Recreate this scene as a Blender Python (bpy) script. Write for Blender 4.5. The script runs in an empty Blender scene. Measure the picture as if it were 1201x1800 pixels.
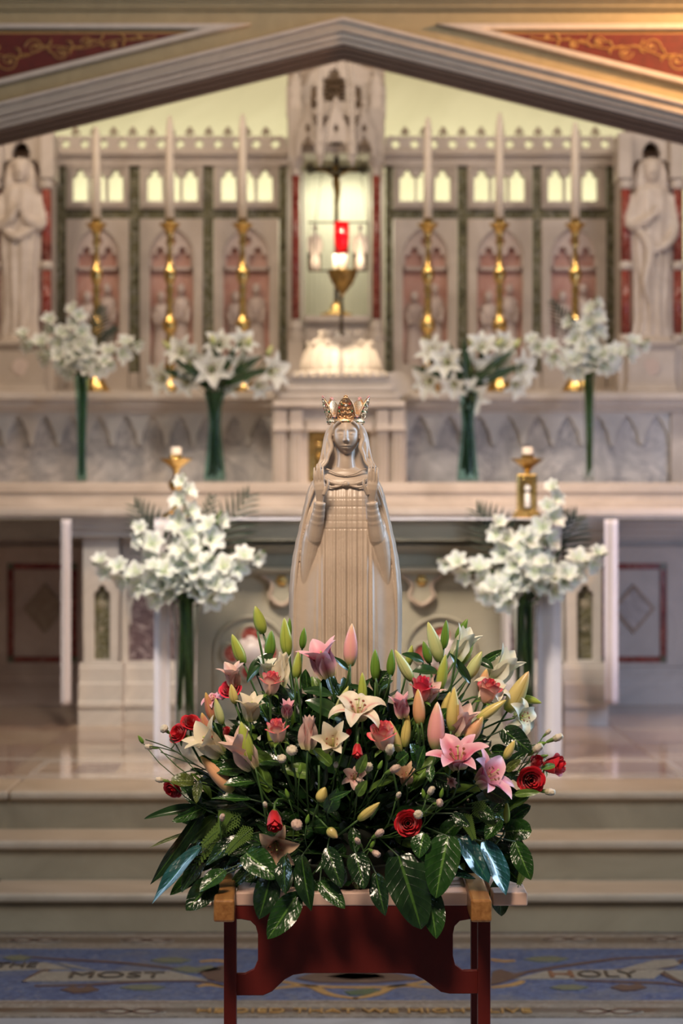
import bpy, bmesh, math, random
from mathutils import Vector, Matrix, Quaternion
random.seed(7)
SC = bpy.context.scene
COL = SC.collection
PI = math.pi
F = 4250.0      # focal length in pixels of the 1201x1800 frame
CH = 1.57       # camera height

# ---------------------------------------------------------------- camera, world, lights, exposure
cam_d = bpy.data.cameras.new('camera')
cam = bpy.data.objects.new('camera', cam_d); COL.objects.link(cam)
cam.location = (0, 0, CH); cam.rotation_euler = (PI/2, 0, 0)
cam_d.sensor_fit = 'VERTICAL'; cam_d.sensor_height = 36.0
cam_d.lens = F/1800.0*36.0
cam_d.clip_start = 0.1; cam_d.clip_end = 100
cam_d.dof.use_dof = True; cam_d.dof.focus_distance = 5.36; cam_d.dof.aperture_fstop = 4.0
SC.camera = cam
SC.view_settings.view_transform = 'Standard'; SC.view_settings.look = 'None'
SC.view_settings.gamma = 1; SC.view_settings.use_curve_mapping = False
SC.view_settings.exposure = -0.10

world = bpy.data.worlds.new('world'); SC.world = world; world.use_nodes = True
world.node_tree.nodes['Background'].inputs[0].default_value = (0.62, 0.58, 0.60, 1)
world.node_tree.nodes['Background'].inputs[1].default_value = 0.085

def area(name, loc, target, size, energy, color, sizey=None, spread=PI):
    l = bpy.data.lights.new(name, 'AREA'); l.energy = energy; l.color = color
    l.size = size; l.spread = spread
    if sizey: l.shape = 'RECTANGLE'; l.size_y = sizey
    o = bpy.data.objects.new(name, l); COL.objects.link(o); o.location = loc
    o.rotation_euler = (Vector(target)-Vector(loc)).to_track_quat('-Z', 'Y').to_euler()
    return o
def spot(name, loc, target, energy, color, angle, blend=0.6, radius=0.08):
    l = bpy.data.lights.new(name, 'SPOT'); l.energy = energy; l.color = color
    l.spot_size = math.radians(angle); l.spot_blend = blend; l.shadow_soft_size = radius
    o = bpy.data.objects.new(name, l); COL.objects.link(o); o.location = loc
    o.rotation_euler = (Vector(target)-Vector(loc)).to_track_quat('-Z', 'Y').to_euler()
    return o
WARM = (1.0, 0.74, 0.50); COOL = (0.52, 0.74, 1.0); NEUT = (1.0, 0.86, 0.72)
area('nave_ceiling_light', (-0.6, 2.6, 5.2), (0, 5.6, 1.0), 1.5, 30, (1.0, 0.80, 0.60), 1.2, 1.5)
area('statue_light', (-0.5, 3.0, 3.9), (0.02, 5.5, 1.15), 0.7, 7.8, (1.0, 0.80, 0.62), 0.7, 0.8)
area('window_light_left', (-3.5, 6.4, 2.6), (0, 5.5, 1.2), 1.1, 60, COOL, 2.2)
area('window_light_right', (3.5, 6.4, 2.6), (0, 5.5, 1.2), 1.2, 165, COOL, 2.4)
area('sanctuary_window_right', (2.75, 10.9, 1.75), (1.7, 13.9, 1.1), 0.9, 26, (0.62, 0.70, 1.0), 1.6)
area('altar_front_light', (-0.6, 8.4, 4.6), (0, 10.9, 1.3), 0.5, 40, (1.0, 0.84, 0.68), 0.5, 1.2)
area('sanctuary_ceiling_light', (0, 12.0, 5.0), (0, 13.6, 1.6), 2.0, 38, (1.0, 0.80, 0.62), 0.6)
area('reredos_light_left', (-2.2, 12.2, 5.0), (-1.2, 14.8, 2.8), 0.4, 32, (1.0, 0.76, 0.55))
area('reredos_light_right', (2.4, 12.0, 5.0), (1.2, 14.8, 2.8), 0.4, 30, (1.0, 0.84, 0.70))
spot('tabernacle_spot', (0.0, 12.75, 3.75), (0, 14.0, 2.42), 300, (1.0, 0.80, 0.55), 26, 0.8)
area('niche_light', (0, 14.95, 3.66), (0, 15.2, 2.7), 0.5, 8, (1.0, 0.93, 0.76), 0.1)
area('back_wall_light', (0, 16.55, 3.45), (0, 17.4, 4.0), 5.4, 56, (1.0, 0.95, 0.78), 0.12)
area('gable_lamp_right', (2.3, 10.3, 4.3), (1.85, 11.4, 3.5), 0.3, 70, (1.0, 0.52, 0.22))
area('gable_wash', (0, 8.6, 4.6), (0, 11.5, 3.5), 2.5, 30, (1.0, 0.82, 0.66), 0.5)

# ---------------------------------------------------------------- materials
MATS = {}
def new_mat(name):
    m = bpy.data.materials.new(name); m.use_nodes = True; MATS[name] = m
    nt = m.node_tree; return m, nt, nt.nodes['Principled BSDF']
def N(nt, typ, **kw):
    n = nt.nodes.new(typ)
    for k, v in kw.items():
        if k in n.inputs: n.inputs[k].default_value = v
        else: setattr(n, k, v)
    return n
def ramp(nt, stops):
    r = nt.nodes.new('ShaderNodeValToRGB'); e = r.color_ramp.elements
    while len(e) < len(stops): e.new(0.5)
    for el, (p, c) in zip(e, stops): el.position = p; el.color = (*c, 1) if len(c) == 3 else c
    return r
def mix(nt, a, b, f, typ='MIX'):
    m = nt.nodes.new('ShaderNodeMix'); m.data_type = 'RGBA'; m.blend_type = typ
    for s, v in ((6, a), (7, b)):
        if isinstance(v, tuple): m.inputs[s].default_value = (*v, 1)
        else: nt.links.new(v, m.inputs[s])
    if isinstance(f, (int, float)): m.inputs[0].default_value = f
    else: nt.links.new(f, m.inputs[0])
    return m.outputs[2]
def math_n(nt, op, a, b=None, c=None):
    m = nt.nodes.new('ShaderNodeMath'); m.operation = op
    for i, v in enumerate((a, b, c)):
        if v is None: continue
        if isinstance(v, (int, float)): m.inputs[i].default_value = v
        else: nt.links.new(v, m.inputs[i])
    return m.outputs[0]
def stone(name, c1, c2, scale=3, rough=0.45, vein=None, bump=0.1, dist=1.5, lo=0.35, hi=0.65):
    m, nt, b = new_mat(name)
    tc = N(nt, 'ShaderNodeTexCoord'); no = N(nt, 'ShaderNodeTexNoise', Scale=scale, Detail=6.0, Roughness=0.6, Distortion=dist)
    nt.links.new(tc.outputs['Object'], no.inputs['Vector'])
    r = ramp(nt, [(lo, c1), (hi, c2)]); nt.links.new(no.outputs[0], r.inputs[0]); col = r.outputs[0]
    if vein:
        n2 = N(nt, 'ShaderNodeTexNoise', Scale=scale*0.7, Detail=8.0, Distortion=3.0)
        nt.links.new(tc.outputs['Object'], n2.inputs['Vector'])
        rv = ramp(nt, [(0.47, (0, 0, 0)), (0.5, (1, 1, 1)), (0.53, (0, 0, 0))]); nt.links.new(n2.outputs[0], rv.inputs[0])
        col = mix(nt, col, vein, rv.outputs[0])
    nt.links.new(col, b.inputs['Base Color']); b.inputs['Roughness'].default_value = rough
    if bump:
        n3 = N(nt, 'ShaderNodeTexNoise', Scale=60.0, Detail=3.0); nt.links.new(tc.outputs['Object'], n3.inputs['Vector'])
        bp = N(nt, 'ShaderNodeBump', Strength=bump, Distance=0.002); nt.links.new(n3.outputs[0], bp.inputs['Height'])
        nt.links.new(bp.outputs[0], b.inputs['Normal'])
    return m
def metal(name, c1, c2, rough=0.3, scale=25):
    m, nt, b = new_mat(name)
    tc = N(nt, 'ShaderNodeTexCoord'); no = N(nt, 'ShaderNodeTexNoise', Scale=float(scale), Detail=4.0)
    nt.links.new(tc.outputs['Object'], no.inputs['Vector'])
    r = ramp(nt, [(0.35, c1), (0.65, c2)]); nt.links.new(no.outputs[0], r.inputs[0])
    nt.links.new(r.outputs[0], b.inputs['Base Color']); b.inputs['Metallic'].default_value = 1.0; b.inputs['Roughness'].default_value = rough
    bp = N(nt, 'ShaderNodeBump', Strength=0.25, Distance=0.002); nt.links.new(no.outputs[0], bp.inputs['Height']); nt.links.new(bp.outputs[0], b.inputs['Normal'])
    return m
def paint(name, c, rough=0.5, var=0.12, scale=8, spec=0.5):
    d = tuple(x*(1-var) for x in c)
    m = stone(name, d, c, scale, rough, None, 0.04); m.node_tree.nodes['Principled BSDF'].inputs['Specular IOR Level'].default_value = spec
    return m
M_white = stone('white_marble', (0.52, 0.455, 0.395), (0.67, 0.60, 0.535), 2.0, 0.4)
M_cool = stone('cool_white_marble', (0.56, 0.55, 0.53), (0.70, 0.68, 0.65), 2.2, 0.35)
M_greenish = stone('pale_greenish_marble', (0.33, 0.30, 0.22), (0.41, 0.37, 0.28), 1.6, 0.45)
M_frieze = stone('grey_veined_marble', (0.42, 0.41, 0.41), (0.70, 0.67, 0.65), 3.4, 0.3, (0.35, 0.34, 0.36), dist=2.5)
M_green = stone('green_marble', (0.075, 0.075, 0.042), (0.22, 0.21, 0.12), 9.0, 0.25, (0.36, 0.35, 0.30), dist=2.5)
M_red = stone('red_marble', (0.17, 0.02, 0.015), (0.36, 0.07, 0.05), 12.0, 0.22, (0.5, 0.25, 0.2))
M_purple = stone('purple_marble', (0.09, 0.06, 0.075), (0.20, 0.15, 0.17), 9.0, 0.3, (0.45, 0.40, 0.42))
M_pink = stone('pink_marble', (0.58, 0.30, 0.24), (0.68, 0.44, 0.37), 4.0, 0.45)
M_pinkwhite = stone('pinkish_white_marble', (0.58, 0.47, 0.42), (0.70, 0.60, 0.55), 3.0, 0.35)
M_tan = stone('tan_inlay_marble', (0.36, 0.27, 0.20), (0.47, 0.38, 0.30), 12.0, 0.35)
M_step = stone('limestone_step', (0.265, 0.205, 0.125), (0.36, 0.285, 0.18), 2.5, 0.55, None, 0.25, lo=0.3, hi=0.7)
M_tread = stone('worn_tread_stone', (0.37, 0.285, 0.20), (0.45, 0.355, 0.26), 2.5, 0.4, None, 0.1)
M_floor = stone('polished_floor_marble', (0.40, 0.30, 0.22), (0.52, 0.41, 0.32), 1.8, 0.09, None, 0.0)
M_floor2 = stone('polished_rose_marble', (0.34, 0.24, 0.19), (0.44, 0.33, 0.27), 2.5, 0.09, None, 0.0)
M_floor3 = stone('pale_floor_border', (0.52, 0.45, 0.38), (0.62, 0.54, 0.47), 2.5, 0.1, None, 0.0)
M_nave = stone('grey_nave_floor', (0.24, 0.23, 0.24), (0.34, 0.33, 0.34), 3.0, 0.3, None, 0.0)
M_wall = stone('pale_green_plaster', (0.62, 0.61, 0.42), (0.70, 0.69, 0.49), 1.2, 0.8, None, 0.1)
M_plaster = paint('cream_plaster', (0.52, 0.46, 0.38), 0.8)
M_gab = paint('grey_painted_moulding', (0.50, 0.46, 0.41), 0.6)
M_gab2 = paint('tan_painted_band', (0.42, 0.36, 0.22), 0.6)
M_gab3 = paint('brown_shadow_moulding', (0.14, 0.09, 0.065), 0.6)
M_gabw = paint('white_painted_bead', (0.66, 0.60, 0.54), 0.5)
M_fred = paint('painted_red_ground', (0.15, 0.014, 0.010), 0.6, 0.35, 14)
M_fgold = paint('gold_scroll_paint', (0.42, 0.24, 0.08), 0.5)
M_statue = stone('cream_statue_marble', (0.42, 0.325, 0.25), (0.50, 0.395, 0.31), 5.0, 0.38, None, 0.06)
M_saint = stone('old_white_marble', (0.58, 0.50, 0.43), (0.72, 0.64, 0.57), 5.0, 0.5)
M_gold = metal('polished_gold', (0.62, 0.40, 0.12), (0.85, 0.60, 0.24), 0.22)
M_crown = metal('crown_gold', (0.72, 0.40, 0.20), (0.95, 0.68, 0.42), 0.42, 380)
M_brass = metal('dark_brass', (0.22, 0.14, 0.05), (0.40, 0.27, 0.10), 0.3)
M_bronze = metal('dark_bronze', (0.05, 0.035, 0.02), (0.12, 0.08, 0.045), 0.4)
M_wax = paint('candle_wax', (0.82, 0.72, 0.60), 0.4, 0.04)
M_darkred = paint('dark_red_paint', (0.12, 0.012, 0.008), 0.42, 0.15, 6, 0.3)
M_darkwood = paint('dark_crucifix_wood', (0.035, 0.018, 0.010), 0.5)
M_fabric = paint('white_altar_linen', (0.72, 0.70, 0.76), 0.8, 0.05)
M_curtain = paint('pale_green_curtain', (0.62, 0.62, 0.50), 0.8, 0.06)
M_dark = paint('dark_soil', (0.012, 0.014, 0.008), 0.9)
def gem(name, c):
    m, nt, b = new_mat(name); no = N(nt, 'ShaderNodeTexNoise', Scale=40.0); r = ramp(nt, [(0.3, c), (0.7, tuple(min(1, x*1.5+0.01) for x in c))])
    nt.links.new(no.outputs[0], r.inputs[0]); nt.links.new(r.outputs[0], b.inputs['Base Color'])
    b.inputs['Roughness'].default_value = 0.05; b.inputs['Coat Weight'].default_value = 1; return m
M_gemg = gem('green_gem', (0.01, 0.14, 0.05)); M_gemr = gem('red_gem', (0.35, 0.01, 0.02)); M_gemb = gem('dark_blue_gem', (0.01, 0.02, 0.06))
M_gemp = gem('pink_pearl', (0.55, 0.28, 0.26)); M_gemw = gem('clear_gem', (0.75, 0.72, 0.65))
def glass(name, c, rough=0.02, ior=1.45):
    m, nt, b = new_mat(name); no = N(nt, 'ShaderNodeTexNoise', Scale=6.0); r = ramp(nt, [(0.3, c), (0.7, tuple(x*0.94 for x in c))])
    nt.links.new(no.outputs[0], r.inputs[0]); nt.links.new(r.outputs[0], b.inputs['Base Color'])
    b.inputs['Transmission Weight'].default_value = 1; b.inputs['Roughness'].default_value = rough; b.inputs['IOR'].default_value = ior; return m
M_glass = glass('clear_vase_glass', (0.93, 0.97, 0.95), 0.02, 1.12)
M_gglass = glass('green_vase_glass', (0.60, 0.82, 0.76), 0.03, 1.2)
M_redglass, nt, b = new_mat('lit_red_glass')
no = N(nt, 'ShaderNodeTexNoise', Scale=9.0); r = ramp(nt, [(0.3, (0.40, 0.0, 0.004)), (0.7, (0.60, 0.004, 0.008))]); nt.links.new(no.outputs[0], r.inputs[0])
nt.links.new(r.outputs[0], b.inputs['Base Color']); nt.links.new(r.outputs[0], b.inputs['Emission Color']); b.inputs['Emission Strength'].default_value = 0.10; b.inputs['Roughness'].default_value = 0.1
M_flame, nt, b = new_mat('candle_flame_glow')
no = N(nt, 'ShaderNodeTexNoise', Scale=9.0); r = ramp(nt, [(0.3, (1.0, 0.62, 0.2)), (0.7, (1.0, 0.75, 0.32))]); nt.links.new(no.outputs[0], r.inputs[0])
nt.links.new(r.outputs[0], b.inputs['Emission Color']); b.inputs['Emission Strength'].default_value = 0.8
# wood
def wood(name, c1, c2, rough=0.35):
    m, nt, b = new_mat(name); tc = N(nt, 'ShaderNodeTexCoord'); mp = N(nt, 'ShaderNodeMapping'); mp.inputs['Scale'].default_value = (30, 2, 30)
    nt.links.new(tc.outputs['Object'], mp.inputs[0]); no = N(nt, 'ShaderNodeTexNoise', Scale=3.0, Detail=6.0, Distortion=0.6); nt.links.new(mp.outputs[0], no.inputs['Vector'])
    r = ramp(nt, [(0.3, c1), (0.7, c2)]); nt.links.new(no.outputs[0], r.inputs[0]); nt.links.new(r.outputs[0], b.inputs['Base Color']); b.inputs['Roughness'].default_value = rough
    return m
M_wood = wood('varnished_oak', (0.23, 0.09, 0.025), (0.40, 0.19, 0.06), 0.28)
M_board = paint('pale_pink_board', (0.66, 0.44, 0.35), 0.45, 0.06)

# plant materials: UV x = along, y = across
def uvsep(nt):
    uv = N(nt, 'ShaderNodeUVMap'); s = nt.nodes.new('ShaderNodeSeparateXYZ'); nt.links.new(uv.outputs[0], s.inputs[0]); return s.outputs[0], s.outputs[1]
def add_trans(m, nt, b, col, f=0.25):
    t = N(nt, 'ShaderNodeBsdfTranslucent'); nt.links.new(col, t.inputs[0]); mx = N(nt, 'ShaderNodeMixShader', Fac=f)
    out = nt.nodes['Material Output']; nt.links.new(b.outputs[0], mx.inputs[1]); nt.links.new(t.outputs[0], mx.inputs[2]); nt.links.new(mx.outputs[0], out.inputs[0])
def petal_mat(name, edge, mid, throat, midw=0.45, tr=0.22, spots=0.0):
    m, nt, b = new_mat(name); u, v = uvsep(nt)
    av = math_n(nt, 'ABSOLUTE', math_n(nt, 'SUBTRACT', math_n(nt, 'MULTIPLY', v, 2.0), 1.0))
    rm = ramp(nt, [(0.0, (1, 1, 1)), (midw, (0.25, 0.25, 0.25)), (min(0.98, midw*2), (0, 0, 0))]); nt.links.new(av, rm.inputs[0])
    ru = ramp(nt, [(0.0, (0.4, 0.4, 0.4)), (0.25, (1, 1, 1)), (0.6, (0.8, 0.8, 0.8)), (0.95, (0, 0, 0))]); nt.links.new(u, ru.inputs[0])
    f = math_n(nt, 'MULTIPLY', rm.outputs[0], ru.outputs[0])
    col = mix(nt, edge, mid, f)
    rt = ramp(nt, [(0.02, (1, 1, 1)), (0.25, (0, 0, 0))]); nt.links.new(u, rt.inputs[0])
    col = mix(nt, col, throat, rt.outputs[0])
    st = N(nt, 'ShaderNodeTexWave', Scale=1.0); 
    no = N(nt, 'ShaderNodeTexNoise', Scale=90.0, Detail=2.0); tc = N(nt, 'ShaderNodeTexCoord'); nt.links.new(tc.outputs['UV'], no.inputs['Vector'])
    col = mix(nt, col, (0.9, 0.9, 0.9), math_n(nt, 'MULTIPLY', no.outputs[0], 0.08))
    nt.nodes.remove(st)
    nt.links.new(col, b.inputs['Base Color']); b.inputs['Roughness'].default_value = 0.45
    add_trans(m, nt, b, col, tr); return m
P_pink = petal_mat('pink_lily_petal', (0.80, 0.46, 0.52), (0.56, 0.012, 0.11), (0.52, 0.48, 0.20), 0.80, 0.12)
P_cream = petal_mat('cream_lily_petal', (0.78, 0.69, 0.50), (0.80, 0.62, 0.46), (0.50, 0.55, 0.18), 0.3)
P_creampink = petal_mat('cream_petal_pink_rib', (0.78, 0.68, 0.52), (0.68, 0.22, 0.20), (0.52, 0.55, 0.20), 0.18)
P_blush = petal_mat('blush_lily_petal', (0.76, 0.52, 0.44), (0.66, 0.26, 0.26), (0.50, 0.48, 0.20), 0.4)
P_palewhite = petal_mat('greenish_white_lily_petal', (0.76, 0.74, 0.60), (0.62, 0.64, 0.36), (0.42, 0.52, 0.16), 0.3)
P_white = petal_mat('white_petal', (0.88, 0.90, 0.87), (0.84, 0.88, 0.76), (0.34, 0.50, 0.10), 0.3, 0.3)
P_glad = petal_mat('gladiolus_petal', (0.88, 0.90, 0.87), (0.72, 0.82, 0.52), (0.22, 0.40, 0.06), 0.28, 0.3)
P_peach = petal_mat('peach_lily_petal', (0.70, 0.46, 0.28), (0.52, 0.20, 0.12), (0.35, 0.30, 0.08), 0.4)
def bud_mat(name, base, body, tip, line):
    m, nt, b = new_mat(name); u, v = uvsep(nt)
    r = ramp(nt, [(0.03, base), (0.28, body), (0.75, body), (0.98, tip)]); nt.links.new(u, r.inputs[0])
    s = math_n(nt, 'ABSOLUTE', math_n(nt, 'SINE', math_n(nt, 'MULTIPLY', v, 3*PI)))
    rl = ramp(nt, [(0.0, (1, 1, 1)), (0.10, (0.15, 0.15, 0.15)), (0.25, (0, 0, 0))]); nt.links.new(s, rl.inputs[0])
    col = mix(nt, r.outputs[0], line, rl.outputs[0])
    nt.links.new(col, b.inputs['Base Color']); b.inputs['Roughness'].default_value = 0.32; b.inputs['Subsurface Weight'].default_value = 0.0; return m
B_green = bud_mat('green_bud', (0.10, 0.20, 0.02), (0.13, 0.25, 0.03), (0.18, 0.30, 0.04), (0.07, 0.13, 0.015))
B_ygreen = bud_mat('yellow_green_bud', (0.18, 0.30, 0.03), (0.36, 0.42, 0.07), (0.45, 0.48, 0.10), (0.14, 0.20, 0.02))
B_pale = bud_mat('pale_green_bud', (0.25, 0.36, 0.08), (0.52, 0.55, 0.24), (0.58, 0.54, 0.16), (0.26, 0.32, 0.08))
B_yellow = bud_mat('yellow_bud', (0.30, 0.36, 0.06), (0.62, 0.50, 0.16), (0.66, 0.52, 0.14), (0.32, 0.22, 0.05))
B_peach = bud_mat('peach_bud', (0.40, 0.40, 0.10), (0.72, 0.38, 0.20), (0.68, 0.46, 0.12), (0.52, 0.30, 0.08))
B_pink = bud_mat('pink_bud', (0.38, 0.42, 0.12), (0.76, 0.34, 0.32), (0.72, 0.50, 0.30), (0.72, 0.42, 0.26))
B_salmon = bud_mat('salmon_bud', (0.35, 0.34, 0.08), (0.52, 0.20, 0.12), (0.60, 0.40, 0.10), (0.60, 0.42, 0.12))
B_mixed = bud_mat('yellow_pink_bud', (0.34, 0.40, 0.06), (0.60, 0.48, 0.18), (0.70, 0.44, 0.22), (0.42, 0.30, 0.07))
def rose_mat(name, low, edge, e0=0.55):
    m, nt, b = new_mat(name); u, v = uvsep(nt)
    r = ramp(nt, [(0.0, low), (e0, low), (min(0.99, e0+0.28), edge), (1.0, edge)]); nt.links.new(u, r.inputs[0])
    nt.links.new(r.outputs[0], b.inputs['Base Color']); b.inputs['Roughness'].default_value = 0.5; b.inputs['Sheen Weight'].default_value = 0.2
    add_trans(m, nt, b, r.outputs[0], 0.12); return m
R_red = rose_mat('red_rose_petal', (0.42, 0.002, 0.008), (0.58, 0.004, 0.015), 0.3)
R_coral = rose_mat('coral_edged_rose_petal', (0.84, 0.56, 0.44), (0.80, 0.05, 0.09), 0.70)
R_bicolor = rose_mat('crimson_tipped_rose_petal', (0.80, 0.40, 0.30), (0.55, 0.01, 0.03), 0.68)
R_pinkred = rose_mat('rose_red_petal', (0.76, 0.22, 0.22), (0.68, 0.02, 0.06), 0.4)
C_white = rose_mat('white_carnation_petal', (0.52, 0.46, 0.30), (0.72, 0.62, 0.50), 0.4)
C_blush = rose_mat('blush_carnation_petal', (0.52, 0.34, 0.27), (0.66, 0.48, 0.40), 0.4)
def leaf_mat(name, c1, c2, rib, rough=0.3, veins=8, bump=0.5, coat=0.3, ribw=0.05):
    m, nt, b = new_mat(name); u, v = uvsep(nt)
    sv = math_n(nt, 'SUBTRACT', math_n(nt, 'MULTIPLY', v, 2.0), 1.0); av = math_n(nt, 'ABSOLUTE', sv)
    ph = math_n(nt, 'SUBTRACT', math_n(nt, 'MULTIPLY', u, float(veins)), math_n(nt, 'MULTIPLY', av, veins*0.22))
    w = math_n(nt, 'ABSOLUTE', math_n(nt, 'SINE', math_n(nt, 'MULTIPLY', ph, PI)))
    rl = ramp(nt, [(0.0, (1, 1, 1)), (0.12, (0, 0, 0))]); nt.links.new(w, rl.inputs[0])
    rr = ramp(nt, [(0.0, (1, 1, 1)), (ribw, (0.9, 0.9, 0.9)), (ribw*1.8, (0, 0, 0))]); nt.links.new(av, rr.inputs[0])
    tc = N(nt, 'ShaderNodeTexCoord'); no = N(nt, 'ShaderNodeTexNoise', Scale=3.8, Detail=2.0); nt.links.new(tc.outputs['Object'], no.inputs['Vector'])
    r = ramp(nt, [(0.35, c1), (0.65, c2)]); nt.links.new(no.outputs[0], r.inputs[0])
    col = mix(nt, r.outputs[0], rib, math_n(nt, 'MULTIPLY', rl.outputs[0], 0.09))
    col = mix(nt, col, rib, rr.outputs[0])
    nt.links.new(col, b.inputs['Base Color']); b.inputs['Roughness'].default_value = rough; b.inputs['Coat Weight'].default_value = coat; b.inputs['Coat Roughness'].default_value = 0.085
    h = math_n(nt, 'ADD', math_n(nt, 'MULTIPLY', math_n(nt, 'POWER', w, 0.35), 0.45), math_n(nt, 'MULTIPLY', no.outputs[0], 3.2))
    bp = N(nt, 'ShaderNodeBump', Strength=bump, Distance=0.003); nt.links.new(h, bp.inputs['Height']); nt.links.new(bp.outputs[0], b.inputs['Normal'])
    return m
L_dark = leaf_mat('dark_glossy_leaf', (0.006, 0.020, 0.006), (0.013, 0.038, 0.010), (0.05, 0.12, 0.02), 0.22)
L_mid = leaf_mat('mid_green_leaf', (0.010, 0.042, 0.006), (0.020, 0.068, 0.010), (0.10, 0.22, 0.04), 0.26)
L_olive = leaf_mat('olive_leaf', (0.05, 0.07, 0.012), (0.09, 0.12, 0.02), (0.14, 0.18, 0.04), 0.4, coat=0.1)
L_lily = leaf_mat('lily_leaf', (0.009, 0.032, 0.008), (0.020, 0.058, 0.014), (0.04, 0.10, 0.02), 0.3, veins=0, bump=0.1, ribw=0.02)
L_fresh = leaf_mat('fresh_green_leaf', (0.06, 0.12, 0.014), (0.10, 0.18, 0.025), (0.18, 0.30, 0.06), 0.4, veins=6, bump=0.2, coat=0.1)
L_teal = leaf_mat('teal_sheen_leaf', (0.006, 0.05, 0.045), (0.012, 0.085, 0.085), (0.03, 0.14, 0.08), 0.3, coat=1.0)  # green leaf with the blue window sheen painted into its base colour
L_fern = leaf_mat('fern_leaflet', (0.06, 0.12, 0.015), (0.10, 0.18, 0.03), (0.10, 0.18, 0.03), 0.5, veins=0, bump=0, coat=0)
L_palm = leaf_mat('palm_leaflet', (0.008, 0.018, 0.008), (0.016, 0.032, 0.012), (0.02, 0.045, 0.016), 0.5, veins=0, bump=0, coat=0.1)
M_stem = paint('green_stem', (0.05, 0.115, 0.022), 0.5)
M_dstem = paint('dark_green_stem', (0.02, 0.05, 0.012), 0.5)
M_calyx = paint('green_calyx', (0.12, 0.22, 0.04), 0.5)
M_anther = paint('rust_anther', (0.22, 0.05, 0.02), 0.8)
M_pistil = paint('pale_green_pistil', (0.55, 0.58, 0.18), 0.5)

# ---------------------------------------------------------------- helpers
def X(px, d): return (px-600.0)/F*d
def Z(py, d): return CH-(py-900.0)/F*d
def P(px, py, d): return Vector((X(px, d), d, Z(py, d)))
def root(name, loc, label=None, cat=None, group=None, kind=None):
    o = bpy.data.objects.new(name, None); COL.objects.link(o); o.location = loc; o.empty_display_size = 0.05
    tag(o, label, cat, group, kind); return o
def tag(o, label=None, cat=None, group=None, kind=None):
    if label: o['label'] = label
    if cat: o['category'] = cat
    if group: o['group'] = group
    if kind: o['kind'] = kind
    return o
def wmat(o):
    m = o.matrix_basis.copy() if o.parent is None else wmat(o.parent) @ o.matrix_parent_inverse @ o.matrix_basis
    return m
def link(name, me, parent=None, local=False):
    o = bpy.data.objects.new(name, me); COL.objects.link(o)
    if parent:
        o.parent = parent
        if not local: o.matrix_parent_inverse = wmat(parent).inverted()
    return o
def shade(me, smooth=True, ang=None):
    if smooth:
        me.polygons.foreach_set('use_smooth', [True]*len(me.polygons))
def mk(name, vs, fs, m, parent=None, smooth=False, uvs=None, local=False):
    me = mesh_of(name, vs, fs, m, smooth, uvs); return link(name, me, parent, local)
def mesh_of(name, vs, fs, m, smooth=False, uvs=None):
    me = bpy.data.meshes.new(name); me.from_pydata([tuple(v) for v in vs], [], fs)
    me.materials.append(m)
    if uvs:
        ul = me.uv_layers.new(name='UVMap'); dat = []
        for l in me.loops: dat.extend(uvs[l.vertex_index])
        ul.data.foreach_set('uv', dat)
    if smooth: shade(me)
    me.update(); return me
class G:      # geometry gatherer: shapes joined as one part
    def __init__(s): s.v = []; s.f = []; s.uv = []
    def add(s, vs, fs, uv=None):
        n = len(s.v); s.v += [Vector(v) for v in vs]; s.f += [tuple(i+n for i in f) for f in fs]
        s.uv += uv if uv else [(0.5, 0.5)]*len(vs); return s
    def box(s, x0, x1, y0, y1, z0, z1):
        return s.add([(x0,y0,z0),(x1,y0,z0),(x1,y1,z0),(x0,y1,z0),(x0,y0,z1),(x1,y0,z1),(x1,y1,z1),(x0,y1,z1)],
            [(0,3,2,1),(4,5,6,7),(0,1,5,4),(1,2,6,5),(2,3,7,6),(3,0,4,7)])
    def pbox(s, px0, px1, py0, py1, d0, d1): return s.box(X(px0,d0), X(px1,d0), d0, d1, Z(py1,d0), Z(py0,d0))
    def build(s, name, m, parent=None, smooth=False, local=False, bevel=0): 
        o = mk(name, s.v, s.f, m, parent, smooth, s.uv, local)
        if bevel:
            b = o.modifiers.new('bevel', 'BEVEL'); b.width = bevel; b.segments = 2; b.limit_method = 'ANGLE'
        return o
def tube(pts, rads, n=10, cap=True, sq=1.0):
    pts = [Vector(p) for p in pts]; vs = []; fs = []; uv = []
    if isinstance(rads, (int, float)): rads = [rads]*len(pts)
    up = None
    for i, p in enumerate(pts):
        t = (pts[min(i+1, len(pts)-1)]-pts[max(i-1, 0)]).normalized()
        if up is None: up = t.orthogonal().normalized() if sq == 1.0 else (Vector((0, 1, 0)) - t*t.y).normalized()
        up = (up - t*up.dot(t)).normalized(); sd = t.cross(up)
        for k in range(n):
            a = 2*PI*k/n; vs.append(p + (up*math.cos(a)*sq+sd*math.sin(a))*rads[i]); uv.append((i/(len(pts)-1), k/n))
    for i in range(len(pts)-1):
        for k in range(n): fs.append((i*n+k, i*n+(k+1)%n, (i+1)*n+(k+1)%n, (i+1)*n+k))
    if cap: fs.append(tuple(reversed(range(n)))); fs.append(tuple(range((len(pts)-1)*n, len(pts)*n)))
    return vs, fs, uv
def bez(p0, p1, p2, n=8):
    p0, p1, p2 = Vector(p0), Vector(p1), Vector(p2)
    return [p0*(1-t)**2+p1*2*t*(1-t)+p2*t*t for t in [i/n for i in range(n+1)]]
def smooth_path(pts, sub=6):
    pts = [Vector(p) for p in pts]; out = []
    for i in range(len(pts)-1):
        a, b, c, d = pts[max(i-1, 0)], pts[i], pts[i+1], pts[min(i+2, len(pts)-1)]
        for k in range(sub):
            t = k/sub; out.append(0.5*((2*b)+(c-a)*t+(2*a-5*b+4*c-d)*t*t+(3*b-a-3*c+d)*t**3))
    out.append(pts[-1]); return out
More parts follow.
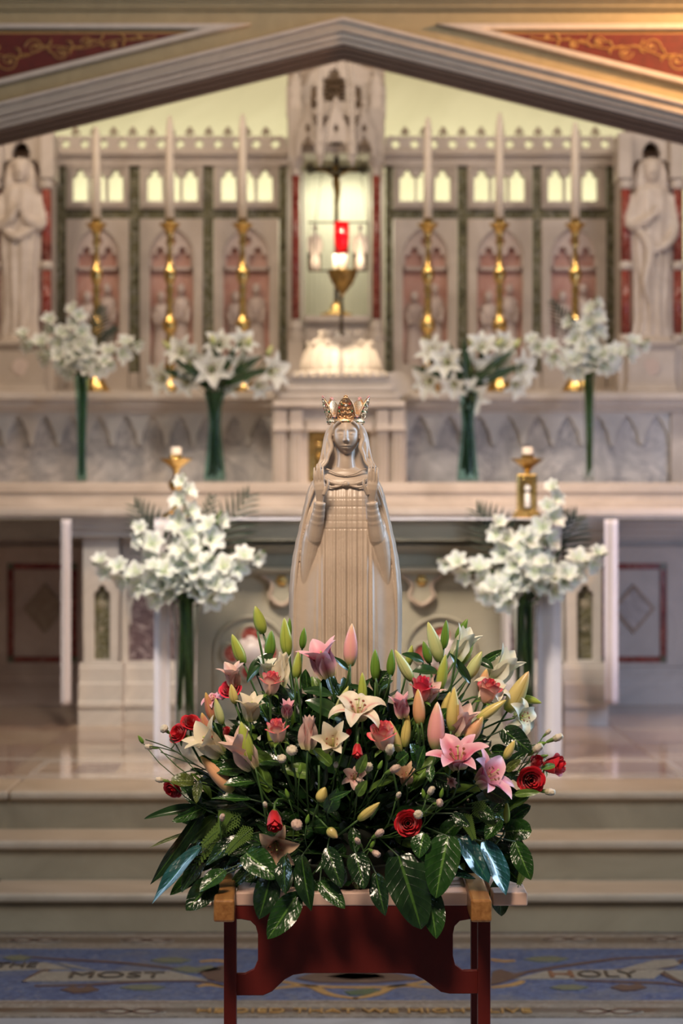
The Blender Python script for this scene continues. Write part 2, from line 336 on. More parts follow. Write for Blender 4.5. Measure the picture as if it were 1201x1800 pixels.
def lathe(prof, n=24, c=(0, 0, 0)):
    vs = []; fs = []; uv = []; L = len(prof)-1
    for i, (r, z) in enumerate(prof):
        for k in range(n):
            a = 2*PI*k/n; vs.append(Vector((c[0]+r*math.cos(a), c[1]+r*math.sin(a), c[2]+z))); uv.append((i/L, k/n))
    for i in range(L):
        for k in range(n): fs.append((i*n+k, i*n+(k+1)%n, (i+1)*n+(k+1)%n, (i+1)*n+k))
    fs.append(tuple(reversed(range(n)))); fs.append(tuple(range(L*n, L*n+n)))
    return vs, fs, uv
def ball(c, r, nu=12, nv=8, sc=(1, 1, 1)):
    vs = []; fs = []
    for i in range(nv+1):
        ph = PI*i/nv
        for k in range(nu):
            a = 2*PI*k/nu; vs.append(Vector((c[0]+r*sc[0]*math.sin(ph)*math.cos(a), c[1]+r*sc[1]*math.sin(ph)*math.sin(a), c[2]-r*sc[2]*math.cos(ph))))
    for i in range(nv):
        for k in range(nu): fs.append((i*nu+k, i*nu+(k+1)%nu, (i+1)*nu+(k+1)%nu, (i+1)*nu+k))
    return vs, fs, None
def plate_mesh(name, loops, y0, y1, m, bevel=0.0):
    """flat plate facing the camera: loops of (x,z), the first is the outline and others are holes"""
    cu = bpy.data.curves.new(name, 'CURVE'); cu.dimensions = '2D'; cu.fill_mode = 'BOTH'
    cu.extrude = (y1-y0)/2 - bevel; cu.bevel_depth = bevel; cu.bevel_resolution = 1; cu.offset = -bevel
    for lp in loops:
        sp = cu.splines.new('POLY'); sp.points.add(len(lp)-1); sp.use_cyclic_u = True
        for p, q in zip(sp.points, lp): p.co = (q[0], q[1], 0, 1)
    tmp = bpy.data.objects.new('tmp', cu); COL.objects.link(tmp)
    dg = bpy.context.evaluated_depsgraph_get(); me = bpy.data.meshes.new_from_object(tmp.evaluated_get(dg))
    bpy.data.objects.remove(tmp); bpy.data.curves.remove(cu)
    me.transform(Matrix.Translation((0, (y0+y1)/2, 0)) @ Matrix.Rotation(PI/2, 4, 'X'))
    me.materials.clear(); me.materials.append(m); me.name = name
    return me
def plate(name, loops, y0, y1, m, parent=None, bevel=0.0): return link(name, plate_mesh(name, loops, y0, y1, m, bevel), parent)
def pplate(name, ploops, d0, d1, m, parent=None, bevel=0.0):
    return plate(name, [[(X(x, d0), Z(y, d0)) for x, y in lp] for lp in ploops], d0, d1, m, parent, bevel)
def rect(x0, x1, y0, y1): return [(x0, y0), (x1, y0), (x1, y1), (x0, y1)]
def circ(cx, cy, r, n=16, ry=None): return [(cx+r*math.cos(2*PI*k/n), cy+(ry or r)*math.sin(2*PI*k/n)) for k in range(n)]
def arch(cx, hw, ytop, ybot, cusp=True):
    """pointed arch outline in pixel coordinates, with a trefoil head"""
    pts = [(cx-hw, ybot)]; sp = ytop+hw*1.3
    if cusp:
        pts += [(cx-hw, sp+2), (cx-hw*0.98, sp-hw*0.25), (cx-hw*0.72, sp-hw*0.5), (cx-hw*0.42, sp-hw*0.5), (cx-hw*0.50, sp-hw*0.85), (cx-hw*0.32, sp-hw*1.1)]
    else:
        pts += [(cx-hw, sp+2), (cx-hw*0.93, sp-hw*0.4), (cx-hw*0.7, sp-hw*0.8), (cx-hw*0.35, sp-hw*1.12)]
    pts.append((cx, ytop)); return pts + [(2*cx-x, y) for x, y in reversed(pts[:-1])]
def prof_x(name, pts, x0, x1, m, parent=None, bevel=0):
    """moulding: outline of (y,z) points swept along x"""
    n = len(pts); vs = [(x0, y, z) for y, z in pts]+[(x1, y, z) for y, z in pts]
    fs = [(i, (i+1) % n, n+(i+1) % n, n+i) for i in range(n)]+[tuple(reversed(range(n))), tuple(range(n, 2*n))]
    g = G(); g.add(vs, fs); return g.build(name, m, parent, bevel=bevel)
def steps_prof(d, rows, back):
    """rows (py_top, py_bottom, projection) measured at distance d -> outline"""
    pts = []
    for yt, yb, pr in rows: pts += [(d-pr, Z(yt, d)), (d-pr, Z(yb, d))]
    return [(back, Z(rows[0][0], d))]+pts+[(back, Z(rows[-1][1], d))]
def pprof(name, d, rows, back, px0, px1, m, parent=None): return prof_x(name, steps_prof(d, rows, back), X(px0, d), X(px1, d), m, parent, 0.004)
def dup(o, parent=None):
    c = o.copy(); COL.objects.link(c); c.parent = parent
    for ch in o.children: dup(ch, c)
    return c
def remesh(g, voxel, smooth_it=2):
    me = bpy.data.meshes.new('tmp'); me.from_pydata([tuple(v) for v in g.v], [], g.f)
    ob = bpy.data.objects.new('tmp', me); COL.objects.link(ob)
    r = ob.modifiers.new('r', 'REMESH'); r.mode = 'VOXEL'; r.voxel_size = voxel
    s = ob.modifiers.new('s', 'SMOOTH'); s.factor = 0.5; s.iterations = smooth_it
    dg = bpy.context.evaluated_depsgraph_get(); out = bpy.data.meshes.new_from_object(ob.evaluated_get(dg))
    bpy.data.objects.remove(ob); bpy.data.meshes.remove(me); shade(out); return out
def interp(tab, y):
    if y <= tab[0][0]: return tab[0][1]
    for (a, va), (b, vb) in zip(tab, tab[1:]):
        if y <= b:
            t = (y-a)/(b-a); t = t*t*(3-2*t)*0.5+t*0.5; return va+(vb-va)*t
    return tab[-1][1]
# ================================================================ THE SETTING
def struct(o): o['kind'] = 'structure'; return o
# nave floor, platform, room
g = G(); g.box(-5, 5, -1.0, 9.05, -0.2, 0.0); struct(g.build('floor', M_nave))
g = G(); g.box(-5, 5, 17.4, 17.6, -0.2, 7.0); struct(g.build('wall_back', M_wall))
g = G(); g.box(-5.2, -5, -1, 17.6, -0.2, 7.0); struct(g.build('wall_left', M_plaster))
g = G(); g.box(5, 5.2, -1, 17.6, -0.2, 7.0); struct(g.build('wall_right', M_plaster))
g = G(); g.box(-5.2, 5.2, 5.5, 17.6, 7.0, 7.2); struct(g.build('ceiling', M_plaster))

# mosaic floor band
def mosaic_mat():
    m, nt, b = new_mat('mosaic_tesserae')
    tc = N(nt, 'ShaderNodeTexCoord'); sep = nt.nodes.new('ShaderNodeSeparateXYZ'); nt.links.new(tc.outputs['Object'], sep.inputs[0])
    x, y = sep.outputs[0], sep.outputs[1]
    vo = N(nt, 'ShaderNodeTexVoronoi', Scale=75.0); nt.links.new(tc.outputs['Object'], vo.inputs['Vector'])
    no = N(nt, 'ShaderNodeTexNoise', Scale=3.5, Detail=4.0, Distortion=1.0); nt.links.new(tc.outputs['Object'], no.inputs['Vector'])
    sepc = nt.nodes.new('ShaderNodeSeparateColor'); nt.links.new(vo.outputs['Color'], sepc.inputs[0])
    blue = ramp(nt, [(0.0, (0.02, 0.04, 0.12)), (0.5, (0.045, 0.08, 0.19)), (0.85, (0.09, 0.13, 0.24)), (1.0, (0.15, 0.15, 0.19))]); nt.links.new(sepc.outputs[0], blue.inputs[0])
    white = ramp(nt, [(0.0, (0.17, 0.13, 0.095)), (0.6, (0.25, 0.20, 0.155)), (1.0, (0.31, 0.26, 0.21))]); nt.links.new(sepc.outputs[1], white.inputs[0])
    # bands by distance: y in world metres
    def between(a, c): return math_n(nt, 'MULTIPLY', math_n(nt, 'GREATER_THAN', y, a), math_n(nt, 'LESS_THAN', y, c))
    col = mix(nt, white.outputs[0], blue.outputs[0], between(7.745, 8.66))
    col = mix(nt, col, (0.09, 0.045, 0.025), between(7.555, 7.628))
    col = mix(nt, col, (0.10, 0.03, 0.02), between(7.70, 7.712)); col = mix(nt, col, (0.08, 0.06, 0.05), between(7.52, 7.527))
    col = mix(nt, col, (0.13, 0.09, 0.06), between(8.77, 8.89)); col = mix(nt, col, (0.12, 0.08, 0.06), between(8.96, 9.0))
    stain = ramp(nt, [(0.52, (0, 0, 0)), (0.62, (1, 1, 1))]); nt.links.new(no.outputs[0], stain.inputs[0])
    col = mix(nt, col, (0.16, 0.15, 0.13), math_n(nt, 'MULTIPLY', stain.outputs[0], 0.35))
    dist = ramp(nt, [(0.0, (1, 1, 1)), (0.12, (1, 1, 1)), (1.0, (0.72, 0.72, 0.72))]); nt.links.new(vo.outputs['Distance'], dist.inputs[0])
    col = mix(nt, col, dist.outputs[0], 0.8, 'MULTIPLY')
    nt.links.new(col, b.inputs['Base Color']); b.inputs['Roughness'].default_value = 0.4
    bp = N(nt, 'ShaderNodeBump', Strength=0.3, Distance=0.002, invert=True); nt.links.new(vo.outputs['Distance'], bp.inputs['Height']); nt.links.new(bp.outputs[0], b.inputs['Normal'])
    return m
M_mosaic = mosaic_mat()
def tess(name, c): return stone(name, tuple(x*0.6 for x in c), c, 60.0, 0.4, None, 0.1, lo=0.4, hi=0.6)
T_scroll = tess('cream_tesserae', (0.31, 0.26, 0.20)); T_brown = tess('brown_tesserae', (0.10, 0.045, 0.03)); T_gold = tess('gold_tesserae', (0.42, 0.22, 0.06))
T_olive = tess('olive_tesserae', (0.14, 0.14, 0.08)); T_black = tess('dark_tesserae', (0.045, 0.03, 0.02)); T_green = tess('green_tesserae', (0.05, 0.09, 0.04)); T_rust = tess('rust_tesserae', (0.22, 0.08, 0.03))
mf = G().box(-4.9, 4.9, 7.50, 9.03, 0.0, 0.006).build('floor_mosaic', M_mosaic); struct(mf)
def fl(px, py): d = F*CH/(py-900.0); return (X(px, d), d)
def flat(name, pts, m, h=0.009):
    q = [fl(*p) for p in pts]; n = len(q)
    ar = sum(q[i][0]*q[(i+1) % n][1]-q[(i+1) % n][0]*q[i][1] for i in range(n))
    if ar < 0: q.reverse()
    vs = [(x, y, 0.003) for x, y in q]+[(x, y, h) for x, y in q]
    return mk(name, vs, [tuple(reversed(range(n))), tuple(range(n, 2*n))]+[(i, (i+1) % n, n+(i+1) % n, n+i) for i in range(n)], m, mf)
def line_floor(name, pts, w, m, h=0.0085):
    q = smooth_path([Vector((*fl(*p), 0.0)) for p in pts], 6); vs = []; fs = []
    for i, p in enumerate(q):
        t = (q[min(i+1, len(q)-1)]-q[max(i-1, 0)]).normalized(); s = Vector((-t.y, t.x, 0))*w*(0.5+0.7*math.sin(PI*(i+0.6)/(len(q)+0.2)))
        vs += [p+s+Vector((0, 0, h)), p-s+Vector((0, 0, h)), p+s+Vector((0, 0, .003)), p-s+Vector((0, 0, .003))]
    for i in range(len(q)-1):
        a, c = 4*i, 4*i+4
        fs += [(a, c, c+1, a+1), (a, a+2, c+2, c), (a+1, c+1, c+3, a+3)]
    return mk(name, vs, fs, m, mf)
flat('scroll_banner', [(40, 1729), (75, 1712), (300, 1711), (365, 1727)], T_scroll)
flat('scroll_banner', [(-30, 1702), (80, 1696), (125, 1708), (60, 1708), (-30, 1712)], T_scroll)
flat('scroll_banner', [(100, 1696), (128, 1701), (172, 1711), (120, 1703)], T_scroll)
flat('scroll_banner', [(905, 1725), (960, 1711), (1030, 1709), (1170, 1709), (1150, 1724)], T_scroll)
flat('scroll_banner', [(1090, 1708), (1150, 1692), (1185, 1690), (1195, 1700), (1150, 1708)], T_scroll)
flat('scroll_banner', [(1165, 1710), (1205, 1710), (1230, 1735), (1200, 1730)], T_scroll)
for pts in ([(40, 1730), (55, 1722), (75, 1711), (85, 1708)], [(40, 1685), (110, 1690), (200, 1695), (260, 1701), (340, 1711), (395, 1722)], [(60, 1737), (150, 1735), (230, 1730), (340, 1728), (395, 1738)],
            [(865, 1725), (930, 1712), (990, 1702), (1060, 1692), (1100, 1688), (1210, 1684)], [(1010, 1727), (1100, 1730), (1160, 1732), (1210, 1738)], [(1080, 1708), (1150, 1706), (1185, 1700), (1200, 1690)],
            [(1150, 1708), (1180, 1722), (1215, 1736)]):
    line_floor('vine_stem', pts, 0.012, T_brown)
for (a, b_, w) in ((345, 1708, 45), (1105, 1740, 32), (140, 1744, 34)):
    flat('leaf_motif', [(a-w, b_), (a-w*.4, b_-6), (a, b_-3), (a+w*.5, b_-7), (a+w, b_), (a+w*.4, b_+5), (a-w*.3, b_+6)], T_brown if b_ > 1720 else T_olive)
for (a, b_, w) in ((300, 1692, 36), (250, 1740, 40), (960, 1690, 40), (1000, 1740, 34), (30, 1688, 25), (1010, 1710, 0)):
    if w: flat('leaf_motif', [(a-w, b_), (a-w*.5, b_-4), (a+w*.3, b_-5), (a+w, b_-1), (a+w*.5, b_+4), (a-w*.4, b_+4)], T_olive)
flat('branch_motif', [(350, 1712), (395, 1700), (420, 1720), (395, 1732), (365, 1726)], T_brown)
flat('branch_motif', [(866, 1712), (880, 1708), (905, 1716), (940, 1708), (905, 1724), (880, 1732), (862, 1736)], T_brown)
for pts in ([(350, 1694), (380, 1692), (410, 1696)], [(345, 1738), (370, 1735), (410, 1741)], [(862, 1690), (885, 1693), (905, 1692)], [(862, 1740), (900, 1735), (920, 1728)], [(475, 1742), (540, 1737), (580, 1752), (630, 1760)],
            [(770, 1740), (700, 1737), (660, 1752), (620, 1760)], [(490, 1728), (560, 1738), (690, 1738), (760, 1726)]):
    line_floor('gold_scroll', pts, 0.014, T_gold)
flat('green_cartouche', [(605, 1747), (650, 1742), (670, 1746), (640, 1753), (615, 1753)], T_green)
flat('rose_motif', [(520, 1724), (560, 1712), (640, 1710), (700, 1716), (740, 1726), (650, 1732), (560, 1731)], T_brown)
flat('rose_motif', [(570, 1722), (610, 1714), (660, 1716), (680, 1723), (620, 1727)], T_scroll)
# knots in the two border strips
for cx, cy in ((230, 1783), (1070, 1783), (60, 1657), (258, 1657), (1000, 1655), (1180, 1655), (-160, 1657)):
    hy = 6 if cy > 1700 else 4.5; w = 62 if cy > 1700 else 48
    flat('border_knot', [(cx-w, cy), (cx-w*.5, cy-hy), (cx+w*.5, cy-hy), (cx+w, cy), (cx+w*.5, cy+hy), (cx-w*.5, cy+hy)], T_scroll)
    for s in (-1, 1): line_floor('knot_line', [(cx-w*.9, cy), (cx-w*.3, cy+hy*.7*s), (cx+w*.3, cy-hy*.7*s), (cx+w*.9, cy)], 0.006, T_brown, 0.011)
def text_floor(txt, px0, px1, py_top, py_bot, m, name='mosaic_lettering'):
    d0 = F*CH/(py_bot-900.0); d1 = F*CH/(py_top-900.0)
    cu = bpy.data.curves.new(name, 'FONT'); cu.body = txt; cu.extrude = 0.002; cu.offset = 0.0
    o = bpy.data.objects.new('t', cu); COL.objects.link(o); dg = bpy.context.evaluated_depsgraph_get()
    me = bpy.data.meshes.new_from_object(o.evaluated_get(dg)); bpy.data.objects.remove(o); bpy.data.curves.remove(cu)
    xs = [v.co.x for v in me.vertices]; ys = [v.co.y for v in me.vertices]
    sx = (X(px1, d0)-X(px0, d0))/(max(xs)-min(xs)); sy = (d1-d0)/(max(ys)-min(ys))
    for v in me.vertices: v.co = Vector((X(px0, d0)+(v.co.x-min(xs))*sx, d0+(v.co.y-min(ys))*sy, 0.0105+v.co.z))
    me.materials.clear(); me.materials.append(m); return link(name, me, mf)
text_floor('MOST', 120, 286, 1714, 1724, T_black)
text_floor('THE', -12, 62, 1697, 1706, T_black)
text_floor('H', 968, 1010, 1712, 1723, T_rust)
text_floor('OLY', 1018, 1125, 1712, 1723, T_black)
text_floor('HE DIED THAT WE MIGHT LIVE', 345, 935, 1778.5, 1785.5, T_gold)

# steps up to the sanctuary
SH = 0.155; PZ = 3*SH
st = root('altar_steps', (0, 9.3, 0)); struct(st)
for k in range(3):
    yf = 9.017+0.3*k; z = SH*k; yb = 10.0 if k < 2 else 17.4
    g = G(); g.box(-4.95, 4.95, yf, yb, z+(0.006 if k == 0 else 0.0), z+SH-0.035)
    g.build('riser', M_step, st)
    seams = [-4.95, -3.1, -1.32, 0.62, 2.3, 3.8, 4.95] if k % 2 == 0 else [-4.95, -2.2, -0.4, 1.45, 3.0, 4.95]
    for a, c in zip(seams, seams[1:]):
        g = G(); g.box(a+0.0015, c-0.0015, yf-0.04, (yf+0.31 if k < 2 else yf+0.42), z+SH-0.036, z+SH)
        g.build('tread_slab', M_tread, st, bevel=0.012)
# polished platform floor: slabs with pale borders
pf = root('platform_floor', (0, 12, PZ)); struct(pf)
G().box(-4.95, 4.95, 10.0, 17.4, PZ-0.03, PZ-0.006).build('slab_bed', M_floor3, pf)
slabm = {}
def slab(x0, x1, y0, y1, m, up=0.0):
    G().box(x0+0.003, x1-0.003, y0+0.003, y1-0.003, PZ-0.0065, PZ+up).build('floor_slab', m, pf)
xs = [-4.9+0.7*i for i in range(15)]
ys = [10.03, 10.13, 10.78, 10.86, 11.5, 12.2, 12.9, 13.6, 14.3]
for j in range(len(ys)-1):
    for i in range(14):
        border = (ys[j+1]-ys[j]) < 0.12
        slab(xs[i], xs[i+1], ys[j], ys[j+1], M_floor3 if border else (M_floor2 if (i+j) % 2 else M_floor))
for cx in (-0.98, 1.12):       # inlaid rectangles with a pale frame
    g = G()
    for a in ((cx-.34, cx+.34, 10.18, 10.21), (cx-.34, cx+.34, 10.71, 10.74), (cx-.34, cx-.31, 10.21, 10.71), (cx+.31, cx+.34, 10.21, 10.71)): g.box(a[0], a[1], a[2], a[3], PZ-.002, PZ+.0015)
    g.build('inlay_frame', M_floor3, pf)
    for k in range(3): G().box(cx-.16, cx+.02, 10.27+.14*k, 10.33+.14*k, PZ-.002, PZ+.0012).build('inlay_bar', M_purple, pf)
G().box(-4.9, 4.9, 9.99, 10.03, PZ-.03, PZ+.001).build('dark_border_strip', M_tan, pf)

# gable beam with painted red frieze
DG = 11.5
gb = root('gable_beam', (0, DG, 3.6)); struct(gb)
def slope(o, x): return o+0.2485*abs(x-603)        # py of a sloped line that has apex height o
def chevron(name, t, b_, pr, m, back=0.06):
    xs_ = [-900, 603, 2100]
    lp = [(x, slope(t, x)) for x in xs_]+[(x, slope(b_, x)) for x in reversed(xs_)]
    pts = [(X(x, DG), Z(y, DG)) for x, y in lp]; plate(name, [pts], DG-pr, DG+back, m, gb, 0.006)
chevron('white_bead', 36, 43, 0.10, M_gabw)
chevron('grey_fascia', 43, 52, 0.075, M_gab)
chevron('round_moulding', 52, 60, 0.09, M_gab)
chevron('grey_fascia', 60, 70, 0.06, M_gab)
chevron('cavetto_moulding', 70, 78, 0.035, M_gab)
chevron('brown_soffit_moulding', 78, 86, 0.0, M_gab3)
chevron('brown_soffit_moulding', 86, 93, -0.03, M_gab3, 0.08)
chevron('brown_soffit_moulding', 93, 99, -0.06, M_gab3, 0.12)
lp = [(X(x, DG), Z(y, DG)) for x, y in [(-900, -120), (2100, -120), (2100, slope(40, 2100)), (603, 40), (-900, slope(40, -900))]]
plate('tan_field', [lp], DG-0.02, DG+0.06, M_gab2, gb)
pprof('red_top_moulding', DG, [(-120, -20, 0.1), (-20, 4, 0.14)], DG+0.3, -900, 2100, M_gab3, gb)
pprof('tan_top_moulding', DG, [(4, 10, 0.10), (10, 17, 0.07), (17, 21, 0.05)], DG+0.3, -900, 2100, M_gab2, gb)
for s in (-1, 1):
    def mx(x): return 603+s*(x-603)
    tri = [(mx(853), 56), (mx(2000), 56), (mx(2000), 56+0.2485*(2000-853))]
    inn = [(mx(890), 62), (mx(2000), 62), (mx(2000), 58+0.2485*(2000-890))]
    def pp(l): return [(X(x, DG), Z(y, DG)) for x, y in l]
    plate('gold_border', [pp(tri)], DG-0.028, DG, M_fgold, gb)
    plate('red_painted_field', [pp(inn)], DG-0.033, DG, M_fred, gb)
    # white bead along the two edges of the triangle
    plate('white_bead', [pp([(mx(765), 46), (mx(2000), 46), (mx(2000), 54), (mx(845), 54), (mx(2000), 54+0.2485*1155), (mx(2000), 63+0.2485*1155), (mx(830), 60), (mx(765), 46)][:-1])], DG-0.07, DG, M_gabw, gb, 0.004)
    # gold scrolls painted on the red
    g = G()
    vine = [(cx, 62+0.5*0.2485*(cx-890)+0.10*0.2485*(cx-890)*math.sin(cx*.055)) for cx in range(930, 1400, 10)]
    g.add(*tube([Vector((X(mx(a_), DG), DG-.035, Z(b_, DG))) for a_, b_ in vine], 0.0035, 5))
    for k, cx in enumerate(range(960, 1400, 46)):
        hgt = 0.2485*(cx-890); mid = 62+.5*hgt; R0 = min(22, .24*hgt); sg = 1 if k % 2 else -1; cy = mid+sg*R0*.55
        pts = [Vector((X(mx(cx+R0*(1-i/26)*math.cos(i*.42)*1.1), DG), DG-0.035, Z(cy+sg*R0*(1-i/26)*math.sin(i*.42), DG))) for i in range(22)]
        g.add(*tube(pts, [0.0045*(1-i/40) for i in range(22)], 5)); g.add(*ball(pts[-1], .010, 8, 6, (1.3, .4, 1)))
        for q in range(3):
            a_ = q*2.1+k; b0 = Vector((X(mx(cx+24), DG), DG-.035, Z(mid-sg*R0*.3, DG))); g.add(*tube([b0, b0+Vector((math.cos(a_)*.03, 0, math.sin(a_)*.026)), b0+Vector((math.cos(a_+.3)*.05, 0, math.sin(a_+.3)*.04))], [.003, .007, .001], 5))
    g.build('gold_scrollwork', M_fgold, gb)
for s in (-1, 1):       # piers that carry the beam, outside the frame
    G().box(min(s*3.0, s*3.6), max(s*3.0, s*3.6), DG-0.05, DG+0.5, PZ, Z(slope(60, 600+s*1150), DG)).build('pier', M_plaster, gb)

# ================================================================ HIGH ALTAR
DM = 12.4; DL = 13.3; DFZ = 13.95; DR = 14.8
ha = root('high_altar_table', (0, 12.9, PZ), 'broad white marble high altar table with green and purple marble insets behind the flowers', 'altar')
pprof('mensa_slab', DM, [(893, 906, 0.02), (906, 912, 0.0)], 13.95, -420, 1600, M_white, ha)
pprof('under_moulding', DM, [(912, 920, -0.05), (920, 930, -0.09), (930, 945, -0.13)], 13.9, 118, 1078, M_cool, ha)
body = G(); body.pbox(205, 1000, 940, 1200, 12.85, 13.8); body.build('core', M_cool, ha)
for (a, c) in ((145, 208), (995, 1058)):
    cx = (a+c)/2+2
    pprof('pier_base', 12.6, [(1165, 1172, 0.02), (1172, 1200, 0.03), (1200, 1232, 0.06), (1232, 1242, 0.09), (1242, 1279, 0.075)], 13.2, a-6, c+8, M_cool, ha)
    pplate('pier_face', [rect(a, c, 944, 1166), arch(cx, 14, 1028, 1160)], 12.6, 12.68, M_cool, ha, 0.006)
    G().pbox(a+1, c-1, 944, 1165, 12.67, 13.2).build('pier_core', M_cool, ha)
    G().pbox(cx-16, cx+16, 1025, 1162, 12.655, 12.675).build('green_inset', M_green, ha)
    g = G()
    for q in ((1062, 8), (1105, 4)): g.add(*ball((X(cx, 12.65), 12.655, Z(q[0], 12.65)), q[1]*0.003, 8, 6, (1, .3, 1)))
    g.build('inset_rosette', M_greenish, ha)['kind'] = 'stuff'
for (a, c) in ((212, 345), (885, 992)):
    pprof('bay_base', 12.75, [(1165, 1172, 0.0), (1172, 1200, 0.01), (1200, 1232, 0.04), (1232, 1242, 0.07), (1242, 1276, 0.055)], 13.3, a, c, M_cool, ha)
    pplate('bay_frame', [rect(a, c, 944, 1166), rect(a+12, c-10, 1015, 1162)], 12.75, 12.83, M_cool, ha, 0.006)
    G().pbox(a+8, c-6, 1010, 1164, 12.83, 12.86).build('purple_inset', M_purple, ha)
    # gothic tracery in front of the purple stone
    w = (c-a-22)/2; c0 = a+12+w/2
    g = G()
    for k in (0, 1):
        cc = c0+k*w
        for sgn in (-1, 1):
            g.add(*tube(smooth_path([P(cc+sgn*w*.48, 1075, 12.8), P(cc+sgn*w*.34, 1050, 12.8), P(cc+sgn*w*.10, 1030, 12.8), P(cc, 1012, 12.8)], 4), 0.012, 6))
            g.add(*tube([P(cc+sgn*w*.48, 1075, 12.8), P(cc+sgn*w*.40, 1100, 12.8)], [0.014, 0.004], 6))
    g.build('tracery', M_cool, ha)

gr = root('altar_gradine', (0, DFZ, PZ), 'long grey veined marble gradine with shelf and carved arcading above the high altar table', 'altar shelf')
pprof('upper_shelf', DFZ, [(690, 694, 0.10), (694, 704, 0.14), (704, 716, 0.09), (716, 724, 0.04)], 14.85, -420, 484, M_white, gr)
pprof('upper_shelf', DFZ, [(690, 694, 0.10), (694, 704, 0.14), (704, 716, 0.09), (716, 724, 0.04)], 14.85, 712, 1600, M_white, gr)
for a, c in ((-420, 482), (712, 1180)):
    G().pbox(a, c, 716, 850, DFZ+0.07, 14.8).build('grey_marble_slab', M_frieze, gr)
    n = int((c-a)/47); w = (c-a)/n; bot = []
    for k in range(n):
        x0 = c-k*w
        bot += [(x0, 785), (x0-w*.10, 776), (x0-w*.14, 760), (x0-w*.28, 748), (x0-w*.30, 742), (x0-w*.5, 730), (x0-w*.70, 742), (x0-w*.72, 748), (x0-w*.86, 760), (x0-w*.90, 776)]
    pplate('carved_arcading', [[(a, 722), (c, 722)]+bot+[(a, 785)]], DFZ+0.03, DFZ+0.08, M_cool, gr, 0.005)
pplate('end_pilaster', [rect(1180, 1600, 716, 850)], DFZ, 14.8, M_white, gr)
pprof('lower_ledge', DL, [(848, 852, 0.0), (852, 866, 0.03), (866, 872, 0.01)], 14.0, -420, 1600, M_white, gr)
pprof('lower_step', DL, [(872, 882, 0.10), (882, 897, 0.14)], 14.0, -420, 1600, M_white, gr)

# side wings under the mensa
for s, nm in ((-1, 'left'), (1, 'right')):
    r_ = root('wing_panel_wall', (s*1.8, 13.95, PZ), f'low marble wing with red bordered diamond panel, {nm} of the high altar', 'panelling')
    if s < 0: a, c, p0, p1 = -420, 145, 12, 136
    else: a, c, p0, p1 = 1040, 1600, 1050, 1172
    G().pbox(a, c, 913, 1238, 13.93, 14.5).build('wall_block', M_pinkwhite if s < 0 else M_cool, r_)
    pprof('top_moulding', 13.9, [(913, 925, 0.12), (925, 936, 0.08), (936, 948, 0.04)], 14.2, a, c, M_cool, r_)
    pplate('field_frame', [rect(a, c, 960, 1172), rect(p0, p1, 990, 1165)], 13.88, 13.95, M_pinkwhite if s < 0 else M_cool, r_, 0.004)
    pplate('red_border', [rect(p0, p1, 990, 1165), rect(p0+11, p1-11, 1001, 1154)], 13.90, 13.94, M_red, r_)
    for cx_, cy_ in ((p0+5.5, 995.5), (p1-5.5, 995.5), (p0+5.5, 1159.5), (p1-5.5, 1159.5)):
        G().pbox(cx_-6, cx_+6, cy_-6, cy_+6, 13.895, 13.94).build('green_corner', M_green, r_)
    G().pbox(p0+10, p1-10, 1000, 1155, 13.915, 13.94).build('inner_panel', M_pinkwhite if s < 0 else M_cool, r_)
    cx_ = (p0+p1)/2+3
    pplate('diamond_inlay', [[(cx_-38, 1070), (cx_, 1026), (cx_+38, 1070), (cx_, 1114)]], 13.905, 13.93, M_tan if s < 0 else M_frieze, r_, 0.002)
    pplate('diamond_border', [[(cx_-38, 1070), (cx_, 1026), (cx_+38, 1070), (cx_, 1114)], [(cx_-31, 1070), (cx_, 1034), (cx_+31, 1070), (cx_, 1106)]], 13.898, 13.93, M_tan, r_)
    pprof('base_moulding', 13.9, [(1172, 1182, 0.02), (1182, 1204, 0.05), (1204, 1238, 0.08)], 14.2, a, c, M_pinkwhite if s < 0 else M_cool, r_)

